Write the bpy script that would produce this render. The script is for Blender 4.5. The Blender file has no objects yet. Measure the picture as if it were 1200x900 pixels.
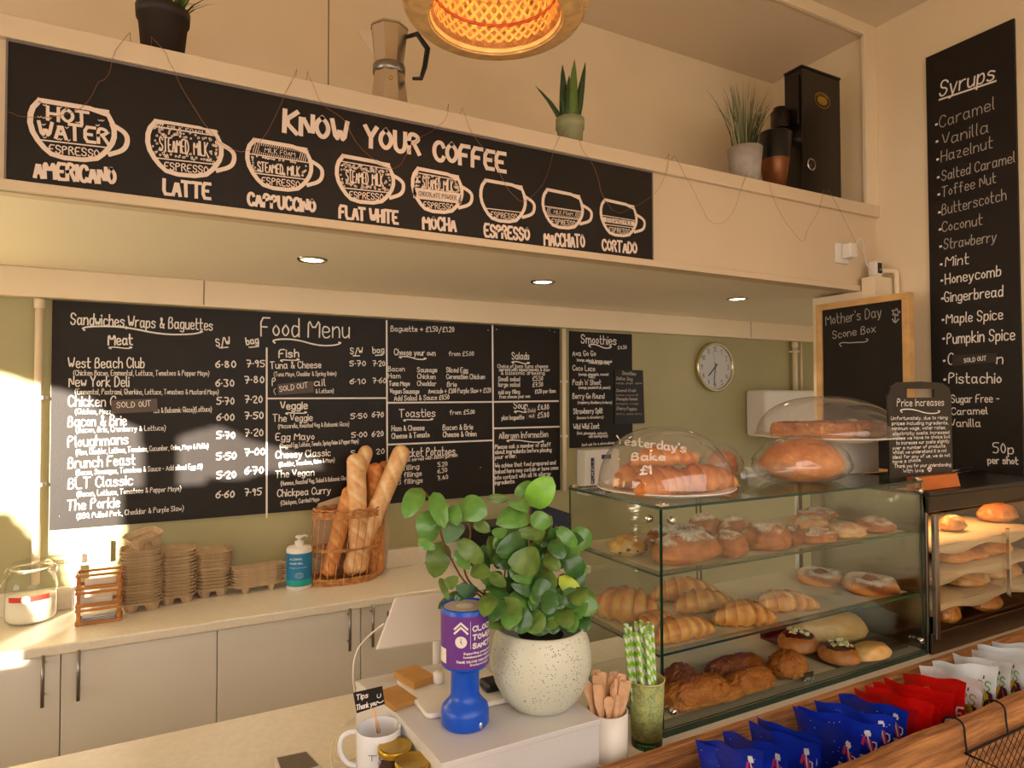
import bpy, math, random
from mathutils import Vector, Matrix, noise
sc = bpy.context.scene
COL = sc.collection
PI = math.pi
def srgb(c):
    return tuple(((v/255.0)/12.92 if v/255.0 <= .04045 else (((v/255.0)+.055)/1.055)**2.4) for v in c)

# ------------------------------------------------------------------ camera
YAW, PITCH, ROLL, FPX = 0.487, 0.0237, -0.0028, 761.6
CAM = Vector((0, -3.0, 1.6897))
fw = Vector((math.sin(YAW)*math.cos(PITCH), math.cos(YAW)*math.cos(PITCH), math.sin(PITCH)))
r0 = Vector((math.cos(YAW), -math.sin(YAW), 0)); u0 = r0.cross(fw)
RT = r0*math.cos(ROLL)+u0*math.sin(ROLL); UP = -r0*math.sin(ROLL)+u0*math.cos(ROLL)
cd = bpy.data.cameras.new('camera'); cam = bpy.data.objects.new('camera', cd); COL.objects.link(cam)
M4 = Matrix((RT, UP, -fw)).transposed().to_4x4(); M4.translation = CAM
cam.matrix_world = M4
cd.sensor_fit = 'HORIZONTAL'; cd.sensor_width = 36; cd.lens = FPX/1200*36; cd.clip_start = .02
sc.camera = cam
def P(x, y, ax, v):
    """world point on the real plane ax = v that the photograph shows at pixel x, y"""
    d = fw*FPX+RT*(x-600)-UP*(y-450); i = 'xyz'.index(ax)
    return CAM+d*((v-CAM[i])/d[i])
def depth(p): return (Vector(p)-CAM).dot(fw)
def mpx(p): return depth(p)/FPX          # metres per pixel there

# ------------------------------------------------------------------ world, sun, daylight, exposure
sc.view_settings.view_transform = 'Standard'; sc.view_settings.look = 'None'
sc.view_settings.gamma = 1; sc.view_settings.use_curve_mapping = False
sc.view_settings.exposure = 0.0
w = bpy.data.worlds.new('world'); sc.world = w; w.use_nodes = True
w.node_tree.nodes['Background'].inputs[0].default_value = (.95, .86, .74, 1)
w.node_tree.nodes['Background'].inputs[1].default_value = .9
SAZ, SEL = math.radians(31), math.radians(6)
SD = Vector((math.sin(SAZ)*math.cos(SEL), math.cos(SAZ)*math.cos(SEL), -math.sin(SEL)))
sl = bpy.data.lights.new('sun', 'SUN'); sl.energy = 34; sl.angle = math.radians(.45); sl.color = (1, .88, .72)
so = bpy.data.objects.new('sun', sl); COL.objects.link(so); so.location = (-6, -10, 4)
so.rotation_euler = SD.to_track_quat('-Z', 'Y').to_euler()
def area(name, loc, target, sx, sy, power, color):
    l = bpy.data.lights.new(name, 'AREA'); l.shape = 'RECTANGLE'; l.size = sx; l.size_y = sy; l.energy = power; l.color = color
    o = bpy.data.objects.new(name, l); COL.objects.link(o); o.location = loc
    o.rotation_euler = (Vector(target)-Vector(loc)).to_track_quat('-Z', 'Y').to_euler(); return o
WARM = (1, .80, .58)
area('daylight_through_front_window', (.75, -4.12, 1.75), (.75, 0, -1.4), 3.5, 1.5, 42, (1, .96, .92))
area('daylight_through_left_window', (-4.1, -2.2, 1.7), (1, -1.0, -.9), 2.2, 1.5, 48, (1, .96, .91))

for i, (x, y) in enumerate(((-.9, -2.3), (1.0, -2.6), (2.1, -2.5))):   # added warm fill lamps, unseen, to brighten the upper walls
    l = bpy.data.lights.new('upper_wall_fill', 'POINT'); l.energy = 1.6; l.color = (1, .68, .40); l.shadow_soft_size = .15
    o = bpy.data.objects.new('upper_wall_fill', l); COL.objects.link(o); o.location = (x, y, 2.95)
# ------------------------------------------------------------------ materials
MATS = {}
def mat(name, c, rough=.5, metal=0, bump=0, bscale=60, var=0, vscale=8, spec=.5, stretch=None, trans=0, ior=1.45, emit=None, estr=0, alpha=None, sss=0, c2=None, coat=0):
    if name in MATS: return MATS[name]
    m = bpy.data.materials.new(name); m.use_nodes = True; nt = m.node_tree; b = nt.nodes['Principled BSDF']
    L = nt.links; col = srgb(c)+(1,)
    b.inputs['Base Color'].default_value = col; b.inputs['Roughness'].default_value = rough; b.inputs['Metallic'].default_value = metal
    b.inputs['Specular IOR Level'].default_value = spec; b.inputs['IOR'].default_value = ior
    b.inputs['Transmission Weight'].default_value = trans; b.inputs['Coat Weight'].default_value = coat
    if sss:
        b.inputs['Subsurface Weight'].default_value = sss; b.inputs['Subsurface Scale'].default_value = .01
    if emit: b.inputs['Emission Color'].default_value = srgb(emit)+(1,); b.inputs['Emission Strength'].default_value = estr
    if var or bump or c2:
        tc = nt.nodes.new('ShaderNodeTexCoord'); mp = nt.nodes.new('ShaderNodeMapping')
        L.new(tc.outputs['Object'], mp.inputs[0])
        if stretch: mp.inputs['Scale'].default_value = stretch
    if var or c2:
        n = nt.nodes.new('ShaderNodeTexNoise'); n.inputs['Scale'].default_value = vscale; n.inputs['Detail'].default_value = 6
        L.new(mp.outputs[0], n.inputs[0]); cr = nt.nodes.new('ShaderNodeValToRGB')
        ca = srgb(c2) if c2 else tuple(max(0, v*(1-var)) for v in col[:3]); cb = col[:3] if c2 else tuple(min(1, v*(1+var)) for v in col[:3])
        cr.color_ramp.elements[0].color = ca+(1,); cr.color_ramp.elements[1].color = cb+(1,)
        cr.color_ramp.elements[0].position = .35; cr.color_ramp.elements[1].position = .65
        L.new(n.outputs[0], cr.inputs[0]); L.new(cr.outputs[0], b.inputs['Base Color'])
    if bump:
        n2 = nt.nodes.new('ShaderNodeTexNoise'); n2.inputs['Scale'].default_value = bscale; n2.inputs['Detail'].default_value = 5
        L.new(mp.outputs[0], n2.inputs[0]); bp = nt.nodes.new('ShaderNodeBump'); bp.inputs['Strength'].default_value = bump
        bp.inputs['Distance'].default_value = .01; L.new(n2.outputs[0], bp.inputs['Height']); L.new(bp.outputs[0], b.inputs['Normal'])
    MATS[name] = m; return m
def glassmat(name, tint, gloss=.05, base=.0, rough=0.0, diff=0):
    """thin clear sheet: transparent, with a Fresnel reflection"""
    m = bpy.data.materials.new(name); m.use_nodes = True; nt = m.node_tree; nt.nodes.clear(); L = nt.links
    out = nt.nodes.new('ShaderNodeOutputMaterial'); tr = nt.nodes.new('ShaderNodeBsdfTransparent'); gl = nt.nodes.new('ShaderNodeBsdfGlossy')
    tr.inputs[0].default_value = tint+(1,); gl.inputs['Roughness'].default_value = rough
    lw = nt.nodes.new('ShaderNodeLayerWeight'); lw.inputs[0].default_value = .5
    pw = nt.nodes.new('ShaderNodeMath'); pw.operation = 'POWER'; pw.inputs[1].default_value = 4.5; L.new(lw.outputs['Facing'], pw.inputs[0])
    fr = nt.nodes.new('ShaderNodeMath'); fr.operation = 'MULTIPLY_ADD'; fr.inputs[1].default_value = .92; fr.inputs[2].default_value = .045; L.new(pw.outputs[0], fr.inputs[0])
    ad = nt.nodes.new('ShaderNodeMath'); ad.operation = 'ADD'; ad.use_clamp = True; ad.inputs[1].default_value = base
    mx = nt.nodes.new('ShaderNodeMixShader'); L.new(fr.outputs[0], ad.inputs[0]); L.new(ad.outputs[0], mx.inputs[0])
    L.new(tr.outputs[0], mx.inputs[1]); L.new(gl.outputs[0], mx.inputs[2]); src = mx
    if diff:
        df = nt.nodes.new('ShaderNodeBsdfDiffuse'); df.inputs[0].default_value = (.9, .9, .88, 1)
        m2 = nt.nodes.new('ShaderNodeMixShader'); m2.inputs[0].default_value = diff; L.new(mx.outputs[0], m2.inputs[1]); L.new(df.outputs[0], m2.inputs[2]); src = m2
    L.new(src.outputs[0], out.inputs[0]); MATS[name] = m; return m
def pastrymat(name, light, dark, dust=0, crumb=0):
    """baked dough: 'tone' attribute drives gold to brown, sugar dusting lies on the upward faces"""
    m = bpy.data.materials.new(name); m.use_nodes = True; nt = m.node_tree; b = nt.nodes['Principled BSDF']; L = nt.links
    b.inputs['Roughness'].default_value = .38 if not dust else .6; b.inputs['Subsurface Weight'].default_value = .08; b.inputs['Subsurface Scale'].default_value = .006
    at = nt.nodes.new('ShaderNodeAttribute'); at.attribute_name = 'tone'
    tc = nt.nodes.new('ShaderNodeTexCoord'); n = nt.nodes.new('ShaderNodeTexNoise'); n.inputs['Scale'].default_value = 45 if not crumb else 160; n.inputs['Detail'].default_value = 6
    L.new(tc.outputs['Object'], n.inputs[0])
    ma = nt.nodes.new('ShaderNodeMath'); ma.operation = 'MULTIPLY_ADD'; ma.inputs[1].default_value = .9; L.new(n.outputs[0], ma.inputs[0])
    m2 = nt.nodes.new('ShaderNodeMath'); m2.operation = 'SUBTRACT'; m2.inputs[1].default_value = .45; L.new(at.outputs['Fac'], m2.inputs[0]); L.new(m2.outputs[0], ma.inputs[2])
    cr = nt.nodes.new('ShaderNodeValToRGB'); e = cr.color_ramp.elements; e[0].color = srgb(light)+(1,); e[1].color = srgb(dark)+(1,)
    mid = e.new(.5); mid.color = srgb(tuple(a*.5+b2*.5+(8 if i == 0 else 0) for i, (a, b2) in enumerate(zip(light, dark))))+(1,)
    L.new(ma.outputs[0], cr.inputs[0]); src = cr.outputs[0]
    if dust:
        g = nt.nodes.new('ShaderNodeNewGeometry'); sp = nt.nodes.new('ShaderNodeSeparateXYZ'); L.new(g.outputs['Normal'], sp.inputs[0])
        n3 = nt.nodes.new('ShaderNodeTexNoise'); n3.inputs['Scale'].default_value = 260; n3.inputs['Detail'].default_value = 3; L.new(tc.outputs['Object'], n3.inputs[0])
        n4 = nt.nodes.new('ShaderNodeTexNoise'); n4.inputs['Scale'].default_value = 28; L.new(tc.outputs['Object'], n4.inputs[0])
        s1 = nt.nodes.new('ShaderNodeMath'); s1.operation = 'MULTIPLY_ADD'; s1.inputs[1].default_value = 1.1; L.new(sp.outputs[2], s1.inputs[0]); L.new(n3.outputs[0], s1.inputs[2])
        s2 = nt.nodes.new('ShaderNodeMath'); s2.operation = 'ADD'; L.new(s1.outputs[0], s2.inputs[0]); L.new(n4.outputs[0], s2.inputs[1])
        r2 = nt.nodes.new('ShaderNodeValToRGB'); r2.color_ramp.elements[0].position = .66; r2.color_ramp.elements[1].position = .86
        dv = nt.nodes.new('ShaderNodeMath'); dv.operation = 'MULTIPLY'; dv.inputs[1].default_value = .40*dust; L.new(s2.outputs[0], dv.inputs[0]); L.new(dv.outputs[0], r2.inputs[0])
        mix = nt.nodes.new('ShaderNodeMixRGB'); mix.inputs[2].default_value = srgb((245, 236, 226))+(1,); L.new(r2.outputs[0], mix.inputs[0]); L.new(src, mix.inputs[1]); src = mix.outputs[0]
    L.new(src, b.inputs['Base Color'])
    bp = nt.nodes.new('ShaderNodeBump'); bp.inputs['Strength'].default_value = .35 if not crumb else .9; bp.inputs['Distance'].default_value = .004; L.new(n.outputs[0], bp.inputs['Height']); L.new(bp.outputs[0], b.inputs['Normal'])
    MATS[name] = m; return m
cream = mat('cream_paint', (236, 216, 182), .55, bump=.04, bscale=30, var=.03, vscale=3)
bulkpaint = mat('bulkhead_paint', (220, 198, 166), .5, bump=.05, bscale=20, var=.03, vscale=2)
soffitp = mat('soffit_paint', (244, 232, 208), .5, bump=.03)
creamtrim = mat('cream_gloss_trim', (238, 218, 186), .4, bump=.05, bscale=20, var=.03, vscale=2)
sage = mat('sage_green_paint', (174, 166, 124), .6, bump=.05, bscale=80, var=.04, vscale=3)
ceilm = mat('ceiling_paint', (226, 206, 178), .7, bump=.04)
floorm = mat('floor_vinyl', (196, 180, 156), .5, var=.15)
black = mat('chalkboard_black', (31, 25, 22), .5, spec=.35, bump=.06, bscale=200, var=.15, vscale=5)
chalk = mat('chalk_pen_white', (240, 232, 224), .7)
chalkdim = mat('chalk_pen_grey', (182, 172, 162), .8)
worktopm = mat('worktop_laminate', (228, 216, 196), .3, bump=.02, var=.04, vscale=60)
doorm = mat('cupboard_gloss', (224, 216, 204), .32, var=.02, vscale=2)
steel = mat('brushed_steel', (150, 145, 138), .3, 1, bump=.05, stretch=(1, 1, 30))
darksteel = mat('dark_steel', (70, 64, 56), .32, 1)
chrome = mat('chrome', (215, 210, 200), .12, 1)
whitep = mat('white_plastic', (232, 224, 214), .35)
whitem = mat('white_laminate', (212, 207, 204), .35, var=.02)
blackp = mat('black_plastic', (20, 18, 18), .35)
clear = glassmat('clear_glass', (.97, .985, .97))
cleargreen = glassmat('display_glass', (.93, .965, .94), base=.02)
edgegreen = mat('glass_edge_green', (20, 150, 95), .15, trans=.5, emit=None)
edgedark = mat('glass_edge_dark', (28, 58, 44), .15)
domeg = glassmat('dome_plastic', (.96, .95, .94), base=.04, rough=.02, diff=.05)
bagm = glassmat('thin_bag_film', (.97, .97, .96), base=.05, rough=.12, diff=.05)
paperm = mat('greaseproof_paper', (214, 196, 166), .6, bump=.15, bscale=14, var=.04)
pulp = mat('pulp_card', (196, 168, 132), .9, bump=.35, bscale=180, var=.1, vscale=30)
wicker = mat('wicker', (222, 164, 104), .55, bump=.2, bscale=120, c2=(176, 112, 58), vscale=50)
bamboo = mat('bamboo_strip', (214, 172, 112), .5, var=.18, vscale=30)
kraft = mat('kraft_card', (186, 136, 72), .75, var=.06, vscale=30)
oak = mat('crate_wood', (196, 132, 66), .5, bump=.1, bscale=30, stretch=(1, 1, 8), c2=(160, 98, 44), vscale=14)
rust = mat('rustic_wood', (190, 128, 72), .65, bump=.5, bscale=25, stretch=(1, 12, 12), c2=(130, 80, 40), vscale=7)
pine = mat('pine_frame', (214, 168, 108), .5, bump=.08, var=.1, vscale=20)
orangew = mat('varnished_wood', (190, 98, 32), .35, var=.15, vscale=12, stretch=(1, 8, 1))
birch = mat('birch_stirrer', (226, 178, 136), .6, var=.1, vscale=60)
gold = mat('gold_lid', (190, 155, 62), .28, 1)

# ------------------------------------------------------------------ mesh building
class MB:
    def __init__(s): s.v = []; s.f = []; s.m = []; s.t = None
    def add(s, vs, fs, mi=0):
        o = len(s.v); s.v += [tuple(q) for q in vs]; s.f += [tuple(i+o for i in f) for f in fs]; s.m += [mi]*len(fs); return s
    def box(s, x0, x1, y0, y1, z0, z1, mi=0, R=None, c=None):
        vs = [Vector((x, y, z)) for z in (z0, z1) for y in (y0, y1) for x in (x0, x1)]
        if R is not None:
            c = Vector(c) if c is not None else Vector(((x0+x1)/2, (y0+y1)/2, (z0+z1)/2)); vs = [c+R@(q-c) for q in vs]
        return s.add(vs, [(0, 2, 3, 1), (4, 5, 7, 6), (0, 1, 5, 4), (2, 6, 7, 3), (0, 4, 6, 2), (1, 3, 7, 5)], mi)
    def lathe(s, prof, c=(0, 0, 0), n=32, mi=0, a0=0, a1=2*PI, capb=False, capt=False, sx=1, sy=1):
        c = Vector(c); full = abs(a1-a0-2*PI) < 1e-6; k = n if full else n+1
        vs = [c+Vector((r*math.cos(a0+(a1-a0)*j/n)*sx, r*math.sin(a0+(a1-a0)*j/n)*sy, z)) for r, z in prof for j in range(k)]
        fs = []
        for i in range(len(prof)-1):
            for j in range(n):
                a = i*k+j; b = i*k+(j+1) % k; fs.append((a, b, b+k, a+k))
        if capb: fs.append(tuple(range(k))[::-1])
        if capt: fs.append(tuple((len(prof)-1)*k+j for j in range(k)))
        return s.add(vs, fs, mi)
    def tube(s, pts, r, n=8, mi=0, caps=True, closed=False, flat=None):
        pts = [Vector(q) for q in pts]; N = len(pts); rs = r if isinstance(r, (list, tuple)) else [r]*N
        vs = []; prev = None
        for i, q in enumerate(pts):
            if closed: t = pts[(i+1) % N]-pts[i-1]
            else: t = pts[min(i+1, N-1)]-pts[max(i-1, 0)]
            if t.length < 1e-9: t = Vector((0, 0, 1))
            t.normalize()
            if prev is None:
                a = Vector((0, 0, 1)) if abs(t.z) < .9 else Vector((1, 0, 0)); nn = t.cross(a).normalized()
            else:
                nn = (prev-t*prev.dot(t)); nn = nn.normalized() if nn.length > 1e-6 else t.orthogonal().normalized()
            prev = nn; bb = t.cross(nn)
            for j in range(n):
                an = 2*PI*j/n; vs.append(q+(nn*math.cos(an)+bb*math.sin(an)*(flat or 1))*rs[i])
        fs = [(i*n+j, i*n+(j+1) % n, ((i+1) % N)*n+(j+1) % n, ((i+1) % N)*n+j) for i in range(N if closed else N-1) for j in range(n)]
        if caps and not closed: fs += [tuple(range(n))[::-1], tuple((N-1)*n+j for j in range(n))]
        return s.add(vs, fs, mi)
    def prism(s, poly, ax, a, b, mi=0):
        """poly in the two other axes, extruded along ax from a to b"""
        def mk(u, v, w): return {'x': (w, u, v), 'y': (u, w, v), 'z': (u, v, w)}[ax]
        n = len(poly); vs = [mk(u, v, a) for u, v in poly]+[mk(u, v, b) for u, v in poly]
        return s.add(vs, [tuple(range(n)), tuple(range(2*n-1, n-1, -1))]+[(i, i+n, (i+1) % n+n, (i+1) % n) for i in range(n)], mi)
    def sphere(s, c, rx, ry, rz, nu=16, nv=10, fn=None, mi=0):
        c = Vector(c); vs = [];
        for i in range(nv+1):
            th = PI*i/nv
            for j in range(nu):
                ph = 2*PI*j/nu; d = Vector((math.sin(th)*math.cos(ph), math.sin(th)*math.sin(ph), math.cos(th)))
                q = Vector((d.x*rx, d.y*ry, d.z*rz)); q = fn(d, q) if fn else q; vs.append(c+q)
        return s.add(vs, [(i*nu+j, (i+1)*nu+j, (i+1)*nu+(j+1) % nu, i*nu+(j+1) % nu) for i in range(nv) for j in range(nu)], mi)
def tag(o, label=None, cat=None, group=None, kind=None):
    if label: o['label'] = label
    if cat: o['category'] = cat
    if group: o['group'] = group
    if kind: o['kind'] = kind
    return o
def empty(name, loc, label, cat, group=None, rz=0, rot=None):
    o = bpy.data.objects.new(name, None); COL.objects.link(o); o.empty_display_size = .05
    o.location = loc; o.rotation_euler = rot or (0, 0, rz); return tag(o, label, cat, group)
def wmat(o):
    m = Matrix.LocRotScale(o.location, o.rotation_euler, o.scale)
    return wmat(o.parent)@m if o.parent else m
def obj(name, mb, mats, parent=None, world=True, smooth=False, bevel=0, seg=2, sub=0, label=None, cat=None, group=None, kind=None, solid=0, origin=None, tone=None):
    """one mesh object; world=True: the builder's coordinates are world space"""
    vs = [Vector(q) for q in mb.v]; loc = Vector((0, 0, 0))
    if parent is not None:
        if world: mi = wmat(parent).inverted(); vs = [mi@q for q in vs]
    elif world:
        lo = [min(q[i] for q in vs) for i in range(3)]; hi = [max(q[i] for q in vs) for i in range(3)]
        loc = Vector(origin) if origin else Vector(((lo[0]+hi[0])/2, (lo[1]+hi[1])/2, lo[2])); vs = [q-loc for q in vs]
    me = bpy.data.meshes.new(name); me.from_pydata([tuple(q) for q in vs], [], mb.f)
    for m in (mats if isinstance(mats, (list, tuple)) else [mats]): me.materials.append(m)
    me.polygons.foreach_set('material_index', mb.m)
    if smooth: me.polygons.foreach_set('use_smooth', [True]*len(mb.f))
    if tone is not None:
        at = me.attributes.new('tone', 'FLOAT', 'POINT'); at.data.foreach_set('value', tone)
    me.update()
    if not kind and ('lettering' in name or 'print' in name or name in ('numerals', 'paper_liner_x')): kind = 'stuff'
    o = bpy.data.objects.new(name, me); COL.objects.link(o); o.parent = parent
    if parent is None: o.location = loc
    if bevel:
        b = o.modifiers.new('bevel', 'BEVEL'); b.width = bevel; b.segments = seg; b.limit_method = 'ANGLE'; b.angle_limit = .7
    if sub: m = o.modifiers.new('sub', 'SUBSURF'); m.levels = sub; m.render_levels = sub
    if solid: m = o.modifiers.new('solid', 'SOLIDIFY'); m.thickness = solid; m.offset = 0
    return tag(o, label, cat, group, kind)
def struct(name, mb, m, **k): return obj(name, mb, m, kind='structure', **k)
def box(x0, x1, y0, y1, z0, z1): return MB().box(min(x0, x1), max(x0, x1), min(y0, y1), max(y0, y1), z0, z1)
def copytree(o, parent=None):
    c = o.copy(); COL.objects.link(c); c.parent = parent
    for ch in list(o.children): copytree(ch, c)
    return c

# ------------------------------------------------------------------ handwriting: a single-stroke alphabet drawn as ribbons
G = {}
for line in """A 003A60;1353|B 000A4A584605;4605;4663500|C 685A2A07032050 62|D 000A3A676330 00|E 60000A6A;0545|F 000A6A;0545|G 684A1A0703205064 34|H 000A;606A;0565|I 000A|J 02104052 5A;2A7A|K 000A;6A0560|L 0A0060|M 000A448A80|N 000A606A|O 3A07033063673A|P 000A4A684605|Q 3A07033063673A;4270|R 000A4A684605;3560|S 684A1A0725456340 1002|T 0A7A;3A30|U 0A022040626A|V 0A306A|W 0A2046608A|X 0A60;6A00|Y 0A356A;3530|Z 0A6A0060
a 553616031030 52;56516 0|b 0A00;0426465340 1001|c 55361603104051|d 55361603103052;5A50|e 035355361603104051|f 594A2A2820;0646|g 553616031030 52;565b3a0b|h 0A00;0426465450|i 0600;0809|j 161b0a;1819|k 0A00;460350|l 0A0110|m 0600;0416364440;4456768480|n 0600;0426465450|o 260402204244 26|p 060a;0426465340 1001|q 553616031030 52;565a|r 0600;042646|s 553616044351 301001|t 1A112040;0646|u 060210305 2;5650|v 062046|w 0610345066|x 0650;5600|y 0620;562b0a|z 06560050
0 2A070320434 72A|1 082A20|2 082A4A570050|3 0A5A26533001|4 404A0262|5 5A0A064653 3001|6 4A06022042452604|7 0A5A20;1555|8 26082A482603205326|9 482A072548;4830
. 0001|, 101b|- 0444|/ 0a6A|( 3A07033a|) 0A37330a|& 60182A4802205164|' 0A08|+ 3137;0464|: 0102;0506|= 0343;0646|~ 0416364 4|! 0A03;0001|# 684A2820;0060;0545|; 0405""".replace('\n', '|').split('|'):
    k, rest = line.split(' ', 1); st = []
    for s_ in rest.replace(' ', '').split(';'):
        pts = []
        for i in range(0, len(s_)-1, 2):
            yv = s_[i+1]; yv = {'A': 10, 'a': -3, 'b': -2, 'c': -1}.get(yv, None) if not yv.isdigit() else int(yv)
            pts.append((int(s_[i]), yv))
        st.append(pts)
    G[k] = st
G['B'] = [[(0, 0), (0, 10), (4, 10), (5, 8), (4, 6), (0, 5)], [(4, 5.5), (6, 3), (5, 0), (0, 0)]]
G['\u00b7'] = [[(0, 4.6), (.4, 5)]]
G['\u00a3'] = G.pop('#')
SHARP = set('AEFHIKLMNTVWXYZvwxykz14/')
def smoothp(p, it=2):
    for _ in range(it):
        q = [p[0]]
        for a, b in zip(p, p[1:]):
            q += [(a[0]*.75+b[0]*.25, a[1]*.75+b[1]*.25), (a[0]*.25+b[0]*.75, a[1]*.25+b[1]*.75)]
        q.append(p[-1]); p = q
    return p
def smooth3(p, it=2):
    p = [Vector(a) for a in p]
    for _ in range(it):
        q = [p[0]]
        for a, b in zip(p, p[1:]): q += [a*.75+b*.25, a*.25+b*.75]
        q.append(p[-1]); p = q
    return p
rnd = random.Random(5)
def glyphs(s, jit=.35, it=2):
    """strokes in font units, total width"""
    x = 0; out = []
    for ch in s:
        if ch == ' ': x += 4.2; continue
        st = G.get(ch)
        if st is None: x += 3; continue
        wd = max(a for p in st for a, _ in p); sc_ = 1+rnd.uniform(-.06, .06)*jit*2; dy = rnd.uniform(-.5, .5)*jit; sl_ = rnd.uniform(-.03, .09)*jit*2
        for p in st:
            pp = [(a+rnd.uniform(-.15, .15)*jit, b+rnd.uniform(-.15, .15)*jit) for a, b in p]
            if len(pp) > 2: pp = smoothp(pp, it if ch not in SHARP else 1)
            out.append([(x+(a+b*sl_)*sc_, b*sc_+dy) for a, b in pp])
        x += wd*sc_+2.2
    return out, max(x-2.2, 1)
RC = [0]
def ribbon(mb, pts, wd, nrm, off=.0006, mi=0):
    """flat ribbon through 3D points, lying on a surface with normal nrm (vector or function of the point)"""
    P3 = [Vector(q) for q in pts]
    if len(P3) < 2: return
    for i in range(1, len(P3)-1):     # a sharp bend starts a new stroke
        a, b = P3[i]-P3[i-1], P3[i+1]-P3[i]
        if a.length > 1e-7 and b.length > 1e-7 and a.normalized().dot(b.normalized()) < .55:
            ribbon(mb, P3[:i+1], wd, nrm, off, mi); ribbon(mb, P3[i:], wd, nrm, off, mi); return
    RC[0] += 1; off = off+.00002*(RC[0] % 13)
    L_ = []; N = len(P3)
    d0 = (P3[1]-P3[0]); d1 = (P3[-1]-P3[-2])
    if d0.length > 0: P3[0] = P3[0]-d0.normalized()*wd*.4
    if d1.length > 0: P3[-1] = P3[-1]+d1.normalized()*wd*.4
    vs = []
    for i, q in enumerate(P3):
        t = (P3[min(i+1, N-1)]-P3[max(i-1, 0)]); n_ = nrm(q) if callable(nrm) else Vector(nrm)
        if t.length < 1e-9: t = n_.orthogonal()
        s_ = t.normalized().cross(n_).normalized()*wd*.5; e = n_*off
        vs += [q+s_+e, q-s_+e]
    mb.add(vs, [(2*i, 2*i+1, 2*i+3, 2*i+2) for i in range(N-1)], mi)
NRM = {'y': Vector((0, -1, 0)), 'x': Vector((-1, 0, 0)), 'z': Vector((0, 0, 1))}
SPL = [None, None]
def text(mb, s, plane, x0, y0, x1, y1, h, wpx, jit=.35, it=2, mi=0):
    s = ''.join('\u00b7' if ch == '+' and 0 < i < len(s)-1 and s[i-1].isdigit() and s[i+1].isdigit() else ch for i, ch in enumerate(s))
    """write s on the plane between two baseline pixels, cap height h pixels"""
    ax, v = plane; a = P(x0, y0, ax, v); b = P(x1, y1, ax, v); cm = P((x0+x1)/2, (y0+y1)/2, ax, v)
    k = (cm-P((x0+x1)/2, (y0+y1)/2-10, ax, v)).length/10
    st, W = glyphs(s, jit, it); e = (b-a); L_ = e.length; e.normalize(); n_ = NRM[ax]
    up = (e.cross(-n_) if ax != 'z' else n_.cross(e)).normalized()
    if ax != 'z' and up.z < 0: up = -up
    for p in st: ribbon(mb, [a+e*(q[0]/W*L_)+up*(q[1]*h*k/10) for q in p], wpx*k*((.84 if h > 10 else .7) if plane is SPL[0] else (.6 if h <= 6 and x0 < 450 and wpx < 1.15 and plane is SPL[1] else .72)), n_, mi=mi)
def pline(mb, pts, plane, wpx, it=2, mi=0, off=.0006):
    ax, v = plane; q = smoothp(pts, it) if len(pts) > 2 and it else pts
    k = (P(*pts[0], ax, v)-P(pts[0][0], pts[0][1]-10, ax, v)).length/10
    ribbon(mb, [P(a, b, ax, v) for a, b in q], wpx*k, NRM[ax], off, mi)
def flourish(mb, x0, y0, x1, y1, plane, wpx, a=3):
    d = x1-x0; pline(mb, [(x0+2, y0+a*1.3), (x0-1, y0+a*.3), (x0+d*.12, y0-a*.3), (x0+d*.35, y0), (x0+d*.65, y1+a), (x0+d*.9, y1+a), (x1, y1), (x1-3, y1-a*.3)], plane, wpx)
# ================================================================== the setting
SY = -1.158                      # front of the bulkhead
XW = 2.89                        # right wall
ZS, ZL, ZC = 2.184, 2.5735, 3.41 # soffit, ledge, ceiling
struct('floor', box(-4.3, 5.1, -8.5, .1, -.1, 0), floorm)
struct('wall_back', box(-4.3, 5.1, 0, .1, 0, 2.25), sage)
struct('wall_right', box(XW, XW+.1, -4.3, SY+.06, 0, ZC+.05), cream)
struct('wall_alcove', box(5, 5.1, SY, 0, 0, 2.25), sage)
struct('ceiling', box(-4.3, XW+.1, -4.3, SY-.0, ZC, ZC+.1), ceilm)
struct('wall_soffit', box(-4.3, 5.1, SY+.03, .0, ZS, ZS+.06), soffitp)
struct('wall_bulkhead', box(-4.3, XW, SY+.012, SY+.06, ZS-.012, ZL), bulkpaint)
struct('wall_ledge', box(-4.3, XW, SY+.06, -.6, ZL-.04, ZL), cream)
struct('wall_recess_back', box(-4.3, XW, -.627, -.58, ZL, ZC), cream)
struct('wall_recess_side', box(2.83, XW, SY, -.627, ZL, ZC), cream)
struct('wall_recess_ceiling', box(-4.3, XW, SY, -.6, 3.365, 3.42), ceilm)
struct('trim_1', box(-4.3, XW, SY-.008, SY+.012, ZL-.052, ZL+.001), bulkpaint, bevel=.003)
struct('trim_2', box(2.80, XW, SY-.007, SY+.012, ZL+.001, 3.355), creamtrim, bevel=.003)
struct('trim_3', box(-4.3, XW, SY-.007, SY+.012, 3.355, ZC), creamtrim, bevel=.003)
struct('trim_4', box(-4.3, XW, SY-.004, SY+.02, ZS-.012, ZS+.012), bulkpaint, bevel=.002)
struct('trim_5', box(-4.3, 5, -.06, 0, 2.074, ZS), creamtrim, bevel=.004)     # boxed beam on the back wall
for i, (px, py, pl, z0, z1, yy) in enumerate(((385, 40, -.6275, ZL, 3.36, -.6285), (239, 340, -.0605, 2.08, 2.18, -.0612), (880, 385, -.0605, 2.08, 2.18, -.0612))):
    x = P(px, py, 'y', pl).x; struct('trim_%d' % (6+i), box(x-.0015, x+.0015, yy, pl+.003, z0, z1), mat('panel_joint', (92, 70, 50), .8))
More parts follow.
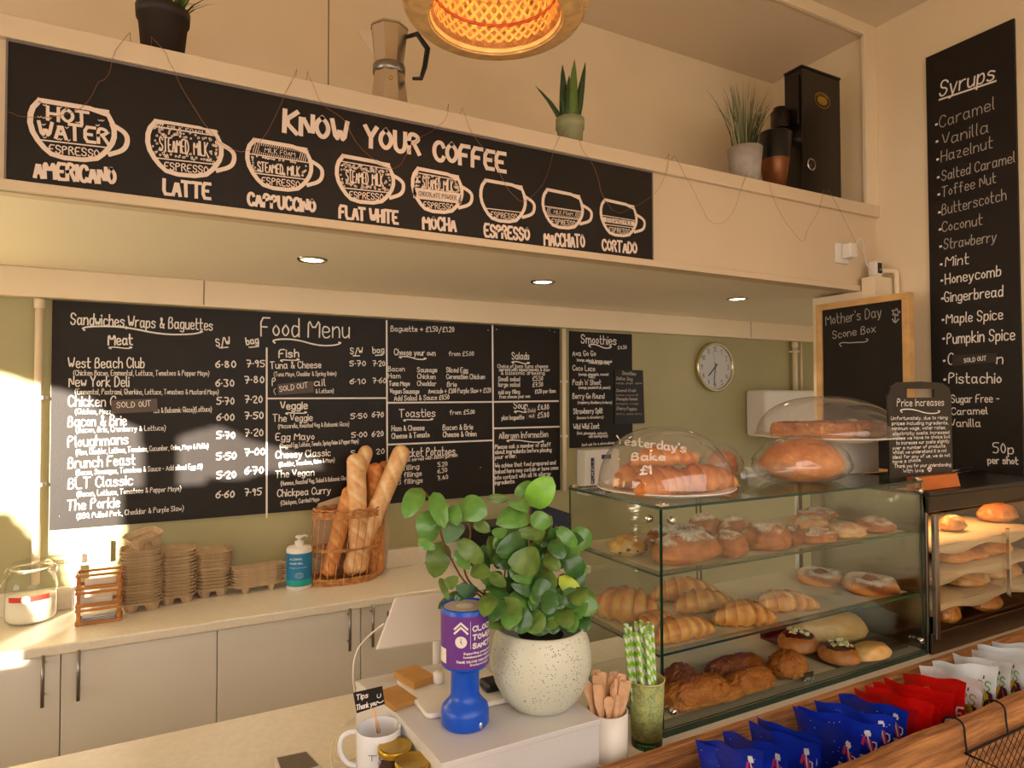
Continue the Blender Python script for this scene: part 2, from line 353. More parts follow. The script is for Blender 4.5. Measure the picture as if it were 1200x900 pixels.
# unseen front wall: two openings shaped to cast the sun patches, broad windows beside
WY = -4.25
def back(X, Z): k = -WY/math.cos(SAZ); return (X+WY*math.tan(SAZ), Z+k*math.tan(SEL))
def wallpx(x, y): q = P(x, y, 'y', 0); return back(q.x, q.z)
A = [wallpx(*q) for q in ((0, 437), (45, 451), (85, 459), (108, 468), (122, 482), (146, 494), (168, 504), (169, 572), (145, 574), (142, 640), (130, 672), (112, 690))]
A = [(-3.95, A[0][1]+.16)]+A+[back(*q) for q in ((-.262, .97), (-.262, .885), (-.15, .87), (-.15, .80), (-.24, .80), (-.25, .85), (-.31, .855), (-.322, .93), (-.36, 1.0))]+[wallpx(*q) for q in ((62, 655), (40, 641), (20, 620), (0, 600))]+[(-3.95, wallpx(0, 600)[1]+.08)]
B = [wallpx(*q) for q in ((202, 511), (228, 503), (255, 496), (290, 514), (340, 528), (376, 538), (380, 549), (352, 553), (310, 552), (290, 561), (245, 561), (240, 567), (202, 569))]
fm = MB()
def wallgrid():
    """front wall as a sheet of quads around the openings, cut on a fine grid"""
    def inside(p, poly):
        x, y = p; c = False; n = len(poly)
        for i in range(n):
            x1, y1 = poly[i]; x2, y2 = poly[(i+1) % n]
            if (y1 > y) != (y2 > y) and x < (x2-x1)*(y-y1)/(y2-y1)+x1: c = not c
        return c
    st = .012
    def rect(x0, x1, z0, z1): fm.box(x0, x1, WY-.05, WY, z0, z1)
    X0, X1 = -4.0, back(P(400, 500, 'y', 0).x, 1)[0]
    Z0 = min(a[1] for a in A)-.01; Z1 = max(a[1] for a in A+B)+.02
    rect(-4.3, X1, 0, Z0); rect(-4.3, X1, Z1, ZC+.05); rect(-4.3, X0, Z0, Z1)
    z = Z0
    while z < Z1:
        x = X0; run = None
        while x < X1:
            solid = not (inside((x+st/2, z+st/2), A) or inside((x+st/2, z+st/2), B))
            if solid and run is None: run = x
            if not solid and run is not None: rect(run, x, z, z+st); run = None
            x += st
        if run is not None: rect(run, X1, z, z+st)
        z += st
    rect(X1, -1.0, 0, ZC+.05); rect(-1.0, 2.5, 0, 1.0); rect(-1.0, 2.5, 2.5, ZC+.05); rect(2.5, 3.0, 0, ZC+.05)
wallgrid()
struct('wall_front', fm, cream)
struct('wall_left', MB().box(-4.3, -4.2, -4.3, 0, 0, 1).box(-4.3, -4.2, -4.3, 0, 2.5, ZC+.05).box(-4.3, -4.2, -4.3, -3.3, 1, 2.5).box(-4.3, -4.2, -1.1, 0, 1, 2.5), cream)
obj('sun_blocking_building', box(-3.9, 4.5, -9.2, -8.2, 0, 3.5), mat('render_wall', (200, 180, 150), .8), label='plain unseen building added behind the camera to keep sun off the broad windows', cat='building')  # added out of view to block the low sun from the broad windows
struct('floor.001', box(-20, 20, -20, -8.5, -.1, 0), floorm)
for i, x in enumerate((-.14, .72, 1.58)): struct('trim_%d' % (9+i), box(x, x+.06, WY-.04, WY+.0, 1.0, 2.5), whitep)

# ------------------------------------------------------------------ pipes, clips, downlights
def pipe(px, ptop, pbot, r, label, clips=(), y=-.03, coup=True, z1=2.072):
    x = P(px, 450, 'y', y).x; z0 = P(px, pbot, 'y', y).z
    t = empty('wall_pipe', (x, y, z0), label, 'pipe')
    obj('pipe_run', MB().tube([(x, y, z0), (x, y, z1)], r, 16), creamtrim, t, smooth=True)
    if coup: obj('coupling', MB().lathe([(r, 0), (r*1.3, .001), (r*1.3, .035), (r, .036)], (x, y, z1-.037), 20), creamtrim, t, smooth=True)
    for cy in clips:
        z = P(px, cy, 'y', y).z
        obj('pipe_clip', MB().box(x-r*1.35, x+r*1.35, y-r*1.25, -.001, z-.006, z+.006).box(x-.028, x+.028, -.006, -.001, z-.006, z+.006), whitep, t, bevel=.002)
pipe(45, 350, 684, .0135, 'cream vertical pipe left of the long food menu board', (466, 568))
pipe(661, 390, 575, .0115, 'white vertical pipe between the food menu and smoothies boards', (447, 511), coup=False)
pipe(932, 395, 470, .016, 'thicker cream pipe above the white dispenser by the framed chalkboard', (412,), coup=True)
pipe(939, 395, 470, .009, 'thin cream pipe running beside the thicker pipe above the white dispenser', (), coup=False)
glow = mat('lamp_glow', (255, 236, 200), emit=(255, 230, 190), estr=14)
for i, (x, y, lb) in enumerate(((366, 304, 'round recessed downlight in the soffit, leftmost of three'), (636, 330, 'round recessed downlight in the soffit above the salads menu'), (864, 350, 'round recessed downlight in the soffit above the wall clock'))):
    q = P(x, y, 'z', ZS); t = empty('downlight', (q.x, q.y, ZS-.004), lb, 'downlight', 'downlights in the soffit')
    obj('rim', MB().lathe([(.038, .0), (.042, -.006), (.05, -.006), (.054, .003)], q, 32), chrome if i else chrome, t, smooth=True)
    obj('bulb', MB().lathe([(0, -.002), (.038, -.002)], q, 24), glow, t)
    l = bpy.data.lights.new('downlight_lamp', 'SPOT'); l.energy = 9; l.color = (1, .82, .55); l.spot_size = 1.9; l.spot_blend = .8; l.shadow_soft_size = .03
    lo = bpy.data.objects.new('downlight_lamp', l); COL.objects.link(lo); lo.location = (q.x, q.y, ZS-.02)

# ------------------------------------------------------------------ the coffee sign
SP = ('y', SY-.0006); SPL[0] = SP
sx0, sx1 = -.3305, 1.5549
t = empty('coffee_sign', ((sx0+sx1)/2, SY, 2.1928), 'long black coffee sign with white painted cups reading KNOW YOUR COFFEE', 'sign')
obj('sign_panel', box(sx0, sx1, SY, SY+.012, 2.1928, 2.5149), black, t)
pm = mat('sign_paint', (236, 214, 196), .6)
ed = MB().box(sx0-.004, sx1+.004, SY-.003, SY+.012, 2.5149, 2.5205).box(sx0-.004, sx0, SY-.003, SY+.012, 2.1928, 2.5149).box(sx1, sx1+.004, SY-.003, SY+.012, 2.1928, 2.5149).box(sx0-.004, sx1+.004, SY-.003, SY+.012, 2.188, 2.1928)
obj('edge_strip', ed, mat('grey_edge_strip', (120, 108, 104), .5), t)
lt = MB()
for s, a, b, c, d, h, w_ in (('KNOW', 333, 154, 407, 167, 24, 6.2), ('YOUR', 428, 171, 491, 181, 23, 6), ('COFFEE', 509, 187, 592, 201, 21, 5.6),
    ('AMERICANO', 41, 207, 135, 216, 18, 4.6), ('LATTE', 192, 227, 246, 233, 17, 4.4), ('CAPPUCCINO', 291, 240, 369, 249, 14, 4), ('FLAT WHITE', 398, 255, 466, 262, 14, 3.8),
    ('MOCHA', 496, 268, 534, 271, 14, 3.6), ('ESPRESSO', 568, 277, 620, 282, 14, 3.4), ('MACCHIATO', 638, 287, 685, 290, 14, 3.1), ('CORTADO', 706, 293, 746, 297, 12, 3)):
    text(lt, s, SP, a, b, c, d, h, w_, .3)
obj('lettering', lt, pm, t)
cups = [  # left, right, handle x, top-left y, top-right y, bottom-left y, bottom-right y, kind
    (33, 137, 151, 114, 131, 183, 193, 'hot'), (171, 262, 276, 139, 154, 203, 211, 'latte'), (288, 367, 379, 161, 175, 219, 227, 'cap'), (393, 463, 474, 180, 193, 236, 241, 'flat'),
    (482, 543, 554, 195, 207, 247, 252, 'mocha'), (562, 617, 627, 209, 219, 258, 263, 'esp'), (635, 684, 694, 220, 230, 266, 270, 'mac'), (703, 747, 756, 232, 242, 275, 279, 'cort')]
for L_, R_, H_, tl, tr, bl, br, kd in cups:
    mb = MB(); W_ = R_-L_; s = (bl-tl)/69.0
    def m(u, v): return (L_+u*W_, (tl+(tr-tl)*u)*(1-v)+(bl+(br-bl)*u)*v)
    o_ = [(.13, .02), (.03, .2), (.02, .5), (.14, .78), (.30, .97), (.74, .97), (.88, .78), (.97, .55), (.97, .3), (.88, .02), (.13, .02)]
    pline(mb, [m(*q) for q in o_], SP, 5.6*s, 1); pline(mb, [m(.12, .02), m(.9, .02)], SP, 3.2*s, 0)
    hu = (H_-L_)/W_
    pline(mb, [m(.95, .26), m(hu-.03, .38), m(hu-.01, .55), m(hu-.06, .72), m(.92, .82)], SP, 5.2*s, 2)
    ev = .70
    pline(mb, [m(.10, ev), m(.92, ev)], SP, 1.6*s, 0)
    def tx(s_, u0, u1, v, h, wd, j=.3): a = m(u0, v); b = m(u1, v); text(mb, s_, SP, a[0], a[1], b[0], b[1], h*s, wd*s, j)
    tx('ESPRESSO', .24, .80, .90, 9, 1.9)
    if kd == 'hot':
        tx('HOT', .22, .68, .33, 15, 4); tx('WATER', .12, .90, .63, 17, 4.2)
        for _ in range(30):
            u, v = rnd.uniform(.1, .9), rnd.choice((.08, .12, .2, .3, .42, .64)); a = m(u, v); pline(mb, [(a[0]-2, a[1]), (a[0], a[1]+1.4), (a[0]+2, a[1])], SP, .9, 0)
    if kd in ('latte', 'cap', 'flat', 'mocha'):
        v0, v1 = {'latte': (.12, .68), 'cap': (.32, .68), 'flat': (.14, .68), 'mocha': (.12, .46)}[kd]; vm = (v0+v1)/2
        tx('STEAMED', .18 if kd != 'mocha' else .22, .55, vm+.15, 17 if kd != 'cap' else 13, 1.9, .2); tx('MILK', .62, .80, vm+.15, 17 if kd != 'cap' else 13, 1.9, .2)
        for _ in range(150):
            u, v = rnd.uniform(.08, .92), rnd.uniform(v0+.02, v1-.02)
            if .16 < u < .83 and abs(v-vm) < .13: continue
            a = m(u, v); r = rnd.uniform(.8, 1.5)*s; pline(mb, [(a[0]+r*math.cos(k*1.05), a[1]+r*math.sin(k*1.05)) for k in range(7)], SP, .8*s, 0)
        pline(mb, [m(.06, v0), m(.94, v0)], SP, 1.5*s, 0)
    if kd == 'mocha':
        pline(mb, [m(.115, .585), m(.885, .585)], SP, 16.5*s, 0)
    if kd in ('latte', 'cap', 'mac'):
        v0, v1 = {'latte': (.02, .12), 'cap': (.05, .32), 'mac': (.46, .68)}[kd]
        for k in range(26):
            u = .1+k*.031; pline(mb, [m(u, v1), m(u+.05, v0)], SP, .9*s, 0)
        if kd == 'mac': pline(mb, [m(.03, .46), m(.96, .46)], SP, 1.5*s, 0)
        pline(mb, [m(.25, (v0+v1)/2), m(.75, (v0+v1)/2)], SP, 9*s if kd != 'latte' else 4*s, 0, mi=1, off=.0009)
        n0 = len(mb.v); tx('MILK FOAM', .28, .73, (v0+v1)/2+.05, 6 if kd != 'latte' else 4, 1.1)
        mb.v[n0:] = [(a, b-.0009, c) for a, b, c in mb.v[n0:]]
    if kd == 'mocha':
        n0 = len(mb.v); tx('CHOCOLATE POWDER', .14, .86, .64, 7, 1.1); nf = len([1 for f in mb.f if f[0] >= n0]); mb.m[-nf:] = [1]*nf
        mb.v[n0:] = [(a, b-.0009, c) for a, b, c in mb.v[n0:]]
    if kd == 'cort':
        pline(mb, [m(.12, .57), m(.88, .57)], SP, 9*s, 0); n0 = len(mb.v); nf0 = len(mb.f); tx('STEAMED MILK', .16, .84, .62, 7, 1.1)
        mb.m[nf0:] = [1]*(len(mb.f)-nf0); mb.v[n0:] = [(a, b-.0009, c) for a, b, c in mb.v[n0:]]; pline(mb, [m(.03, .46), m(.96, .46)], SP, 1.5*s, 0)
    obj('painted_cup', mb, [pm, black], t)

# ------------------------------------------------------------------ the food menu
MY = -.012; MP = ('y', MY-.0006); SPL[1] = MP
mx0, mx1, mz1 = P(60, 450, 'y', MY).x, P(656, 450, 'y', MY).x, 2.0715; mz0 = P(58, 622, 'y', MY).z
t = empty('food_menu_board', ((mx0+mx1)/2, MY, mz0), 'wide black food menu board with white chalk-pen writing on the back wall', 'menu board')
obj('board_panel', box(mx0, mx1, MY, -.001, mz0, mz1), black, t)
dv = [((312.5, 408), (312.5, 606)), ((313, 467), (452, 466.5)), ((453, 376), (454, 592)), ((454, 472), (577, 471)), ((455, 521), (577, 516)), ((577, 382), (578.5, 582)), ((578, 471), (654, 470)), ((578, 502), (655, 500))]
for a, b in dv:
    mb = MB(); pline(mb, [a, b], MP, 2.0, 0); obj('divider_line', mb, chalk, t)
T = [  # text, start, end, cap height, pen width
('Sandwiches,Wraps & Baguettes', 83, 380, 249, 387, 13, 1.9), ('Meat', 127, 404, 155, 404, 12, 2.3), ('S/W', 254, 406, 270, 404, 9, 1.9), ('bag', 289, 404, 303, 402, 8, 1.9),
('West Beach Club', 80, 431, 169, 431, 12, 1.8), ('(Chicken Bacon, Emmental, Lettuce, Tomatoes & Pepper Mayo)', 86, 440, 245, 440, 6, 1.1), ('6+80', 253, 431, 276, 431, 8, 2), ('7+95', 289, 430, 310, 430, 8, 1.8),
('New York Deli', 81, 453, 151, 453, 12, 1.8), ('(Emmental, Pastrami, Gherkins, Lettuce, Tomatoes & Mustard Mayo)', 88, 462, 256, 462, 6, 1.1), ('6+30', 253, 453, 274, 453, 8, 2), ('7+80', 287, 449, 309, 449, 8, 2),
('Chicken C', 80, 476, 135, 476, 12, 1.8), ('(Chicken, Mozz', 88, 485, 130, 485, 6, 1.1), ('tes & Balsamic Glaze)(Lettuce)', 180, 484, 248, 482, 6, 1.1), ('5+70', 254, 474, 274, 474, 8, 2), ('7+20', 287, 472, 307, 472, 8, 2),
('Bacon & Brie', 80, 500, 148, 498, 12, 1.8), ('(Bacon, Brie, Cranberry & Lettuce)', 89, 507, 194, 504, 6, 1.1), ('6+00', 254, 493, 274, 493, 8, 2), ('7+50', 287, 491, 308, 491, 8, 2),
('Ploughmans', 80, 524, 150, 520, 12, 1.8), ('(Ham, Cheddar, Lettuce, Tomatoes, Cucumber, Onion, Mayo & Pickle)', 89, 533, 244, 525, 6, 1.1), ('5+70', 254, 514, 275, 514, 8, 2), ('7+20', 287, 511, 308, 511, 8, 2),
('Brunch Feast', 80, 549, 158, 544, 12, 1.8), ('(Bacon, Sausages, Tomatoes & Sauce - Add sliced Egg \u00a31)', 89, 557, 237, 549, 6, 1.1), ('5+50', 254, 539, 276, 538, 8, 2), ('7+00', 287, 534, 310, 533, 8, 2),
('BLT Classic', 80, 573, 155, 568, 12, 1.8), ('(Bacon, Lettuce, Tomatoes & Pepper Mayo)', 90, 582, 212, 575, 6, 1.1), ('5+20', 254, 561, 276, 560, 8, 2), ('6+70', 287, 556, 308, 555, 8, 2),
('The Porkie', 79, 598, 140, 594, 12, 1.8), ('(BBQ Pulled Pork, Cheddar & Purple Slaw)', 90, 608, 215, 598, 6, 1.1), ('6+60', 253, 584, 274, 583, 8, 2), ('7+95', 287, 581, 306, 580, 8, 1.8),
('Food Menu', 306, 394, 409, 396, 21, 2.2), ('Fish', 327, 419, 350, 418, 9, 2), ('S/W', 411, 415, 425, 414, 7, 1.6), ('bag', 437, 414, 450, 413, 7, 1.5),
('Tuna & Cheese', 317, 432, 376, 431, 8, 1.5), ('(Tuna Mayo, Cheddar & Spring Onion)', 321, 441, 394, 440, 5, 1.0), ('5+70', 410, 429, 428, 429, 6, 1.6), ('7+20', 437, 429, 451, 429, 6, 1.5),
('P', 319, 452, 323, 452, 9, 1.5), ('ail', 368, 452, 381, 452, 8, 1.5), ('(', 321, 461, 323, 461, 6, 1), ('& Lettuce)', 370, 461, 391, 460, 5, 1.0), ('6+10', 410, 450, 428, 450, 6, 1.6), ('7+60', 437, 449, 452, 449, 6, 1.5),
('Veggie', 329, 480, 360, 479, 9, 2), ('The Veggie', 320, 494, 366, 493, 8, 1.5), ('(Mozzarella, Roasted Veg & Balsamic Glaze)', 326, 502, 409, 499, 5, 1.0), ('5+50', 411, 491, 430, 490, 6, 1.6), ('6+70', 436, 489, 449, 489, 6, 1.6),
('Egg Mayo', 323, 516, 368, 515, 8, 1.5), ('(Chopped Egg, Lettuce, Tomato, Spring Onion & Pepper Mayo)', 328, 525, 420, 519, 5, 1.0), ('5+00', 412, 513, 430, 512, 6, 1.6), ('6+20', 436, 512, 449, 511, 6, 1.6),
('Cheesy Classic', 323, 537, 387, 534, 8, 1.5), ('(Cheddar, Tomatoes, Onion & Mayo)', 327, 547, 392, 541, 5, 1.0), ('5', 411, 534, 415, 534, 6, 1.6), ('20', 441, 532, 450, 532, 6, 1.5),
('The Vegan', 323, 560, 368, 557, 8, 1.5), ('(Hummus, Roasted Veg, Salad & Balsamic Glaze)', 329, 569, 410, 562, 5, 1.0), ('5', 411, 556, 415, 556, 6, 1.6),
('Chickpea Curry', 325, 582, 387, 578, 8, 1.5), ('(Chickpea, Curried Mayo', 329, 592, 374, 587, 5, 1.0),
('Baguette + \u00a31.50/\u00a31.20', 458, 388, 532, 389, 6, 1.2), ('Choose your own', 462, 416, 510, 417, 7, 1.3), ('from \u00a35.00', 526, 417, 555, 417, 5, 1),
('Bacon', 455, 435, 474, 435, 5.5, 1.2), ('Sausage', 489, 436, 512, 436, 5.5, 1.2), ('Sliced Egg', 523, 436, 548, 436.5, 5.5, 1.2), ('Ham', 455, 443, 469, 443, 5.5, 1.2), ('Chicken', 489, 443.5, 510, 444, 5.5, 1.2), ('Coronation Chicken', 523, 444, 568, 444, 5.5, 1.2),
('Tuna Mayo', 456, 452, 480, 452, 5.5, 1.2), ('Cheddar', 489, 452, 511, 452, 5.5, 1.2), ('Brie', 524, 453, 535, 453, 5.5, 1.2), ('Vegan Sausage', 457, 461, 491, 461, 5.5, 1.2), ('Avocado + \u00a31.00 Purple Slaw + \u00a31.20', 502, 461, 575, 460, 5.5, 1.1), ('Add Salad & Sauce \u00a30.50', 462, 469.5, 526, 468, 5.5, 1.2),
('Toasties', 468, 489, 510, 488, 9, 1.6), ('from \u00a35.00', 527, 486, 556, 485, 5, 1.1), ('Ham & Cheese', 459, 505, 497, 504, 6, 1.3), ('Bacon & Brie', 519, 504, 554, 503, 6, 1.3), ('Cheese & Tomato', 459, 514, 503, 512, 6, 1.3), ('Cheese & Onion', 519, 512, 558, 511, 6, 1.3),
('Jacket Potatoes', 467, 536, 533, 533, 10, 1.7), ('all served with salad garnish', 476, 541, 536, 535, 4, .9), ('1 filling', 467, 552, 491, 549, 5.5, 1.2), ('2 fillings', 467, 560, 494, 557, 5.5, 1.2), ('3 fillings', 467, 568, 495, 565, 5.5, 1.2), ('5.20', 513, 547, 524, 546, 5, 1.2), ('6.30', 513, 555, 524, 553, 5, 1.2), ('7.40', 513, 563, 525, 561, 5, 1.2),
('Salads', 600, 421, 620, 421, 8, 1.5), ('Choice of', 583, 431, 602, 431, 4, .9), ('ham tuna cheese', 604, 431, 642, 431, 4, .9), ('served with mixed leaves & slaw', 585, 435, 644, 435, 4, .9), ('& balsamic dressing', 587, 439, 638, 439, 4, .9),
('Small salad', 584, 446.5, 609, 446.5, 5, 1.1), ('\u00a35.50', 624, 446, 636, 446, 5, 1.1), ('large salad', 584, 453, 609, 453, 5, 1.1), ('\u00a37.50', 624, 453, 636, 453, 5, 1.1), ('Add any filling', 584, 462, 609, 461, 4.5, 1), ('\u00a31.20 per item', 627, 461, 651, 460, 4.5, 1), ('from choose your own', 585, 467, 621, 466, 4, .9),
('Soup', 602, 479, 618, 479, 8, 1.5), ('\u00a34.80', 630, 480, 643, 480, 6, 1.3), ('plus baguette', 588, 492, 614, 491, 5, 1.1), ('\u00a35.80', 630, 489.5, 643, 489, 6, 1.3),
('Allergen Information', 585, 514, 642, 512, 7, 1.3), ('Please ask a member of staff', 580, 526, 645, 523, 4.6, 1.1), ('about ingredients before placing', 580, 532, 646, 529, 4.6, 1.1), ('your order.', 580, 538, 605, 536, 4.6, 1.1),
('We advise that food prepared and', 580, 548, 651, 544, 4.6, 1.1), ('baked here may contain or have come', 580, 555, 654, 550, 4.6, 1.1), ('into contact with all 14 allergy', 580, 562, 645, 557, 4.6, 1.1), ('ingredients.', 580, 568, 603, 566, 4.6, 1.1)]
hd = MB(); ds = MB(); pr = MB()
for s, a, b, c, d, h, w_ in T:
    text(pr if s[0] in '0123456789\u00a3' else (ds if (h <= 6 and a < 450) else hd), s, MP, a, b, c, d, h, w_, .35, 2 if h > 6 else 1)
flourish(hd, 97, 383, 238, 389, MP, 1.9, 3); flourish(hd, 320, 398, 400, 402, MP, 1.8, 3)
for a, b, c, d in ((128, 407, 155, 407), (329, 422, 351, 421), (335, 484, 360, 483), (468, 418, 500, 420), (473, 492, 508, 491), (600, 424, 621, 425), (603, 482, 619, 482), (594, 516, 638, 517)): flourish(hd, a, b, c, d, MP, 1.3, 1.2)
for a, b, c, d in ((257, 407.5, 267, 407), (292, 407, 303, 406), (414, 417, 421, 417), (440, 416.5, 448, 416)): pline(hd, [(a, b), (c, d)], MP, 1.4)
obj('heading_lettering', hd, chalk, t); obj('description_lettering', ds, chalk, t); obj('price_lettering', pr, chalk, t)
for px, py in ((70, 605), (445, 0), (572, 387), (582, 386), (644, 387), (650, 389), (563, 548)):
    if py: q = P(px, py, 'y', MY); obj('screw_head', MB().sphere((q.x, MY, q.z), .0035, .002, .0035, 8, 5), chrome, t, smooth=True)
def sticker(pts, pl, lines, label, c=(92, 76, 66), cat='label', th=.0012, txtm=chalk, name='sold_out_tag'):
    """a small card stuck on a board: four pixel corners, clockwise"""
    ax, v = pl; n_ = NRM[ax]; q = [P(x, y, ax, v) for x, y in pts]; mb = MB()
    mb.add([a+n_*.0008 for a in q]+[a+n_*(.0008+th) for a in q], [(0, 1, 2, 3), (7, 6, 5, 4), (0, 4, 5, 1), (1, 5, 6, 2), (2, 6, 7, 3), (3, 7, 4, 0)])
    o = obj(name, mb, mat('card_%d_%d_%d' % c, c, .45), label=label, cat=cat)
    l2 = MB()
    for ln in lines: text(l2, *ln[:1], (ax, v+(n_.x+n_.y)*(.0008+th)), *ln[1:])
    if lines: obj('lettering', l2, txtm, o)
    return o
sticker([(130, 469), (184, 467), (185, 482), (131, 485)], MP, [('SOLD', 137, 478, 158, 477, 6.5, 1.1), ('OUT', 163, 477, 177, 476, 6.5, 1.1)], 'grey sold out card over the chicken line of the food menu')
sticker([(325, 450), (367, 446.5), (368, 460), (326, 463)], MP, [('SOLD OUT', 328, 459, 361, 454, 6, 1.1)], 'tilted grey sold out card over the fish section of the food menu', (84, 66, 56))
sticker([(617, 477), (628, 477), (628, 491), (617, 491)], MP, [('Sold', 618.5, 483, 627, 483, 4, .9), ('out', 620, 489, 626, 489, 4, .9)], 'tiny dark sold out card beside the soup prices', (58, 44, 44))

# ------------------------------------------------------------------ smoothies boards
SM = -.01; z1 = P(670, 388, 'y', SM).z; z0 = P(672, 525, 'y', SM).z; xa, xb = P(668, 450, 'y', SM).x, P(741, 450, 'y', SM).x
t = empty('smoothies_board', ((xa+xb)/2, SM, z0), 'narrow black smoothies board between the white pipe and the clock', 'menu board')
obj('board_panel', box(xa, xb, SM, -.001, z0, z1), black, t); mb = MB(); pl = ('y', SM-.0006)
for s, a, b, c, d, h, w_ in (('Smoothies', 681, 402, 722, 404, 10, 1.6), ('\u00a34.50', 724, 409, 734, 409, 4, .9), ('Ava Go Go', 671, 417, 698, 417, 6, 1.2), ('(mango, spinach, banana, avocado', 676, 423, 717, 425, 3, .8), ('& natural yogurt drink)', 690, 426, 714, 427, 3, .8), ('Coco Loco', 671, 434, 697, 435, 6, 1.2), ('(mango, pineapple, coconut', 678, 440, 713, 440, 3, .8), ('milk)', 690, 443, 697, 443, 3, .8),
    ("Pash 'n' Shoot", 671, 451, 704, 451, 6, 1.2), ('(mango, passionfruit, peach)', 678, 455.5, 715, 455.5, 3, .8), ('Berry Go Round', 671, 467, 708, 467, 6, 1.3), ('(raspberry, blackberry & cherry)', 677, 473, 717, 473, 3, .8), ('Strawberry Split', 672, 485, 706, 484, 6, 1.3), ('(banana & strawberry)', 676, 491, 707, 490, 3, .8), ('Wild Wild Zest', 672, 503, 702, 502, 6, 1.3), ('(kiwi, pineapple, spinach', 676, 509, 711, 509, 3, .8), ('with lemongrass)', 690, 513, 712, 512, 3, .8), ("Don't ask for a straw please", 682, 523, 720, 520, 3, .7)):
    text(mb, s, pl, a, b, c, d, h, w_, .3, 1)
flourish(mb, 690, 404, 717, 406, pl, 1.3, 2); obj('lettering', mb, chalk, t)
o = sticker([(720, 433), (753, 434), (755, 496), (720, 497)], ('y', SM-.001), [('Smoothies', 729, 439, 745, 440, 4, .9), ('.Detox Zing', 722, 445, 741, 446, 3.6, .9), ('.Coconut Crush', 722, 459, 745, 459, 3.2, .9), ('.Pineapple Sunset', 722, 469, 747, 469, 3.2, .9), ('.Cherry Poppins', 722, 480, 746, 481, 3.6, .9), ('mango, ginger, apple', 722, 450, 752, 450, 2.2, .4), ('banana, coconut milk', 722, 464, 748, 464, 2.2, .4), ('pineapple, orange', 722, 474, 748, 474, 2.2, .4), ('cherry, apple, berry', 722, 486, 752, 486, 2.2, .4)], 'small black card of extra smoothies overlapping the smoothies board', (30, 25, 24), 'menu card', .003, chalkdim, 'smoothies_card')

# ------------------------------------------------------------------ syrups board on the right wall
XS = XW-.012; pl = ('x', XS-.0006); ya, yb = P(1089, 300, 'x', XS).y, P(1194, 300, 'x', XS).y
zt = P(1089, 66, 'x', XS).z
t = empty('syrups_board', (XS, (ya+yb)/2, 1.30), 'tall narrow black syrups board on the right wall', 'menu board')
obj('board_panel', box(XS, XW-.001, ya, yb, 1.30, zt), black, t); mb = MB()
syr = [('Syrups', 1101, 113, 1165, 93, 18, 2.4), ('Caramel', 1101, 150, 1165, 128, 14, 1.3), ('Vanilla', 1104, 171, 1158, 155, 14, 1.3), ('Hazelnut', 1103, 190, 1163, 173, 13, 1.3), ('Salted Caramel', 1104, 212, 1189, 190, 12, 1.3), ('Toffee Nut', 1104, 231, 1167, 214, 12, 1.3), ('Butterscotch', 1104, 252, 1179, 234, 13, 1.3), ('Coconut', 1104, 272, 1151, 263, 12, 1.4), ('Strawberry', 1106, 292, 1167, 283, 12, 1.4), ('Mint', 1108, 312, 1135, 309, 12, 1.5),
    ('Honeycomb', 1108, 333, 1173, 323, 12, 1.7), ('Gingerbread', 1107, 354, 1175, 347, 12, 1.7), ('Maple Spice', 1109, 379, 1175, 374, 12, 1.7), ('Pumpkin Spice', 1110, 403, 1189, 398, 13, 1.8), ('C', 1111, 427, 1117, 427, 13, 1.7), ('n', 1168, 426, 1175, 426, 12, 1.7), ('Pistachio', 1112, 449, 1173, 449, 12, 1.8), ('Sugar Free -', 1115, 472, 1171, 471, 9, 1.4), ('Caramel', 1115, 486, 1157, 485, 8, 1.5), ('Vanilla', 1114, 500, 1149, 500, 9, 1.4), ('50p', 1164, 531, 1188, 532, 12, 1.6), ('per shot', 1158, 543, 1193, 544, 8, 1.8)]
mg = MB()
for s in syr: text(mg if 120 < s[2] < 300 else mb, s[0], pl, *s[1:], .3)
pline(mb, [(1101, 117), (1167, 95)], pl, 2)
for i, y in enumerate((146, 166, 187, 208, 228, 249, 269, 289, 310, 329, 350, 375, 397, 423, 445)):
    x = 1097+i*.7; pline(mb, [(x, y), (x+1, y-.3)], pl, 2.4)
obj('lettering', mb, chalk, t); obj('faded_lettering', mg, chalkdim, t)
sticker([(1116, 416), (1168, 414), (1168, 424), (1116, 429)], pl, [('SOLD OUT', 1130, 425, 1156, 422, 5, 1)], 'dark sold out strip across a line of the syrups board', (46, 38, 34))

# ------------------------------------------------------------------ pillar boxing, framed chalkboard, camera, sockets by it
struct('wall_pillar', MB().box(2.742, XW-.001, -1.232, SY-.012, 0, 2.229).box(2.742, XW-.001, SY-.012, -.919, 0, ZS-.013), creamtrim, bevel=.002)
XC = 2.712; pl = ('x', XC-.0006); y0c, y1c = P(958, 400, 'x', XC).y, P(1067, 400, 'x', XC).y; ztc = P(1067, 342, 'x', XC).z
t = empty('framed_chalkboard', (XC, (y0c+y1c)/2, 1.36), 'wood-framed black chalkboard reading Mother\'s Day Scone Box beside the pillar', 'chalkboard')
obj('board_panel', box(XC, XC+.012, y1c+.02, y0c-.02, 1.38, ztc-.02), black, t)
for a, b, c, d in ((y1c, y0c, ztc-.028, ztc), (y1c, y0c, 1.36, 1.388), (y0c-.028, y0c, 1.388, ztc-.028), (y1c, y1c+.028, 1.388, ztc-.028)): obj('frame_strip', box(XC-.012, XC+.028, a, b, c, d), pine, t, bevel=.002)
mb = MB(); text(mb, "Mother's Day", pl, 968, 381, 1033, 371, 12, 1.2); text(mb, 'Scone Box', pl, 976, 397, 1026, 389, 9, 1.2); flourish(mb, 984, 402, 1018, 398, pl, 1.1, 3)
pline(mb, [(1046, 374), (1049, 379), (1053, 374)], pl, 1.4); pline(mb, [(1049, 378), (1049, 368)], pl, 1.1)
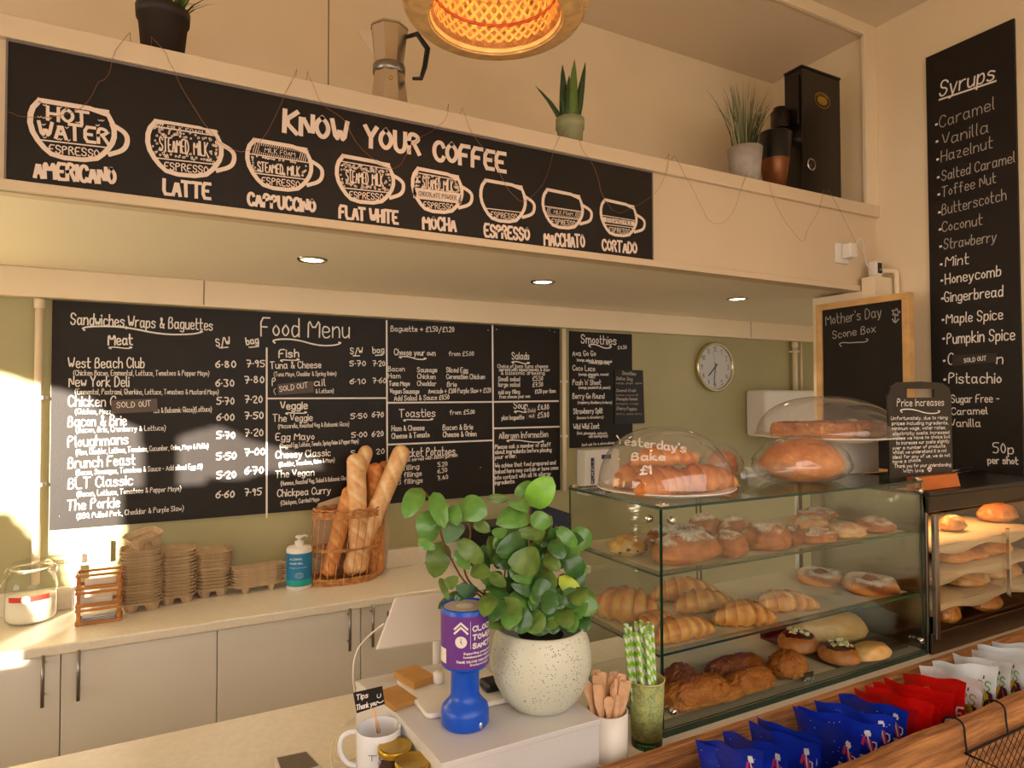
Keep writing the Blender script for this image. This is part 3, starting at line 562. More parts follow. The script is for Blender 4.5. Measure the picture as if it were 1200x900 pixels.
for k in range(5): a = k*1.256; pline(mb, [(1050+5*math.cos(a), 366+4.5*math.sin(a)), (1050+2*math.cos(a+.5), 366+2*math.sin(a+.5)), (1050+5*math.cos(a+1), 366+4.5*math.sin(a+1))], pl, 1)
obj('lettering', mb, chalkdim, t)
q = P(1016, 322, 'y', -1.2)
t = empty('security_camera', (2.79, -1.2, 2.229), 'small white security camera with black face on top of the pillar boxing', 'camera')
obj('camera_body', box(2.765, 2.815, -1.225, -1.185, 2.235, 2.30), whitep, t, bevel=.008, seg=3); obj('lens_panel', box(2.776, 2.804, -1.2275, -1.224, 2.245, 2.292), blackp, t, bevel=.001); obj('camera_base', box(2.77, 2.81, -1.22, -1.19, 2.229, 2.236), whitep, t, bevel=.002)
obj('lens', MB().sphere((2.79, -1.228, 2.262), .004, .002, .004, 10, 6), chrome, t, smooth=True)
x = P(988, 297, 'y', SY).x; z = P(988, 297, 'y', SY).z
t = empty('wall_socket', (x, SY+.012, z-.045), 'white single socket with a plugged-in adapter on the bulkhead by the pillar', 'socket')
obj('face_plate', box(x-.045, x+.04, SY, SY+.012, z-.045, z+.045), whitep, t, bevel=.004); obj('power_adapter', box(x-.012, x+.038, SY-.045, SY, z-.025, z+.04), whitep, t, bevel=.008, seg=3)
mb = MB().tube(smooth3([(2.815, -1.20, 2.20+.06), (2.87, -1.235, 2.262), (2.872, -1.25, 2.255), (2.872, -1.25, 2.20), (2.872, -1.25, 1.9)]), .011, 12)
obj('bent_pipe', mb, creamtrim, smooth=True, label='white bent waste pipe running down beside the pillar under the camera', cat='pipe')
mb = MB().tube(smooth3([(x+.01, SY-.045, z+.02), (x+.03, SY-.07, z+.07), (2.74, -1.19, 2.30), (2.76, -1.2, 2.26), (2.74, -1.21, 2.25), (2.755, -1.22, 2.235)], 3), .0022, 6)
obj('camera_cable', mb, whitep, smooth=True, label='thin white cable between the adapter and the security camera', cat='cable')
# ================================================================== back run: cabinets, worktop, things on it
WF = -.436; WT = .9; X3 = P(693, 655, 'y', WF).x
struct('baseboard_back', box(-2.5, X3-.02, WF+.06, WF+.075, 0, .1), doorm)
obj('worktop', MB().box(-2.5, X3, WF, -.001, WT-.034, WT), worktopm, bevel=.006, seg=3, label='long cream worktop with rounded front edge under the menu boards', cat='worktop')
obj('upstand', MB().box(-2.5, X3, -.02, -.001, WT, .985), worktopm, bevel=.002, label='low cream upstand along the wall behind the worktop', cat='upstand')
DF = WF+.022; D = [-.76, P(71, 790, 'y', DF).x, P(254.5, 760, 'y', DF).x, P(423, 730, 'y', DF).x, 1.14, X3-.02]
def cabinet(i, j, handles, label):
    t = empty('base_cabinet', ((D[i]+D[j])/2, DF+.1, 0), label, 'cabinet')
    obj('carcass', box(D[i]+.001, D[j]-.001, DF+.019, -.002, .1, WT-.0345), doorm, t)
    for k in range(i, j):
        d = obj('door', box(D[k]+.0015, D[k+1]-.0015, DF, DF+.018, .12, WT-.04), doorm, t, bevel=.0015)
        hx = handles[k-i]; mb = MB(); hz1 = P(92, 762, 'y', DF-.03).z; hz0 = hz1-.163
        mb.tube([(hx, DF-.032, hz0), (hx, DF-.032, hz1)], .0055, 12)
        for z in (hz0+.03, hz1-.03): mb.tube([(hx, DF-.032, z), (hx, DF, z)], .0035, 8)
        obj('handle', mb, steel, d, smooth=True)
hx = [P(x, y, 'y', DF-.03).x for x, y in ((50, 795), (92, 790), (410, 730), (437, 725))]
cabinet(0, 1, [hx[0]], 'cream base cabinet at the far left below the sugar jar')
cabinet(1, 3, [hx[1], hx[2]], 'double-door cream base cabinet under the stacked cup carriers')
cabinet(3, 5, [hx[3], D[5]-.04], 'cream base cabinet behind the tablet till')

# double wall socket, cable trunk
q0, q1 = P(75, 640, 'y', -.03), P(130, 634, 'y', -.03); zc = P(102, 650, 'y', -.03).z
t = empty('double_socket', ((q0.x+q1.x)/2, -.03, zc-.04), 'white double wall socket under the left end of the food menu', 'socket')
obj('face_plate', MB().box(q0.x, q1.x, -.03, -.001, zc-.04, zc+.042), whitep, t, bevel=.006, seg=3)
for k in (0, 1):
    cx = q0.x+.037+k*.072
    mb = MB().box(cx-.002, cx+.002, -.0306, -.029, zc+.004, zc+.012)
    for dx in (-.011, .011): mb.box(cx+dx-.003, cx+dx+.003, -.0306, -.029, zc-.016, zc-.012)
    obj('socket_holes', mb, blackp, t)
    obj('rocker_switch', MB().box(q0.x+.058+k*.018, q0.x+.072+k*.018, -.034, -.03, zc+.008, zc+.028), whitep, t, bevel=.002)
obj('plug', MB().box(q0.x+.02, q0.x+.06, -.062, -.03, zc-.028, zc+.008), whitep, t, bevel=.008, seg=3)
x = P(89, 700, 'y', -.03).x
obj('cable_duct', MB().box(x-.014, x+.014, -.045, -.021, WT, zc-.041), whitep, bevel=.003, label='short white cable trunk dropping from the double socket to the worktop', cat='trunking')

# clip-top sugar jar
q = P(37, 724, 'z', WT); q.y -= .01; R_ = .064; cy = -.105; c = Vector((P(37, 700, 'y', cy).x, cy, WT))
s = mpx(c)
t = empty('sugar_jar', c, 'clear clip-top glass jar half full of sugar with a red ribbon label', 'jar')
R_ = 25.5*s; H_ = 66*s
obj('glass_body', MB().lathe([(0, .002), (R_*.86, .002), (R_*.98, .012), (R_, .03), (R_, H_*.62), (R_*.92, H_*.78), (R_*.72, H_*.86), (R_*.70, H_*.9)], c, 36), clear, t, smooth=True)
obj('sugar', MB().lathe([(0, .006), (R_*.84, .006), (R_*.95, .016), (R_*.965, .04), (R_*.96, H_*.44), (R_*.5, H_*.47), (0, H_*.45)], c, 32), mat('sugar_white', (236, 226, 206), .9, bump=.2, bscale=400), t, smooth=True)
l = obj('glass_lid', MB().lathe([(0, H_*1.04), (R_*.55, H_*1.05), (R_*.7, H_*1.03), (R_*.8, H_*.99), (R_*.8, H_*.95), (0, H_*.945)], c, 36), clear, t, smooth=True)
obj('seal', MB().lathe([(R_*.7, H_*.925), (R_*.82, H_*.925), (R_*.82, H_*.945), (R_*.7, H_*.945)], c, 32), mat('seal_rubber', (222, 200, 160), .7), t, smooth=True)
mb = MB().tube([c+Vector((R_*.74*math.cos(a), R_*.74*math.sin(a), H_*.9)) for a in [k*PI/12 for k in range(24)]], .0016, 6, closed=True)
for sx in (-1, 1):
    mb.tube([c+Vector((sx*R_*.74, -.004, H_*.9)), c+Vector((sx*R_*.98, -.01, H_*.93)), c+Vector((sx*R_*.96, -.012, H_*.82)), c+Vector((sx*R_*.78, 0, H_*.88))], .0014, 6)
    mb.tube([c+Vector((sx*R_*.8, .0, H_*.98)), c+Vector((sx*R_*.98, -.004, H_*.93))], .0014, 6)
mb.tube([c+Vector((-R_*.96, -.01, H_*.82)), c+Vector((-R_*1.05, -.03, H_*.72)), c+Vector((-R_*1.15, -.03, H_*.62)), c+Vector((-R_*1.08, -.02, H_*.62))], .0014, 6)
obj('wire_clip', mb, chrome, t, smooth=True)
def arcband(c, r, z0, z1, a0, a1, n=10):
    return MB().lathe([(r, z0), (r, z1)], c, n, a0=a0, a1=a1)
va = math.atan2(CAM.y-c.y, CAM.x-c.x)
obj('ribbon', arcband(c, R_*1.015, H_*.42, H_*.51, va-.95, va+.7), mat('red_ribbon', (200, 52, 40), .5), t)
obj('round_label', MB().sphere(c+Vector((math.cos(va-.2), math.sin(va-.2), 0))*R_*1.015+Vector((0, 0, H_*.46)), .014, .003, .014, 14, 8), mat('label_white', (236, 226, 206), .6), t, smooth=True)

# little wooden crate rack with sachets
cc = P(114, 731, 'z', WT); s = mpx(cc); W_ = 44*s; H_ = 60*s; yf = cc.y; x0 = P(89, 735, 'y', yf).x; Dp = .075
t = empty('crate_rack', (x0+W_/2, yf+Dp/2, WT), 'small three-tier wooden crate rack on the worktop left of the cup carriers', 'rack')
for px in (x0, x0+W_-.006):
    for py in (yf, yf+Dp-.006): obj('corner_post', box(px, px+.006, py, py+.006, WT, WT+H_), oak, t)
for k in range(3):
    zb = WT+.002+k*H_*.335
    obj('tray_base', box(x0+.006, x0+W_-.006, yf+.006, yf+Dp-.006, zb, zb+.003), oak, t)
    for za, hh in ((zb, .012), (zb+H_*.25, .009)):
        obj('slat', box(x0-.003, x0+W_+.003, yf-.004, yf, za, za+hh), oak, t, bevel=.001); obj('slat', box(x0-.003, x0+W_+.003, yf+Dp, yf+Dp+.004, za, za+hh), oak, t)
        obj('slat', box(x0-.004, x0, yf, yf+Dp, za, za+hh), oak, t); obj('slat', box(x0+W_, x0+W_+.004, yf, yf+Dp, za, za+hh), oak, t)
    for px in (x0, x0+W_-.012): obj('slat_upright', box(px, px+.012, yf-.002, yf+.001, zb, zb+H_*.3), oak, t)
for k in range(7):
    z = WT+.0062+k*.0026; dx = rnd.uniform(-.002, .002)
    obj('sachet', box(x0+.014+dx, x0+W_-.016+dx, yf+.010, yf+Dp-.012, z, z+.0022), mat('sachet_blue_white' if k % 2 else 'sachet_white', (90, 96, 140) if k % 2 else (226, 222, 214), .5), label='flat sugar sachet stacked in the bottom tray of the wooden rack', cat='sachet', group='sachets in the wooden rack')
for k, (dx, h) in enumerate(((-.006, .0), (.004, .004))):
    o = MB().box(x0+.016+dx, x0+W_-.02+dx, yf+.02+k*.02, yf+.03+k*.02, WT+.0055+H_*.335*(k+1), WT+.03+H_*.335*(k+1))
    obj('sachet', o, mat('sachet_cream', (226, 214, 196), .5), bevel=.002, label=('cream sachet standing in the middle tray of the wooden rack', 'cream sachet standing in the top tray of the wooden rack')[k], cat='sachet')

# pulp cup carriers
def carrier_mesh(a, b, h, foot, seed):
    """octagonal moulded tray: rim, sloped wall, four cup wells and feet"""
    r = random.Random(seed); mb = MB(); n = 8
    def ring(u, v, z, ch=.3): return [(x+r.uniform(-.0006, .0006), y+r.uniform(-.0006, .0006), z+r.uniform(-.0004, .0004)) for x, y in ((u, -v*(1-ch)), (u, v*(1-ch)), (u*(1-ch), v), (-u*(1-ch), v), (-u, v*(1-ch)), (-u, -v*(1-ch)), (-u*(1-ch), -v), (u*(1-ch), -v))]
    R_ = [ring(a, b, h), ring(a*1.045, b*1.045, h-.0014), ring(a*.97, b*.97, h-.005), ring(a*.86, b*.86, foot), ring(a*.84, b*.84, foot), ring(a*.93, b*.93, h-.010), ring(a*.965, b*.965, h-.001)]
    vs = [q for g in R_ for q in g]; fs = []
    for i in range(len(R_)):
        j = (i+1) % len(R_)
        if i == 3: continue
        for k in range(n): fs.append((i*n+k, i*n+(k+1) % n, j*n+(k+1) % n, j*n+k))
    mb.add(vs, fs)
    # saddles between wells
    mb.add([(x*a*.84, y*b*.84, z) for x, y, z in ((-1, -.12, foot), (1, -.12, foot), (1, .12, foot), (-1, .12, foot), (-.9, 0, foot+.012), (.9, 0, foot+.012))], [(0, 1, 5, 4), (2, 3, 4, 5), (0, 4, 3), (1, 2, 5)])
    for sx in (-1, 1):
        for sy in (-1, 1):
            cx, cy_ = sx*a*.50, sy*b*.48; rr = min(a, b)*.40
            k6 = [(cx+rr*math.cos(t*PI/4+.39)*1.05, cy_+rr*math.sin(t*PI/4+.39)) for t in range(8)]
            k7 = [(cx+rr*.66*math.cos(t*PI/4+.39), cy_+rr*.66*math.sin(t*PI/4+.39)) for t in range(8)]
            mb.add([(x, y, foot) for x, y in k6]+[(x, y, .0) for x, y in k7], [(i, (i+1) % 8, (i+1) % 8+8, i+8) for i in range(8)]+[tuple(range(15, 7, -1))])
    return mb
def stack(px, py, wpx, n, toppx, first_label, lab, grp, z0=WT, pos=None, ab=(1, 1), rz=0, foot=.024, skew=.002):
    c = pos or P(px, py, 'z', z0); s = mpx(c); a = wpx*s*.5/1.04; b = a*ab[1]; c = Vector((c.x, c.y+b*.8 if pos is None else c.y, z0))
    dz = ((py-toppx)*s-foot-.014)/max(n-1, 1) if toppx else .0085
    base = carrier_mesh(a, b, foot+.014, foot, n); me = None
    for k in range(n):
        if me is None:
            o = obj('cup_carrier', base, pulp, world=False, label=lab, cat='cup carrier', group=grp); me = o.data
        else:
            o = bpy.data.objects.new('cup_carrier', me); COL.objects.link(o); tag(o, lab, 'cup carrier', grp)
        if k == n-1: tag(o, first_label); del o['group']
        if k == 0 and n > 1: tag(o, lab.replace('within', 'at the bottom of')); del o['group']
        o.location = (c.x+rnd.uniform(-skew, skew), c.y+rnd.uniform(-skew, skew), z0+k*dz); o.rotation_euler = (0, 0, rz+rnd.uniform(-.03, .03))
    return c, a, b, z0+(n-1)*dz+foot+.014
c1, a1, b1, zt1 = stack(165, 717, 45, 18, 645, 'brown pulp cup carrier on top of the flat-laid ones in the tall leftmost stack', 'brown pulp cup carrier within the tall leftmost stack', 'cup carriers in the leftmost stack')
# the crumpled upright one on the left stack
o = obj('cup_carrier', carrier_mesh(a1*.85, a1*.8, .05, .03, 3), pulp, world=False, label='brown pulp cup carrier lying tipped on top of the tall leftmost stack', cat='cup carrier')
o.location = (c1.x+.01, c1.y, zt1+.004); o.rotation_euler = (.12, -.22, .4)
stack(208, 708, 40, 14, 645, 'brown pulp cup carrier on top of the second stack from the left', 'brown pulp cup carrier within the second stack from the left', 'cup carriers in the second stack')
c3, a3, b3, zt3 = stack(250, 700, 38, 6, 669, 'brown pulp cup carrier topping the lower half of the third stack', 'brown pulp cup carrier within the lower half of the third stack', 'cup carriers in the lower third stack')
stack(250, 669, 41, 8, None, 'brown pulp cup carrier on top of the third stack from the left', 'brown pulp cup carrier within the upper half of the third stack', 'cup carriers in the upper third stack', z0=zt3-.022, pos=c3)
c4 = P(303, 694, 'z', WT)
stack(303, 694, 60, 7, 664, 'long brown pulp carrier on top of the low stack by the sanitiser bottle', 'long brown pulp carrier within the low stack by the sanitiser bottle', 'long carriers in the low stack', ab=(1, .36), rz=.10)

# sanitiser bottle
c = P(352, 691, 'z', WT); s = mpx(c); c.y += .03; R_ = 14.5*s; H_ = 50*s
t = empty('sanitiser_bottle', c, 'white pump bottle of hand sanitiser with a blue label beside the bread basket', 'bottle')
obj('bottle_body', MB().lathe([(0, 0), (R_*.95, 0), (R_, .004), (R_, H_*.93), (R_*.9, H_*.98), (R_*.35, H_), (0, H_)], c, 32), whitep, t, smooth=True)
va = math.atan2(CAM.y-c.y, CAM.x-c.x)
obj('label_band', MB().lathe([(R_*1.01, H_*.1), (R_*1.01, H_*.86)], c, 24, a0=va-1.5, a1=va+1.5), mat('label_blue', (28, 120, 170), .4), t, smooth=True)
obj('label_foot', MB().lathe([(R_*1.016, H_*.11), (R_*1.016, H_*.25)], c, 24, a0=va-1.45, a1=va+1.45), mat('label_teal', (30, 160, 150), .4), t, smooth=True)
def cyltext(mb, s_, c, r, a0, a1, z, h, wd, off=.0006, mi=0, up=1):
    st, W = glyphs(s_, .1, 2); nn = lambda q: Vector((q.x-c.x, q.y-c.y, 0)).normalized()
    for p in st:
        ribbon(mb, [Vector((c.x+r*math.cos(a0+(a1-a0)*q[0]/W), c.y+r*math.sin(a0+(a1-a0)*q[0]/W), z+q[1]*h/10)) for q in p], wd, nn, off, mi)
mb = MB(); cyltext(mb, 'ALCOHOL', c, R_*1.018, va-.75, va+.25, c.z+H_*.72, .007, .0014); cyltext(mb, 'HAND GEL', c, R_*1.018, va-.75, va+.3, c.z+H_*.62, .007, .0014)
cyltext(mb, 'kills germs on hands', c, R_*1.018, va-.8, va+.6, c.z+H_*.53, .003, .0006)
for k in range(3):
    rr = .007+k*.005; mb2 = [Vector((c.x+R_*1.02*math.cos(va+rr/R_*math.cos(a)), c.y+R_*1.02*math.sin(va+rr/R_*math.cos(a)), c.z+H_*.36+rr*.7*math.sin(a))) for a in [j*PI/10 for j in range(21)]]
    ribbon(mb, mb2, .0007, lambda q: Vector((q.x-c.x, q.y-c.y, 0)).normalized(), .0003)
obj('lettering', mb, mat('print_white', (230, 238, 240), .5), t)
obj('pump', MB().lathe([(R_*.34, H_), (R_*.36, H_+.018), (R_*.14, H_+.02), (R_*.14, H_+.03), (R_*.3, H_+.032), (R_*.3, H_+.04), (0, H_+.042)], c, 20).tube([c+Vector((0, 0, H_+.036)), c+Vector((.02, -.008, H_+.042)), c+Vector((.034, -.012, H_+.036))], .004, 8), whitep, t, smooth=True)

# wicker bread basket
c = P(405, 684, 'z', WT); s = mpx(c); Rb, Rt, Hb = 40*s, 43.5*s, 86*s; c.y = -.122; FY = .084/Rb; lean = 12*s
t = empty('bread_basket', c, 'tall open-weave wicker basket holding baguettes', 'basket')
def bp_(a, z, e=0): f = z/Hb; r = (Rb+(Rt-Rb)*f)+e; return c+Vector((r*math.cos(a)+lean*f*.8, r*math.sin(a)*FY-.005*f, z))
for k in range(26):
    a = 2*PI*k/26; obj('stake', MB().tube([bp_(a, Hb*j/6+.001) for j in range(7)], .0021, 6), wicker, t, smooth=True)
for nm, z0, rows, rr in (('base_weave', .003, 6, .0034), ('middle_weave', Hb*.46, 3, .0026), ('rim_weave', Hb*.90, 6, .0033)):
    for k in range(rows):
        N = 104; obj(nm, MB().tube([bp_(2*PI*j/N, z0+k*rr*1.45, .0028*math.sin(j*26*PI/N*1.0+k*PI)) for j in range(N)], rr*.75, 6, closed=True), wicker, t, smooth=True)
N = 90; obj('rim_braid', MB().tube([bp_(2*PI*j/N, Hb+.002+.003*math.sin(j*1.4), .003*math.cos(j*1.4)) for j in range(N)], .004, 6, closed=True), wicker, t, smooth=True)
obj('basket_floor', MB().lathe([(0, .003), (Rb*.98, .003)], c, 26, sy=FY), wicker, t)
bread = pastrymat('baguette_crust', (246, 216, 168), (206, 146, 84))
breadd = pastrymat('baguette_crust_dark', (232, 170, 96), (180, 104, 44))
def baguette(p0, p1, r, label, m=bread, slashes=5, seed=0):
    p0, p1 = Vector(p0), Vector(p1); d = p1-p0; L_ = d.length; d.normalize(); R0 = random.Random(seed)
    a = d.orthogonal().normalized(); tc_ = (CAM-p0).normalized(); a = (tc_-d*tc_.dot(d)).normalized(); b = d.cross(a)
    mb = MB(); NU, NV = 28, 90; vs = []; tone = []
    for i in range(NV+1):
        f = i/NV; e = min(1, (1-abs(2*f-1))*7); rr = r*math.sqrt(max(0, 1-(1-e)**2))
        for j in range(NU):
            an = 2*PI*j/NU; ca, sa = math.cos(an), math.sin(an)
            q = f*slashes*1.4+.5*sa*.9; sl_ = q-math.floor(q); top = max(0, ca)
            rid = math.exp(-((sl_-.5)/.16)**2)*top; lip = math.exp(-((sl_-.28)/.06)**2)*top
            nn = noise.noise(Vector((f*9+seed, ca*1.3, sa*1.3)))
            k = rr*(1+.04*nn-.14*rid+.09*lip); vs.append(p0+d*(f*L_)+(a*ca+b*sa)*k); tone.append(.48+.3*nn-.55*rid+.5*lip+.2*(1-e))
    mb.add(vs, [(i*NU+j, i*NU+(j+1) % NU, (i+1)*NU+(j+1) % NU, (i+1)*NU+j) for i in range(NV) for j in range(NU)]+[tuple(range(NU))[::-1], tuple(NV*NU+j for j in range(NU))])
    return obj('baguette', mb, m, smooth=True, tone=tone, label=label, cat='baguette')
def bg(x0, y0, x1, y1, yy0, yy1, wpx, label, **k):
    a = P(x0, y0, 'y', yy0); b = P(x1, y1, 'y', yy1); return baguette(a, b, wpx*mpx(b)*.5, label, **k)
yc = c.y
bg(421, 672, 417, 531, yc-.035, yc-.04, 22, 'pale baguette standing upright at the front of the basket', seed=1)
bg(408, 674, 474, 522, yc-.03, yc-.045, 21, 'pale baguette leaning right, tip highest on the right of the basket', seed=2)
bg(383, 670, 431, 522, yc+.015, yc+.035, 17, 'thin pale baguette leaning behind the upright front baguette', seed=3)
bg(440, 675, 440, 542, yc+.02, yc+.025, 20, 'darker baked baguette in the middle of the basket', m=breadd, seed=4)
bg(420, 660, 452, 540, yc+.045, yc+.075, 14, 'short golden baguette showing its tip behind the dark one', m=breadd, seed=5)
bg(383, 676, 412, 570, yc-.04, yc-.005, 18, 'golden baguette low on the left inside the basket', m=breadd, seed=6)
# paper bag lining behind
mb = MB(); pts = [(371, 655), (365, 612), (373, 590), (400, 581), (452, 600), (457, 625), (452, 672)]; yb = -.022
vs = [P(x, y, 'y', yb+.001*math.sin(i*2)) for i, (x, y) in enumerate(pts)]; mb.add(vs, [tuple(range(7))])
obj('paper_bag', mb, mat('paper_bag_tan', (196, 170, 140), .8), solid=.0015, label='flattened tan paper bag propped behind the bread basket', cat='bag')

# black knock box, blue dustpan, black clipboard on the right of the worktop
p = P(578, 660, 'z', WT); s = mpx(p); t = empty('black_box', (p.x, p.y+.07, WT), 'black box on the worktop behind the potted plant', 'box')
obj('box_body', box(p.x-30*s, p.x+26*s, p.y, p.y+.13, WT, WT+42*s), blackp, t, bevel=.004); obj('box_lid', box(p.x-31*s, p.x+27*s, p.y-.004, p.y+.134, WT+42*s, WT+45*s), mat('grey_lid', (70, 64, 62), .5), t, bevel=.002)
p = P(507, 662, 'z', WT); o = obj('blue_folder', MB().box(-.045, .055, -.004, .004, 0, .075), mat('folder_blue', (16, 36, 130), .4), world=False, label='small dark blue folder standing on the worktop left of the black box', cat='folder'); o.location = (p.x+.02, p.y+.03, WT); o.rotation_euler = (-.25, -.22, -.2)
p = P(650, 655, 'z', WT); t = empty('card_printer', (p.x, p.y+.06, WT), 'black receipt printer with a raised lid between plant and display case', 'printer')
s = mpx(p); obj('printer_body', box(p.x-24*s, p.x+24*s, p.y-.0, p.y+.12, WT, WT+34*s), blackp, t, bevel=.006, seg=3)
obj('raised_lid', MB().box(p.x-30*s, p.x+30*s, p.y+.03, p.y+.04, WT+34*s, WT+60*s, R=Matrix.Rotation(.35, 3, 'Y')@Matrix.Rotation(-.5, 3, 'X')), mat('printer_lid', (30, 34, 60), .3), t, bevel=.002)
obj('chrome_bar', box(p.x-20*s, p.x+20*s, p.y-.004, p.y, WT+20*s, WT+23*s), chrome, t)

# soap dispenser on the wall, paper towel box, clock
x0, x1 = P(686, 540, 'y', -.09).x, P(726, 540, 'y', -.09).x; z1, z0 = P(700, 527, 'y', -.09).z, P(700, 580, 'y', -.09).z
t = empty('soap_dispenser', ((x0+x1)/2, -.045, z0), 'white wall sanitiser dispenser with dark blue vertical lettering below the smoothies board', 'dispenser')
obj('housing', box(x0, x1, -.09, -.001, z0, z1), whitep, t, bevel=.006, seg=3)
q = mat('print_navy', (24, 34, 92), .4); mb = MB(); st, W = glyphs('PURELL', .05)
xx = P(694, 560, 'y', -.09).x; zz = P(694, 566, 'y', -.09).z; LL = P(694, 538, 'y', -.09).z-zz
obj('logo_frame', box(xx-.008, xx+.014, -.0915, -.09, zz-.006, zz+LL+.006), q, t, bevel=.0005)
for p_ in st: ribbon(mb, [Vector((xx+.009-a_[1]*.0012, -.0915, zz+a_[0]/W*LL)) for a_ in p_], .0022, Vector((0, -1, 0)))
obj('lettering', mb, whitep, t); obj('logo_patch', box(P(705, 535, 'y', -.09).x, P(716, 535, 'y', -.09).x, -.0915, -.09, P(705, 538, 'y', -.09).z, P(705, 533, 'y', -.09).z), q, t)
x0, x1 = P(897, 480, 'y', -.16).x, P(975, 480, 'y', -.16).x; z1 = P(905, 457, 'y', -.16).z
t = empty('towel_dispenser', ((x0+x1)/2, -.08, 1.45), 'large white paper towel dispenser on the wall behind the bagged loaf', 'dispenser')
obj('housing', box(x0, x1, -.16, -.001, 1.45, z1), whitep, t, bevel=.02, seg=4); obj('paper_slot', box(x0+.08, x1-.08, -.15, -.02, 1.445, 1.45), blackp, t)
cx, cz_ = P(839, 430, 'y', -.03).x, P(839, 430, 'y', -.03).z; rc = (P(839, 401, 'y', -.03).z-P(839, 459, 'y', -.03).z)/2
t = empty('wall_clock', (cx, -.02, cz_-rc), 'round chrome-rimmed wall clock on the green wall', 'clock')
def ydisc(prof, n=48): # lathe about y
    m_ = MB().lathe(prof, (0, 0, 0), n); m_.v = [(cx+a, -.0-c_, cz_+b) for a, b, c_ in m_.v]; return m_
obj('rim', ydisc([(rc*.97, .0), (rc, .008), (rc, .03), (rc*.95, .038), (rc*.9, .034), (rc*.9, .012)]), mat('champagne_rim', (200, 186, 150), .25, 1), t, smooth=True)
obj('dial', ydisc([(0, .022), (rc*.91, .022)]), mat('dial_white', (206, 200, 196), .5), t)
mb = MB()
for n in range(1, 13):
    a = PI/2-n*PI/6; st, W = glyphs(str(n), 0); h = rc*.19; k = h/10; x_ = cx+rc*.72*math.cos(a)-W*k/2; z_ = cz_+rc*.72*math.sin(a)-h/2
    for p_ in st: ribbon(mb, [Vector((x_+a_[0]*k, -.0224, z_+a_[1]*k)) for a_ in p_], rc*.022, Vector((0, -1, 0)))
obj('numerals', mb, blackp, t)
def hand(nm, ang, L_, w_, tail=.15):
    d = Vector((math.cos(ang), 0, math.sin(ang))); c0 = Vector((cx, -.024, cz_)); m_ = MB(); ribbon(m_, [c0-d*rc*tail, c0+d*rc*L_], rc*w_, Vector((0, -1, 0)), .0012 if w_ > .03 else .002); obj(nm, m_, blackp, t)
hand('hour_hand', PI/2-(7.52)*PI/6, .5, .055); hand('minute_hand', PI/2-31*PI/30, .72, .04); hand('second_hand', PI/2-58*PI/30, .6, .012, .3)
obj('glass', ydisc([(0, .034), (rc*.9, .033)]), clear, t)
# ================================================================== the front counter and the raised box on it
cnt = obj('front_counter', MB().box(-2.2, XW-.002, -1.885, -1.233, .862, .9), worktopm, bevel=.003, label='long cream serving counter across the foreground', cat='counter')
obj('base_panel', box(-2.2, XW-.002, -1.86, -1.27, 0, .8615), doorm, cnt)
BX0, BX1, BY0, BY1, BZ = .455, .817, -1.848, -1.415, 1.01
t = empty('counter_riser', ((BX0+BX1)/2, (BY0+BY1)/2, .9), 'white raised box on the serving counter under the potted plant', 'riser')
mb = MB().prism([(BX0+.005, BY0), (BX1, BY0), (BX1, BY1), (BX0-.045, BY1), (BX0-.012, BY0+.25)], 'z', .9, BZ-.012)
obj('riser_body', mb, whitem, t)
obj('riser_top', MB().prism([(BX0+.002, BY0-.003), (BX1+.003, BY0-.003), (BX1+.003, BY1), (BX0-.048, BY1), (BX0-.014, BY0+.25)], 'z', BZ-.012, BZ), whitem, t, bevel=.0015)

# ------------------------------------------------------------------ potted plant with round leaves
c = P(634, 838, 'z', BZ); s = mpx(c); c.y += .045; c.x = P(634, 800, 'y', c.y).x; s = mpx(c)
speck = mat('speckled_glaze', (212, 212, 192), .35); nt = speck.node_tree; b = nt.nodes['Principled BSDF']
tc = nt.nodes.new('ShaderNodeTexCoord'); vo = nt.nodes.new('ShaderNodeTexVoronoi'); vo.inputs['Scale'].default_value = 170; nt.links.new(tc.outputs['Object'], vo.inputs[0])
no = nt.nodes.new('ShaderNodeTexNoise'); no.inputs['Scale'].default_value = 14; nt.links.new(tc.outputs['Object'], no.inputs[0])
m1 = nt.nodes.new('ShaderNodeMath'); m1.operation = 'MULTIPLY_ADD'; m1.inputs[1].default_value = -.35; nt.links.new(no.outputs[0], m1.inputs[0]); nt.links.new(vo.outputs[0], m1.inputs[2])
cr = nt.nodes.new('ShaderNodeValToRGB'); cr.color_ramp.elements[0].position = .0; cr.color_ramp.elements[0].color = srgb((104, 92, 66))+(1,); cr.color_ramp.elements[1].position = .035; cr.color_ramp.elements[1].color = srgb((212, 212, 192))+(1,)
nt.links.new(m1.outputs[0], cr.inputs[0]); nt.links.new(cr.outputs[0], b.inputs['Base Color'])
Hp = 91*s
t = empty('potted_plant', c, 'round-leaved green plant in a pale speckled ceramic pot on the white raised box', 'plant')
pf = [(0, .0), (.50, .0), (.60, .03), (.78, .15), (.92, .32), (1.0, .52), (1.0, .68), (.95, .84), (.87, .97), (.84, 1.0), (.80, 1.0), (.80, .9), (0, .88)]
obj('pot', MB().lathe([(r*59*s, z*Hp) for r, z in pf], c, 56), speck, t, smooth=True)
obj('soil', MB().lathe([(0, Hp*.90), (.79*59*s, Hp*.885)], c, 30), mat('soil', (50, 34, 22), .95, bump=.5), t)
lg = [mat('leaf_green', (92, 140, 58), .32, var=.16, vscale=40, coat=.2), mat('leaf_dark', (58, 100, 44), .3, var=.2, vscale=40, coat=.2), mat('leaf_bright', (126, 184, 64), .35, var=.1, vscale=40), mat('leaf_olive', (96, 122, 50), .35, var=.2, vscale=40), mat('leaf_yellow', (188, 206, 60), .4), mat('leaf_blue', (86, 122, 88), .4, var=.1)]
stem = mat('plant_stem', (112, 72, 46), .6)
LR = random.Random(11)
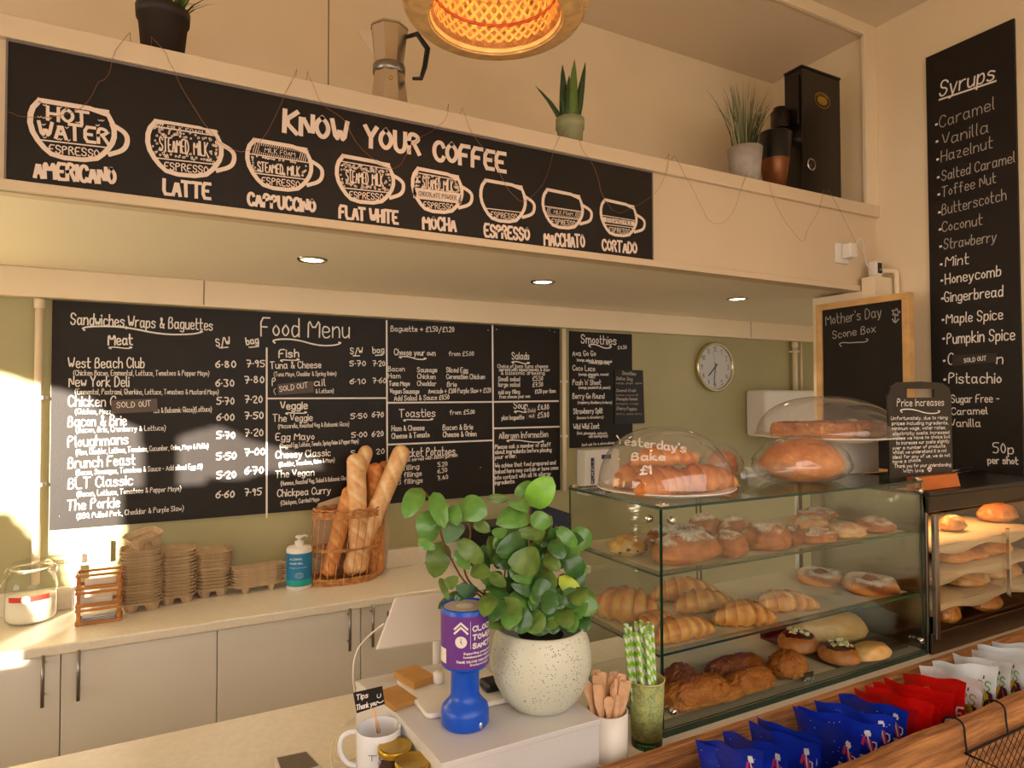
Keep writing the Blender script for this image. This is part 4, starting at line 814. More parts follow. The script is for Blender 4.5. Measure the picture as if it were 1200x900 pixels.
def leaf(bx, by, tx_, ty_, wz, col, dy=0, cup=.12):
    """base and tip in zoomed pixels of the plant, width, colour, offset towards the camera"""
    px = lambda x, y, d: P(460+x/4.092, 540+y/4.092, 'y', c.y+d)
    d0 = dy+LR.uniform(-.01, .01); b0 = px(bx, by, d0+LR.uniform(0, .025)); t0 = px(tx_, ty_, d0-LR.uniform(0, .035)); L_ = t0-b0; w_ = wz/4.092*mpx(b0)*.56
    tocam = (CAM-b0).normalized(); sd_ = L_.normalized().cross(tocam).normalized(); nn = sd_.cross(L_.normalized()).normalized()
    if nn.dot(tocam) < 0: nn = -nn
    tw = LR.uniform(-.5, .5); sd_ = sd_*math.cos(tw)+nn*math.sin(tw)*.8
    vs = []; NV, NU = 9, 6
    for i in range(NV+1):
        f = i/NV; wd = w_*(math.sin(PI*min(1, f**.85))**.5 if 0 < f < 1 else .02)*1.02; bend = nn*L_.length*(.16*math.sin(f*PI)-.05*f)
        for j in range(NU+1):
            g = j/NU*2-1; vs.append(b0+L_*f+bend+sd_*wd*g+nn*(-wd*cup*.9*g*g+.06*wd*(1-abs(g))*0-.0012*(1 if j == NU//2 else 0)))
    obj('leaf', MB().add(vs, [(i*(NU+1)+j, i*(NU+1)+j+1, (i+1)*(NU+1)+j+1, (i+1)*(NU+1)+j) for i in range(NV) for j in range(NU)]), lg[col], t, smooth=True)
    return b0
for k in range(64):   # deeper foliage first
    x = LR.uniform(440, 900); y = LR.uniform(330, 780); a = LR.uniform(0, 2*PI); L_ = LR.uniform(80, 120)
    if y < 420 and (x < 520 or x > 860): continue
    leaf(x, y, x+L_*math.cos(a), min(y+L_*math.sin(a), 815), LR.uniform(70, 100), LR.choice((0, 1, 1, 3, 1)), LR.uniform(.02, .09))
for l in ((130, 130, 60, 272, 88, 0), (195, 150, 250, 318, 78, 0), (180, 235, 165, 398, 118, 0), (235, 385, 200, 562, 110, 3), (322, 200, 452, 262, 116, 0), (285, 210, 312, 310, 66, 0), (315, 290, 262, 392, 84, 5), (310, 385, 440, 485, 84, 3), (390, 290, 468, 338, 54, 3),
    (450, 180, 562, 182, 40, 3), (660, 218, 765, 80, 118, 2), (590, 175, 668, 100, 60, 0), (655, 225, 555, 205, 48, 0), (650, 240, 505, 300, 104, 0), (662, 262, 758, 312, 76, 0), (545, 355, 478, 335, 52, 0), (735, 345, 595, 345, 62, 3), (640, 385, 500, 435, 112, 1), (560, 340, 485, 420, 74, 0),
    (785, 320, 888, 412, 66, 0), (712, 480, 560, 485, 118, 3), (730, 450, 802, 525, 66, 3), (845, 400, 755, 430, 84, 1), (680, 550, 578, 560, 64, 0), (700, 625, 575, 595, 74, 1), (655, 585, 782, 655, 112, 1), (712, 530, 784, 604, 68, 3), (798, 555, 910, 658, 74, 4),
    (438, 620, 548, 725, 104, 3), (648, 635, 530, 768, 100, 0), (802, 735, 676, 705, 108, 1), (870, 690, 988, 700, 88, 0), (660, 812, 762, 802, 54, 0), (780, 728, 892, 788, 24, 3), (830, 470, 918, 545, 92, 1), (850, 560, 918, 612, 84, 1), (905, 620, 965, 685, 66, 3),
    (228, 560, 268, 668, 32, 3), (255, 600, 312, 560, 54, 3), (402, 645, 308, 600, 66, 5), (335, 640, 224, 705, 64, 3), (380, 510, 465, 550, 74, 3), (460, 540, 545, 602, 56, 3), (120, 380, 205, 422, 46, 0), (535, 700, 470, 655, 50, 1), (820, 620, 900, 700, 80, 1), (760, 380, 820, 470, 70, 1), (620, 700, 560, 780, 60, 1), (360, 590, 300, 680, 55, 1), (490, 440, 560, 520, 60, 1), (300, 430, 370, 520, 60, 0)):
    leaf(*l, dy=LR.uniform(-.045, .0) if not (l[0] < 460 and l[3] > 560) else .06)
for k in range(44):   # leaves spilling over the rim
    x = LR.uniform(500, 890); y = LR.uniform(600, 760); a = LR.uniform(.2, PI-.2); L_ = LR.uniform(85, 115)
    leaf(x, y, x+L_*math.cos(a), min(y+L_*.8*math.sin(a), 835), LR.uniform(80, 108), LR.choice((0, 0, 1, 3, 1)), LR.uniform(-.055, .02))
for l in ((470, 640, 440, 745, 80, 3), (520, 660, 478, 770, 80, 1), (590, 700, 545, 800, 90, 0), (700, 720, 690, 825, 90, 1), (840, 720, 870, 820, 80, 0), (760, 740, 770, 830, 85, 1), (800, 700, 850, 800, 90, 3), (900, 740, 930, 820, 70, 1)): leaf(*l, dy=-.05)
zp = lambda x, y, d=0: P(460+x/4.092, 540+y/4.092, 'y', c.y+d)
for pts in (((640, 810), (470, 690), (340, 580), (290, 490), (230, 360), (215, 260), (180, 180), (135, 130)), ((640, 800), (400, 620), (340, 540), (350, 450), (380, 350), (360, 285), (330, 230)), ((660, 810), (640, 600), (660, 450), (650, 330), (660, 220)), ((700, 810), (720, 650), (730, 480), (770, 350), (785, 310)), ((720, 810), (800, 700), (850, 600), (860, 480)), ((680, 815), (600, 740), (530, 620), (545, 480)), ((735, 810), (850, 740), (880, 690))):
    obj('stem', MB().tube(smooth3([zp(x, y, .01+(.05 if x < 460 else 0)) if i else Vector((c.x, c.y, c.z+Hp*.88)) for i, (x, y) in enumerate(pts)], 2), .0022, 7), stem, t, smooth=True)

# ------------------------------------------------------------------ blue charity collection tube
c = P(546, 858, 'z', BZ); c.y += .035; c.x = P(545, 840, 'y', c.y).x; s = mpx(c); H_ = 138*s; r = 28*s
blue = mat('tube_blue', (16, 80, 196), .3); purple = mat('label_purple', (104, 48, 140), .4)
t = empty('charity_collection_tube', c, 'blue charity collection tube with a purple label on the white raised box', 'collection box')
obj('tube_body', MB().lathe([(0, 0), (r*.9, 0), (r, .006), (r, H_*.12), (r*.95, H_*.16), (r*.78, H_*.195), (r*.65, H_*.225), (r*.60, H_*.26), (r*.59, H_*.45), (r*.66, H_*.475), (r*.93, H_*.50), (r*1.0, H_*.52), (r*1.0, H_*.99), (r*.97, H_), (r*.93, H_), (r*.93, H_*.97), (0, H_*.97)], c, 48), blue, t, smooth=True)
obj('label_sleeve', MB().lathe([(r*1.012, H_*.53), (r*1.012, H_*.955)], c, 48), purple, t, smooth=True)
obj('slot_disc', MB().lathe([(r*.36, H_*.985), (r*.92, H_*.985)], c, 40), mat('slot_label', (206, 190, 176), .5), t)
obj('slot_funnel', MB().lathe([(0, H_*.975), (r*.2, H_*.978), (r*.36, H_*.99), (r*.38, H_*.988)], c, 32), whitep, t, smooth=True)
va = math.atan2(CAM.y-c.y, CAM.x-c.x); mb = MB()
for k, (s_, z, h, a1) in enumerate((('CLOCK', .84, .0095, 1.35), ('TOWER', .77, .0095, 1.35), ('SANCTUARY', .70, .0095, 2.0))): cyltext(mb, s_, c, r*1.02, va+.32, va+a1, c.z+H_*z, h, .0028)
cyltext(mb, 'Supporting young people', c, r*1.02, va-.05, va+1.35, c.z+H_*.655, .004, .0011); cyltext(mb, 'homelessness support', c, r*1.02, va-.05, va+1.25, c.z+H_*.625, .004, .0011)
cyltext(mb, 'THANK YOU FOR YOUR SUPPORT', c, r*1.02, va-.35, va+1.35, c.z+H_*.585, .0042, .0011); cyltext(mb, 'thankyou.org.uk', c, r*1.02, va+.2, va+1.1, c.z+H_*.56, .0035, .001)
for a, z0, z1 in ((va+.22, .70, .92),): ribbon(mb, [Vector((c.x+r*1.02*math.cos(a), c.y+r*1.02*math.sin(a), c.z+H_*z)) for z in (z0, z1)], .0008, lambda q: Vector((q.x-c.x, q.y-c.y, 0)).normalized())
cp = lambda a, z: Vector((c.x+r*1.02*math.cos(va+a), c.y+r*1.02*math.sin(va+a), c.z+H_*z)); nf = lambda q: Vector((q.x-c.x, q.y-c.y, 0)).normalized()
for dz in (0, .035): ribbon(mb, [cp(-.42, .825+dz), cp(-.16, .875+dz), cp(.10, .825+dz)], .004, nf)
for k in range(4): ribbon(mb, [cp(-.16+(.21-.05*k)*math.cos(a), .755+(.042-.01*k)*math.sin(a)) for a in [j*PI/10 for j in range(21)]], .003, nf)
m2 = MB(); ribbon(m2, [cp(-.16, .785), cp(-.16, .755), cp(-.10, .74)], .0012, nf, .0012)
obj('lettering', mb, whitep, t); obj('clock_hands', m2, purple, t)
obj('white_label_patch', MB().lathe([(r*1.018, H_*.56), (r*1.018, H_*.68)], c, 8, a0=va-1.35, a1=va-.85), whitep, t)
obj('seal_tag', MB().sphere(c+Vector((math.cos(va+.7)*r*.98, math.sin(va+.7)*r*.98, H_*.05)), .005, .003, .007, 8, 6), chrome, t)

# white plate, kraft card stacks, small black tag
pz = BZ+.012; a0 = P(463, 794, 'z', pz); a1 = P(501, 838, 'z', pz); a2 = P(610, 815, 'z', pz)
pa = Vector((a0.x, a0.y)); pb = Vector((a1.x, a1.y)); pc = Vector((a2.x, a2.y)); pd = pa+(pc-pb)
def roundpoly(ps, r=.018, n=4):
    out = []; N = len(ps)
    for i, p_ in enumerate(ps):
        u = (ps[i-1]-p_).normalized(); v = (ps[(i+1) % N]-p_).normalized(); a = p_+u*r; b_ = p_+v*r
        for k in range(n+1): f = k/n; out.append(tuple((a*(1-f)+p_*f)*(1-f)+(p_*(1-f)+b_*f)*f))
    return out
obj('white_stand_plate', MB().prism(roundpoly([pa, pb, pc, pd]), 'z', BZ+.001, pz), whitep, bevel=.003, label='flat white rounded stand plate on the raised box behind the blue tube', cat='stand')
def cardstack(x, y, z, w_, d_, h, rz, label):
    q = P(x, y, 'z', z); t = empty('card_stack', (q.x, q.y, z), label, 'card stack', rz=rz); n = 6
    for k in range(n): dx = rnd.uniform(-.0006, .0006); obj('kraft_card', MB().box(-w_/2+dx, w_/2+dx, -d_/2, d_/2, h*k/n+.0002, h*(k+1)/n), kraft, t, world=False)
cardstack(486, 797, pz+.0005, .060, .085, .016, .25, 'stack of small brown kraft cards on the white plate')
cardstack(464, 821, BZ+.0005, .060, .09, .012, .2, 'stack of brown kraft cards lying beside the white plate')
q = P(580, 812, 'z', pz); obj('black_card_reader', box(q.x-.02, q.x+.05, q.y-.0, q.y+.045, pz+.0005, pz+.022), blackp, bevel=.006, label='small black card reader on the white plate beside the plant pot', cat='card reader')
q = P(514, 800, 'z', pz); obj('white_post', MB().lathe([(0, 0), (.012, 0), (.013, .004), (.013, .022), (.009, .026), (0, .026)], (q.x, q.y, pz+.0005), 20), whitep, smooth=True, label='short white round post standing on the white plate behind the tube', cat='post')

# tablet till
yt = -1.38
t = empty('tablet_till', (.62, yt, BZ), 'white tablet till seen from behind between the cabinets and the plant', 'till')
A_, B_, C_, D_ = P(440, 762, 'y', yt-.03), P(463, 700, 'y', yt+.01), P(560, 690, 'y', yt+.01), P(560, 744, 'y', yt-.03)
n_ = (B_-A_).cross(D_-A_).normalized(); n_ = n_ if n_.y > 0 else -n_
mb = MB(); vs = [A_, B_, C_, D_]; mb.add(vs+[q+n_*.016+(Vector((.004, 0, 0)) if i < 2 else Vector()) for i, q in enumerate(vs)], [(0, 1, 2, 3), (7, 6, 5, 4), (0, 4, 5, 1), (1, 5, 6, 2), (2, 6, 7, 3), (3, 7, 4, 0)])
obj('tablet_case', mb, whitep, t, bevel=.005, seg=3)
mid = (A_+B_+C_+D_)/4; obj('stand_arm', MB().tube([mid+n_*.018, Vector((mid.x+.01, -1.392, mid.z-.06)), Vector((mid.x+.01, -1.395, .905))], .012, 12), whitep, t, smooth=True)
obj('port_slot', MB().sphere(A_.lerp(B_, .68)-n_*.0+Vector((-.0005, 0, 0))+n_*.008, .002, .004, .009, 8, 6), blackp, t)
cb = MB().tube(smooth3([A_.lerp(B_, .5)+Vector((-.001, 0, 0))+n_*.008, P(428, 748, 'y', yt), P(416, 765, 'y', yt-.01), P(413, 790, 'y', yt-.02), P(416, 812, 'y', yt-.01), P(420, 838, 'z', .905), P(400, 850, 'z', .905)], 3), .002, 8)
obj('charging_cable', cb, whitep, smooth=True, label='white charging cable hanging from the tablet till', cat='cable')

# mug with the tips sign
rz_ = .998; c = P(444, 851, 'z', rz_); s = mpx(c); R_ = 26*s; c.z = .9; H_ = rz_-.9
mugm = mat('mug_white', (226, 226, 232), .2, coat=.3)
t = empty('tips_mug', c, 'white mug with black lettering used for tips', 'mug')
obj('mug_body', MB().lathe([(0, 0), (R_*.93, 0), (R_*.97, .004), (R_, H_*.98), (R_*.985, H_), (R_*.94, H_*.985), (R_*.92, .006), (0, .006)], c, 48), mugm, t, smooth=True)
sdv = -RT; sdv = Vector((sdv.x, sdv.y, 0)).normalized()
obj('handle', MB().tube(smooth3([c+sdv*R_*a+Vector((0, 0, H_*b)) for a, b in ((.95, .88), (1.25, .90), (1.72, .78), (1.78, .45), (1.45, .2), (.95, .16))], 2), .0052, 10), mugm, t, smooth=True)
va = math.atan2(CAM.y-c.y, CAM.x-c.x); mb = MB(); cyltext(mb, 'TEA', c, R_*1.004, va-.45, va+.75, c.z+H_*.52, .0105, .0013); cyltext(mb, 'MERRY', c, R_*1.0, va-.75, va+.85, c.z+H_*.26, .0085, .0012)
obj('lettering', mb, blackp, t)
obj('coins', MB().lathe([(0, .04), (R_*.9, .04)], c, 24), mat('copper_coins', (120, 70, 40), .5, .5, bump=.6, bscale=200), t)
sb, st_ = P(444, 858, 'y', c.y+.006), P(436, 826, 'y', c.y-.002); sb.z = max(sb.z, .945)
q4 = [P(414, 812, 'y', c.y-.006), P(448, 804, 'y', c.y-.002), P(451, 825, 'y', c.y-.002), P(418, 836, 'y', c.y-.006)]
t = empty('tips_sign', sb, 'small black chalk tips sign on a wooden stick in the white mug', 'sign')
obj('sign_card', MB().add(q4+[q+Vector((0, .0012, 0)) for q in q4], [(0, 3, 2, 1), (4, 5, 6, 7), (0, 1, 5, 4), (1, 2, 6, 5), (2, 3, 7, 6), (3, 0, 4, 7)]), black, t)
obj('stick', MB().tube([sb, P(440, 842, 'y', c.y), P(434, 815, 'y', c.y+.002)], [.0045, .0028, .0022], 8), birch, t, smooth=True)
mb = MB(); pl = ('y', c.y-.0065); text(mb, 'Tips', pl, 418, 820, 431, 817, 6, 1.5); text(mb, 'Thank you', pl, 418, 832, 441, 826, 6, 1.4); text(mb, 'U', pl, 442, 818, 446, 817, 4, 1.2); pline(mb, [(442, 822), (445, 824), (449, 821)], pl, 1.2); obj('lettering', mb, chalk, t)

# honey jars
def honey(x, y, rp, label):
    c = P(x, y, 'z', .985); s = mpx(c); R_ = rp*s; c.z = .9
    t = empty('honey_jar', c, label, 'jar')
    obj('glass', MB().lathe([(0, .001), (R_*.95, .001), (R_, .008), (R_, .058), (R_*.8, .068), (R_*.8, .074)], c, 6), clear, t)
    obj('preserve', MB().lathe([(0, .004), (R_*.9, .004), (R_*.94, .05), (0, .052)], c, 6), mat('dark_preserve', (92, 34, 18), .3), t)
    obj('lid', MB().lathe([(R_*.9, .070), (R_*.98, .072), (R_*.98, .082), (R_*.93, .0855), (R_*.8, .0845), (0, .0835)], c, 40), gold, t, smooth=True)
    va = math.atan2(CAM.y-c.y, CAM.x-c.x); obj('paper_label', MB().lathe([(R_*1.01, .015), (R_*1.01, .052)], c, 8, a0=va-.8, a1=va+.8), whitep, t)
honey(463, 873, 20.5, 'gold-lidded preserve jar beside the mug, further from the camera')
honey(484, 891, 21.5, 'gold-lidded preserve jar nearest the camera, against the raised box')

# payment terminal and cable loops at the bottom edge
zt_ = .935; q = [P(x, y, 'z', zt_) for x, y in ((321, 887), (360, 879), (378, 898), (330, 914))]
t = empty('payment_terminal', (q[0].x+.03, q[0].y-.03, .9), 'payment terminal with a grey screen at the bottom edge of the picture', 'card terminal')
pts = [(a.x, a.y) for a in q]; obj('terminal_body', MB().prism(pts, 'z', .9, zt_), mat('terminal_grey', (186, 176, 160), .4), t, bevel=.004)
cx_ = sum(a.x for a in q)/4; cy_ = sum(a.y for a in q)/4; obj('screen', MB().prism([(cx_+(a-cx_)*.86, cy_+(b-cy_)*.82) for a, b in pts], 'z', zt_, zt_+.0008), mat('screen_grey', (112, 100, 84), .15), t)
obj('cable_loop', MB().tube(smooth3([P(388, 900, 'z', .905), P(386, 882, 'z', .93), P(392, 862, 'z', .95), P(396, 866, 'z', .945), P(390, 892, 'z', .91), P(402, 893, 'z', .904), P(418, 888, 'z', .904)], 3), .0018, 6), mat('cable_cream', (226, 206, 166), .5), smooth=True, label='thin cream cable loop on the counter left of the mug', cat='cable')

# ------------------------------------------------------------------ stirrer cup and straw cup
c = P(713, 884, 'z', .9); c.x = P(712, 870, 'y', c.y).x; s = mpx(c); R_ = 24*s; Hc = P(712, 831, 'y', c.y-R_*0).z-.9
obj('stirrer_cup', MB().lathe([(0, 0), (R_*.94, 0), (R_*.97, .003), (R_, Hc), (R_*.95, Hc), (R_*.92, .006), (0, .006)], c, 40), whitep, smooth=True, label='plain white cup full of wooden cutlery and stirrers', cat='cup', origin=c)
SR = random.Random(4)
for k in range(36):
    a = SR.uniform(0, 2*PI); rr = R_*.6*SR.uniform(.3, 1); b0 = c+Vector((math.cos(a)*rr*.7, math.sin(a)*rr*.7, .009)); H_ = Hc*SR.uniform(1.35, 1.78)
    tp = c+Vector((math.cos(a)*rr*1.75, math.sin(a)*rr*1.75, H_)); u = (tp-b0).normalized(); fa = SR.uniform(-.6, .6); sd_ = (RT*math.cos(fa)+u.cross(RT)*math.sin(fa)); sd_ = (sd_-u*sd_.dot(u)).normalized(); n2 = u.cross(sd_)
    kind = k % 3; L_ = (tp-b0).length; wprof = [(0, .0035), (.6, .0035), (.75, .0055), (.85, .009), (.95, .0085), (1, .004)] if kind == 0 else ([(0, .0035), (.6, .004), (.7, .0075), (.96, .0085), (1, .007)] if kind == 1 else [(0, .003), (.97, .003), (1, .002)])
    vs = []
    for f, w_ in wprof:
        w_ *= 1.2; q = b0+u*L_*f; vs += [q-sd_*w_-n2*.0007, q+sd_*w_-n2*.0007, q+sd_*w_+n2*.0007, q-sd_*w_+n2*.0007]
    fs = [(4*i+j, 4*i+(j+1) % 4, 4*i+4+(j+1) % 4, 4*i+4+j) for i in range(len(wprof)-1) for j in range(4)]+[(3, 2, 1, 0), tuple(4*(len(wprof)-1)+j for j in range(4))]
    nm = ('wooden_spoon', 'wooden_fork', 'wooden_stirrer')[kind]; lb = ('pale wooden spoon with a rounded end in the white cup', 'pale wooden fork with a broad flat end in the white cup', 'thin pale wooden stirrer in the white cup')[kind]
    obj(nm, MB().add(vs, fs), birch, label=lb, cat='cutlery' if kind < 2 else 'stirrer', group=('wooden spoons', 'wooden forks', 'wooden stirrers')[kind]+' in the white cup')
c = P(758, 872, 'z', .9); s = mpx(c); Rb, Rt = 17.5*s, 21*s; Hc = P(758, 795, 'y', c.y).z-.9
cg = mat('cup_leaf_print', (168, 160, 96), .6); nt = cg.node_tree; b = nt.nodes['Principled BSDF']; tc = nt.nodes.new('ShaderNodeTexCoord')
no = nt.nodes.new('ShaderNodeTexNoise'); no.inputs['Scale'].default_value = 40; no.inputs['Distortion'].default_value = 2.5; no.inputs['Detail'].default_value = 1; nt.links.new(tc.outputs['Object'], no.inputs[0])
cr = nt.nodes.new('ShaderNodeValToRGB'); el = cr.color_ramp.elements; el[0].position = .40; el[0].color = srgb((150, 158, 88))+(1,); el[1].position = .62; el[1].color = srgb((176, 174, 106))+(1,)
for p_, c3_ in ((.46, (96, 136, 110)), (.475, (176, 174, 106)), (.53, (178, 182, 120)), (.545, (120, 150, 60)), (.56, (168, 166, 100))): e_ = el.new(p_); e_.color = srgb(c3_)+(1,)
nt.links.new(no.outputs[0], cr.inputs[0]); nt.links.new(cr.outputs[0], b.inputs['Base Color'])
t = empty('straw_cup', c, 'green leaf-patterned paper cup holding green striped straws', 'cup')
obj('cup_wall', MB().lathe([(0, .003), (Rb*.98, .003), (Rb, 0), (Rt, Hc), (Rt*.97, Hc), (Rb*.97, .008), (0, .008)], c, 40), cg, t, smooth=True)
obj('rim', MB().tube([c+Vector((Rt*math.cos(a), Rt*math.sin(a), Hc)) for a in [k*PI/24 for k in range(48)]], .0016, 6, closed=True), mat('cup_rim', (206, 186, 136), .5), t, smooth=True)
obj('base_band', MB().lathe([(Rb*1.015, .0), (Rb*1.03, Hc*.13)], c, 40), blackp, t, smooth=True)
va = math.atan2(CAM.y-c.y, CAM.x-c.x); mb = MB(); cyltext(mb, 'COMPOSTABLE', c, Rb*1.04, va-.6, va+.6, c.z+Hc*.07, .0035, .0009); cyltext(mb, 'paper cup', c, Rb*1.04, va-.6, va+.2, c.z+Hc*.025, .0035, .0009); obj('lettering', mb, mat('print_green', (60, 150, 60), .5), t)
sw, sg = mat('straw_white', (226, 228, 212), .5), mat('straw_green', (132, 196, 34), .5)
for k in range(28):
    a = SR.uniform(0, 2*PI); rr = Rb*.72*math.sqrt(SR.uniform(.02, 1)); b0 = c+Vector((math.cos(a)*rr, math.sin(a)*rr, .010)); tp = b0+Vector((-.020+.45*(b0.x-c.x), .004+.3*(b0.y-c.y), Hc*SR.uniform(1.62, 1.80)))
    ax_ = (tp-b0); L_ = ax_.length; ax_.normalize(); e1 = ax_.orthogonal().normalized(); e2 = ax_.cross(e1); NS, NR_ = 12, 64; vs = []; mi = []; fs = []
    for i in range(NR_+1):
        for j in range(NS): an = 2*PI*j/NS; vs.append(b0+ax_*(L_*i/NR_)+(e1*math.cos(an)+e2*math.sin(an))*.0040)
    mb = MB()
    for i in range(NR_):
        for j in range(NS): fs.append((i*NS+j, i*NS+(j+1) % NS, (i+1)*NS+(j+1) % NS, (i+1)*NS+j)); mi.append(1 if ((i*.17+j/NS*1.0+k*.3) % 1) < .5 else 0)
    mb.v = [tuple(q) for q in vs]; mb.f = fs; mb.m = mi
    obj('paper_straw', mb, [sw, sg], smooth=True, label='green and white striped paper straw standing in the leaf-patterned cup', cat='straw', group='striped straws in the paper cup')
# ================================================================== on the ledge above, the pendant, the string light
def blades(mb_list, c, n, r0, h, spread, w_, mats_, nm, parent, seed=1, droop=.2):
    R0 = random.Random(seed)
    for k in range(n):
        a = R0.uniform(0, 2*PI); b0 = c+Vector((math.cos(a), math.sin(a), 0))*r0*R0.uniform(.1, .9); hh = h*R0.uniform(.7, 1.05); sp = spread*R0.uniform(.15, 1)
        pts = [b0+Vector((math.cos(a)*sp*f**1.6, math.sin(a)*sp*f**1.6, hh*f-droop*hh*(sp/spread)*f**3)) for f in (0, .25, .5, .75, 1)]
        mb = MB(); ww = w_*R0.uniform(.7, 1.2); nn = Vector((math.cos(a+.8), math.sin(a+.8), 0)); sd = Vector((0, 0, 1)).cross(nn).normalized()
        vs = []
        for i, q in enumerate(pts): wd = ww*(1, .95, .8, .5, .08)[i]*.5; vs += [q-sd*wd, q+nn*wd*.35, q+sd*wd]
        fs = [(3*i+j, 3*i+j+1, 3*i+4+j, 3*i+3+j) for i in range(4) for j in (0, 1)]
        obj(nm, mb.add(vs, fs), mats_[k % len(mats_)], parent, smooth=True)
g1 = [mat('grass_green', (66, 112, 30), .5, var=.2), mat('grass_green_light', (118, 148, 50), .5, var=.2), mat('grass_green_dark', (36, 70, 22), .5)]
def onledge(px, py, inset): q = P(px, py, 'z', ZL); return Vector((q.x, SY+inset, ZL+.001))
# grass in the black pot
c = onledge(192, 45, .075); c.x = P(191, 40, 'y', c.y).x; s = mpx(c); R_ = 27.5*s
t = empty('potted_grass', c, 'green grass plant in a black plastic pot at the left end of the ledge', 'plant')
hb = P(191, 6, 'y', c.y-R_*.5).z-c.z
obj('pot', MB().lathe([(0, 0), (R_*.78, 0), (R_*.95, hb*.8), (R_*1.02, hb*.8), (R_*1.05, hb), (R_*.97, hb), (R_*.9, hb*.8), (R_*.5, hb*.78), (0, hb*.78)], c, 36), mat('pot_black', (44, 34, 30), .55), t, smooth=True)
blades(None, c+Vector((0, 0, hb*.8)), 90, R_*.8, .17, .13, .009, g1, 'blade', t, 3)
# moka pot
c = onledge(455, 108, .06); c.x = P(456, 90, 'y', c.y).x; s = mpx(c); zt_ = P(456, 30, 'y', c.y).z-c.z; k = zt_/1.0
alu = mat('moka_aluminium', (216, 206, 192), .24, 1, bump=.03)
t = empty('moka_pot', c, 'faceted aluminium moka pot with black handle on the ledge', 'coffee pot')
R_ = 22*s
def octo(prof, rz=.2):
    m_ = MB().lathe(prof, (0, 0, 0), 8, a0=rz, a1=rz+2*PI); m_.v = [(a+c.x, b+c.y, z+c.z) for a, b, z in m_.v]; return m_
obj('boiler', octo([(0, 0), (R_*1.05, 0), (R_*.82, zt_*.42), (0, zt_*.42)]), alu, t, bevel=.001)
obj('collar', MB().lathe([(R_*.8, zt_*.40), (R_*.86, zt_*.41), (R_*.86, zt_*.50), (R_*.8, zt_*.51)], c, 32), steel, t, smooth=True)
obj('upper_chamber', octo([(0, zt_*.50), (R_*.78, zt_*.50), (R_*1.02, zt_*.93), (0, zt_*.93)]), alu, t, bevel=.001)
obj('lid', octo([(R_*1.05, zt_*.93), (R_*1.02, zt_*.96), (R_*.3, zt_*1.02), (0, zt_*1.03)]), alu, t, bevel=.001)
sd = RT; sd = Vector((sd.x, sd.y, 0)).normalized()
mb = MB(); vv = [c-sd*R_*.85+Vector((0, 0, zt_*.92)), c-sd*R_*1.72+Vector((0, 0, zt_*.93)), c-sd*R_*.8+Vector((0, 0, zt_*.62))]; nn = Vector((-sd.y, sd.x, 0))*R_*.28
mb.add([vv[0]-nn, vv[0]+nn, vv[1]-nn*.15, vv[1]+nn*.15, vv[2]], [(0, 2, 3, 1), (0, 4, 2), (1, 3, 4), (0, 1, 4)]); obj('spout', mb, alu, t)
mb = MB().tube([c+sd*R_*a+Vector((0, 0, zt_*b)) for a, b in ((.9, .86), (1.5, .9), (2.05, .72), (1.9, .5), (1.7, .36), (1.25, .36))], [.006, .008, .009, .008, .007, .005], 8); obj('handle', mb, blackp, t, smooth=True)
obj('valve', MB().sphere(c+Vector((-.2, -1, 0)).normalized()*R_*.85+Vector((0, 0, zt_*.28)), .006, .006, .006), gold, t, smooth=True)
# agave
c = onledge(668, 152, .045); c.x = P(668, 150, 'y', c.y).x; s = mpx(c); R_ = 16*s
t = empty('potted_agave', c, 'small spiky agave in a pale green pot on the ledge', 'plant')
hb = P(668, 142, 'y', c.y).z-c.z+.005
obj('pot', MB().lathe([(0, 0), (R_*.9, 0), (R_*.95, hb*.6), (R_*1.05, hb*.62), (R_*1.05, hb), (R_*.9, hb), (R_*.9, hb*.8), (0, hb*.8)], c, 32), mat('pot_sage', (150, 150, 110), .5), t, smooth=True)
am = [mat('agave_green', (52, 74, 40), .45, var=.2, vscale=120), mat('agave_green_light', (96, 118, 48), .45)]
for k, (dx, top, w_, bx) in enumerate(((-37, 88, 5, -8), (-9, 74, 8, -5), (2, 74, 9, 1), (20, 78, 7, 6), (10, 96, 6, 7), (-3, 90, 8, -3), (-14, 100, 5, -5), (14, 110, 7, 5))):
    b0 = c+sd*bx*s+Vector((0, .006*math.sin(k*2), hb*.8)); H_ = (150-top)*s; tip = c+sd*dx*s+Vector((0, .02*math.cos(k*1.7), P(668+dx, top, 'y', c.y).z-c.z)); nn = Vector((-sd.y, sd.x, 0))*-1; vs = []
    for f in (0, .3, .6, .85, 1):
        q = b0.lerp(tip, f)+sd*(dx-bx)*s*.12*math.sin(f*PI)*(-1 if abs(dx) > 20 else 0); wd = w_*s*(1, 1.15, .85, .45, .04)[(0, .3, .6, .85, 1).index(f)]*.62
        vs += [q-sd*wd, q+nn*wd*.5, q+sd*wd]
    obj('spiky_leaf', MB().add(vs, [(3*i+j, 3*i+j+1, 3*i+4+j, 3*i+3+j) for i in range(4) for j in (0, 1)]), am[k in (2,)], t, smooth=True, solid=.0015)
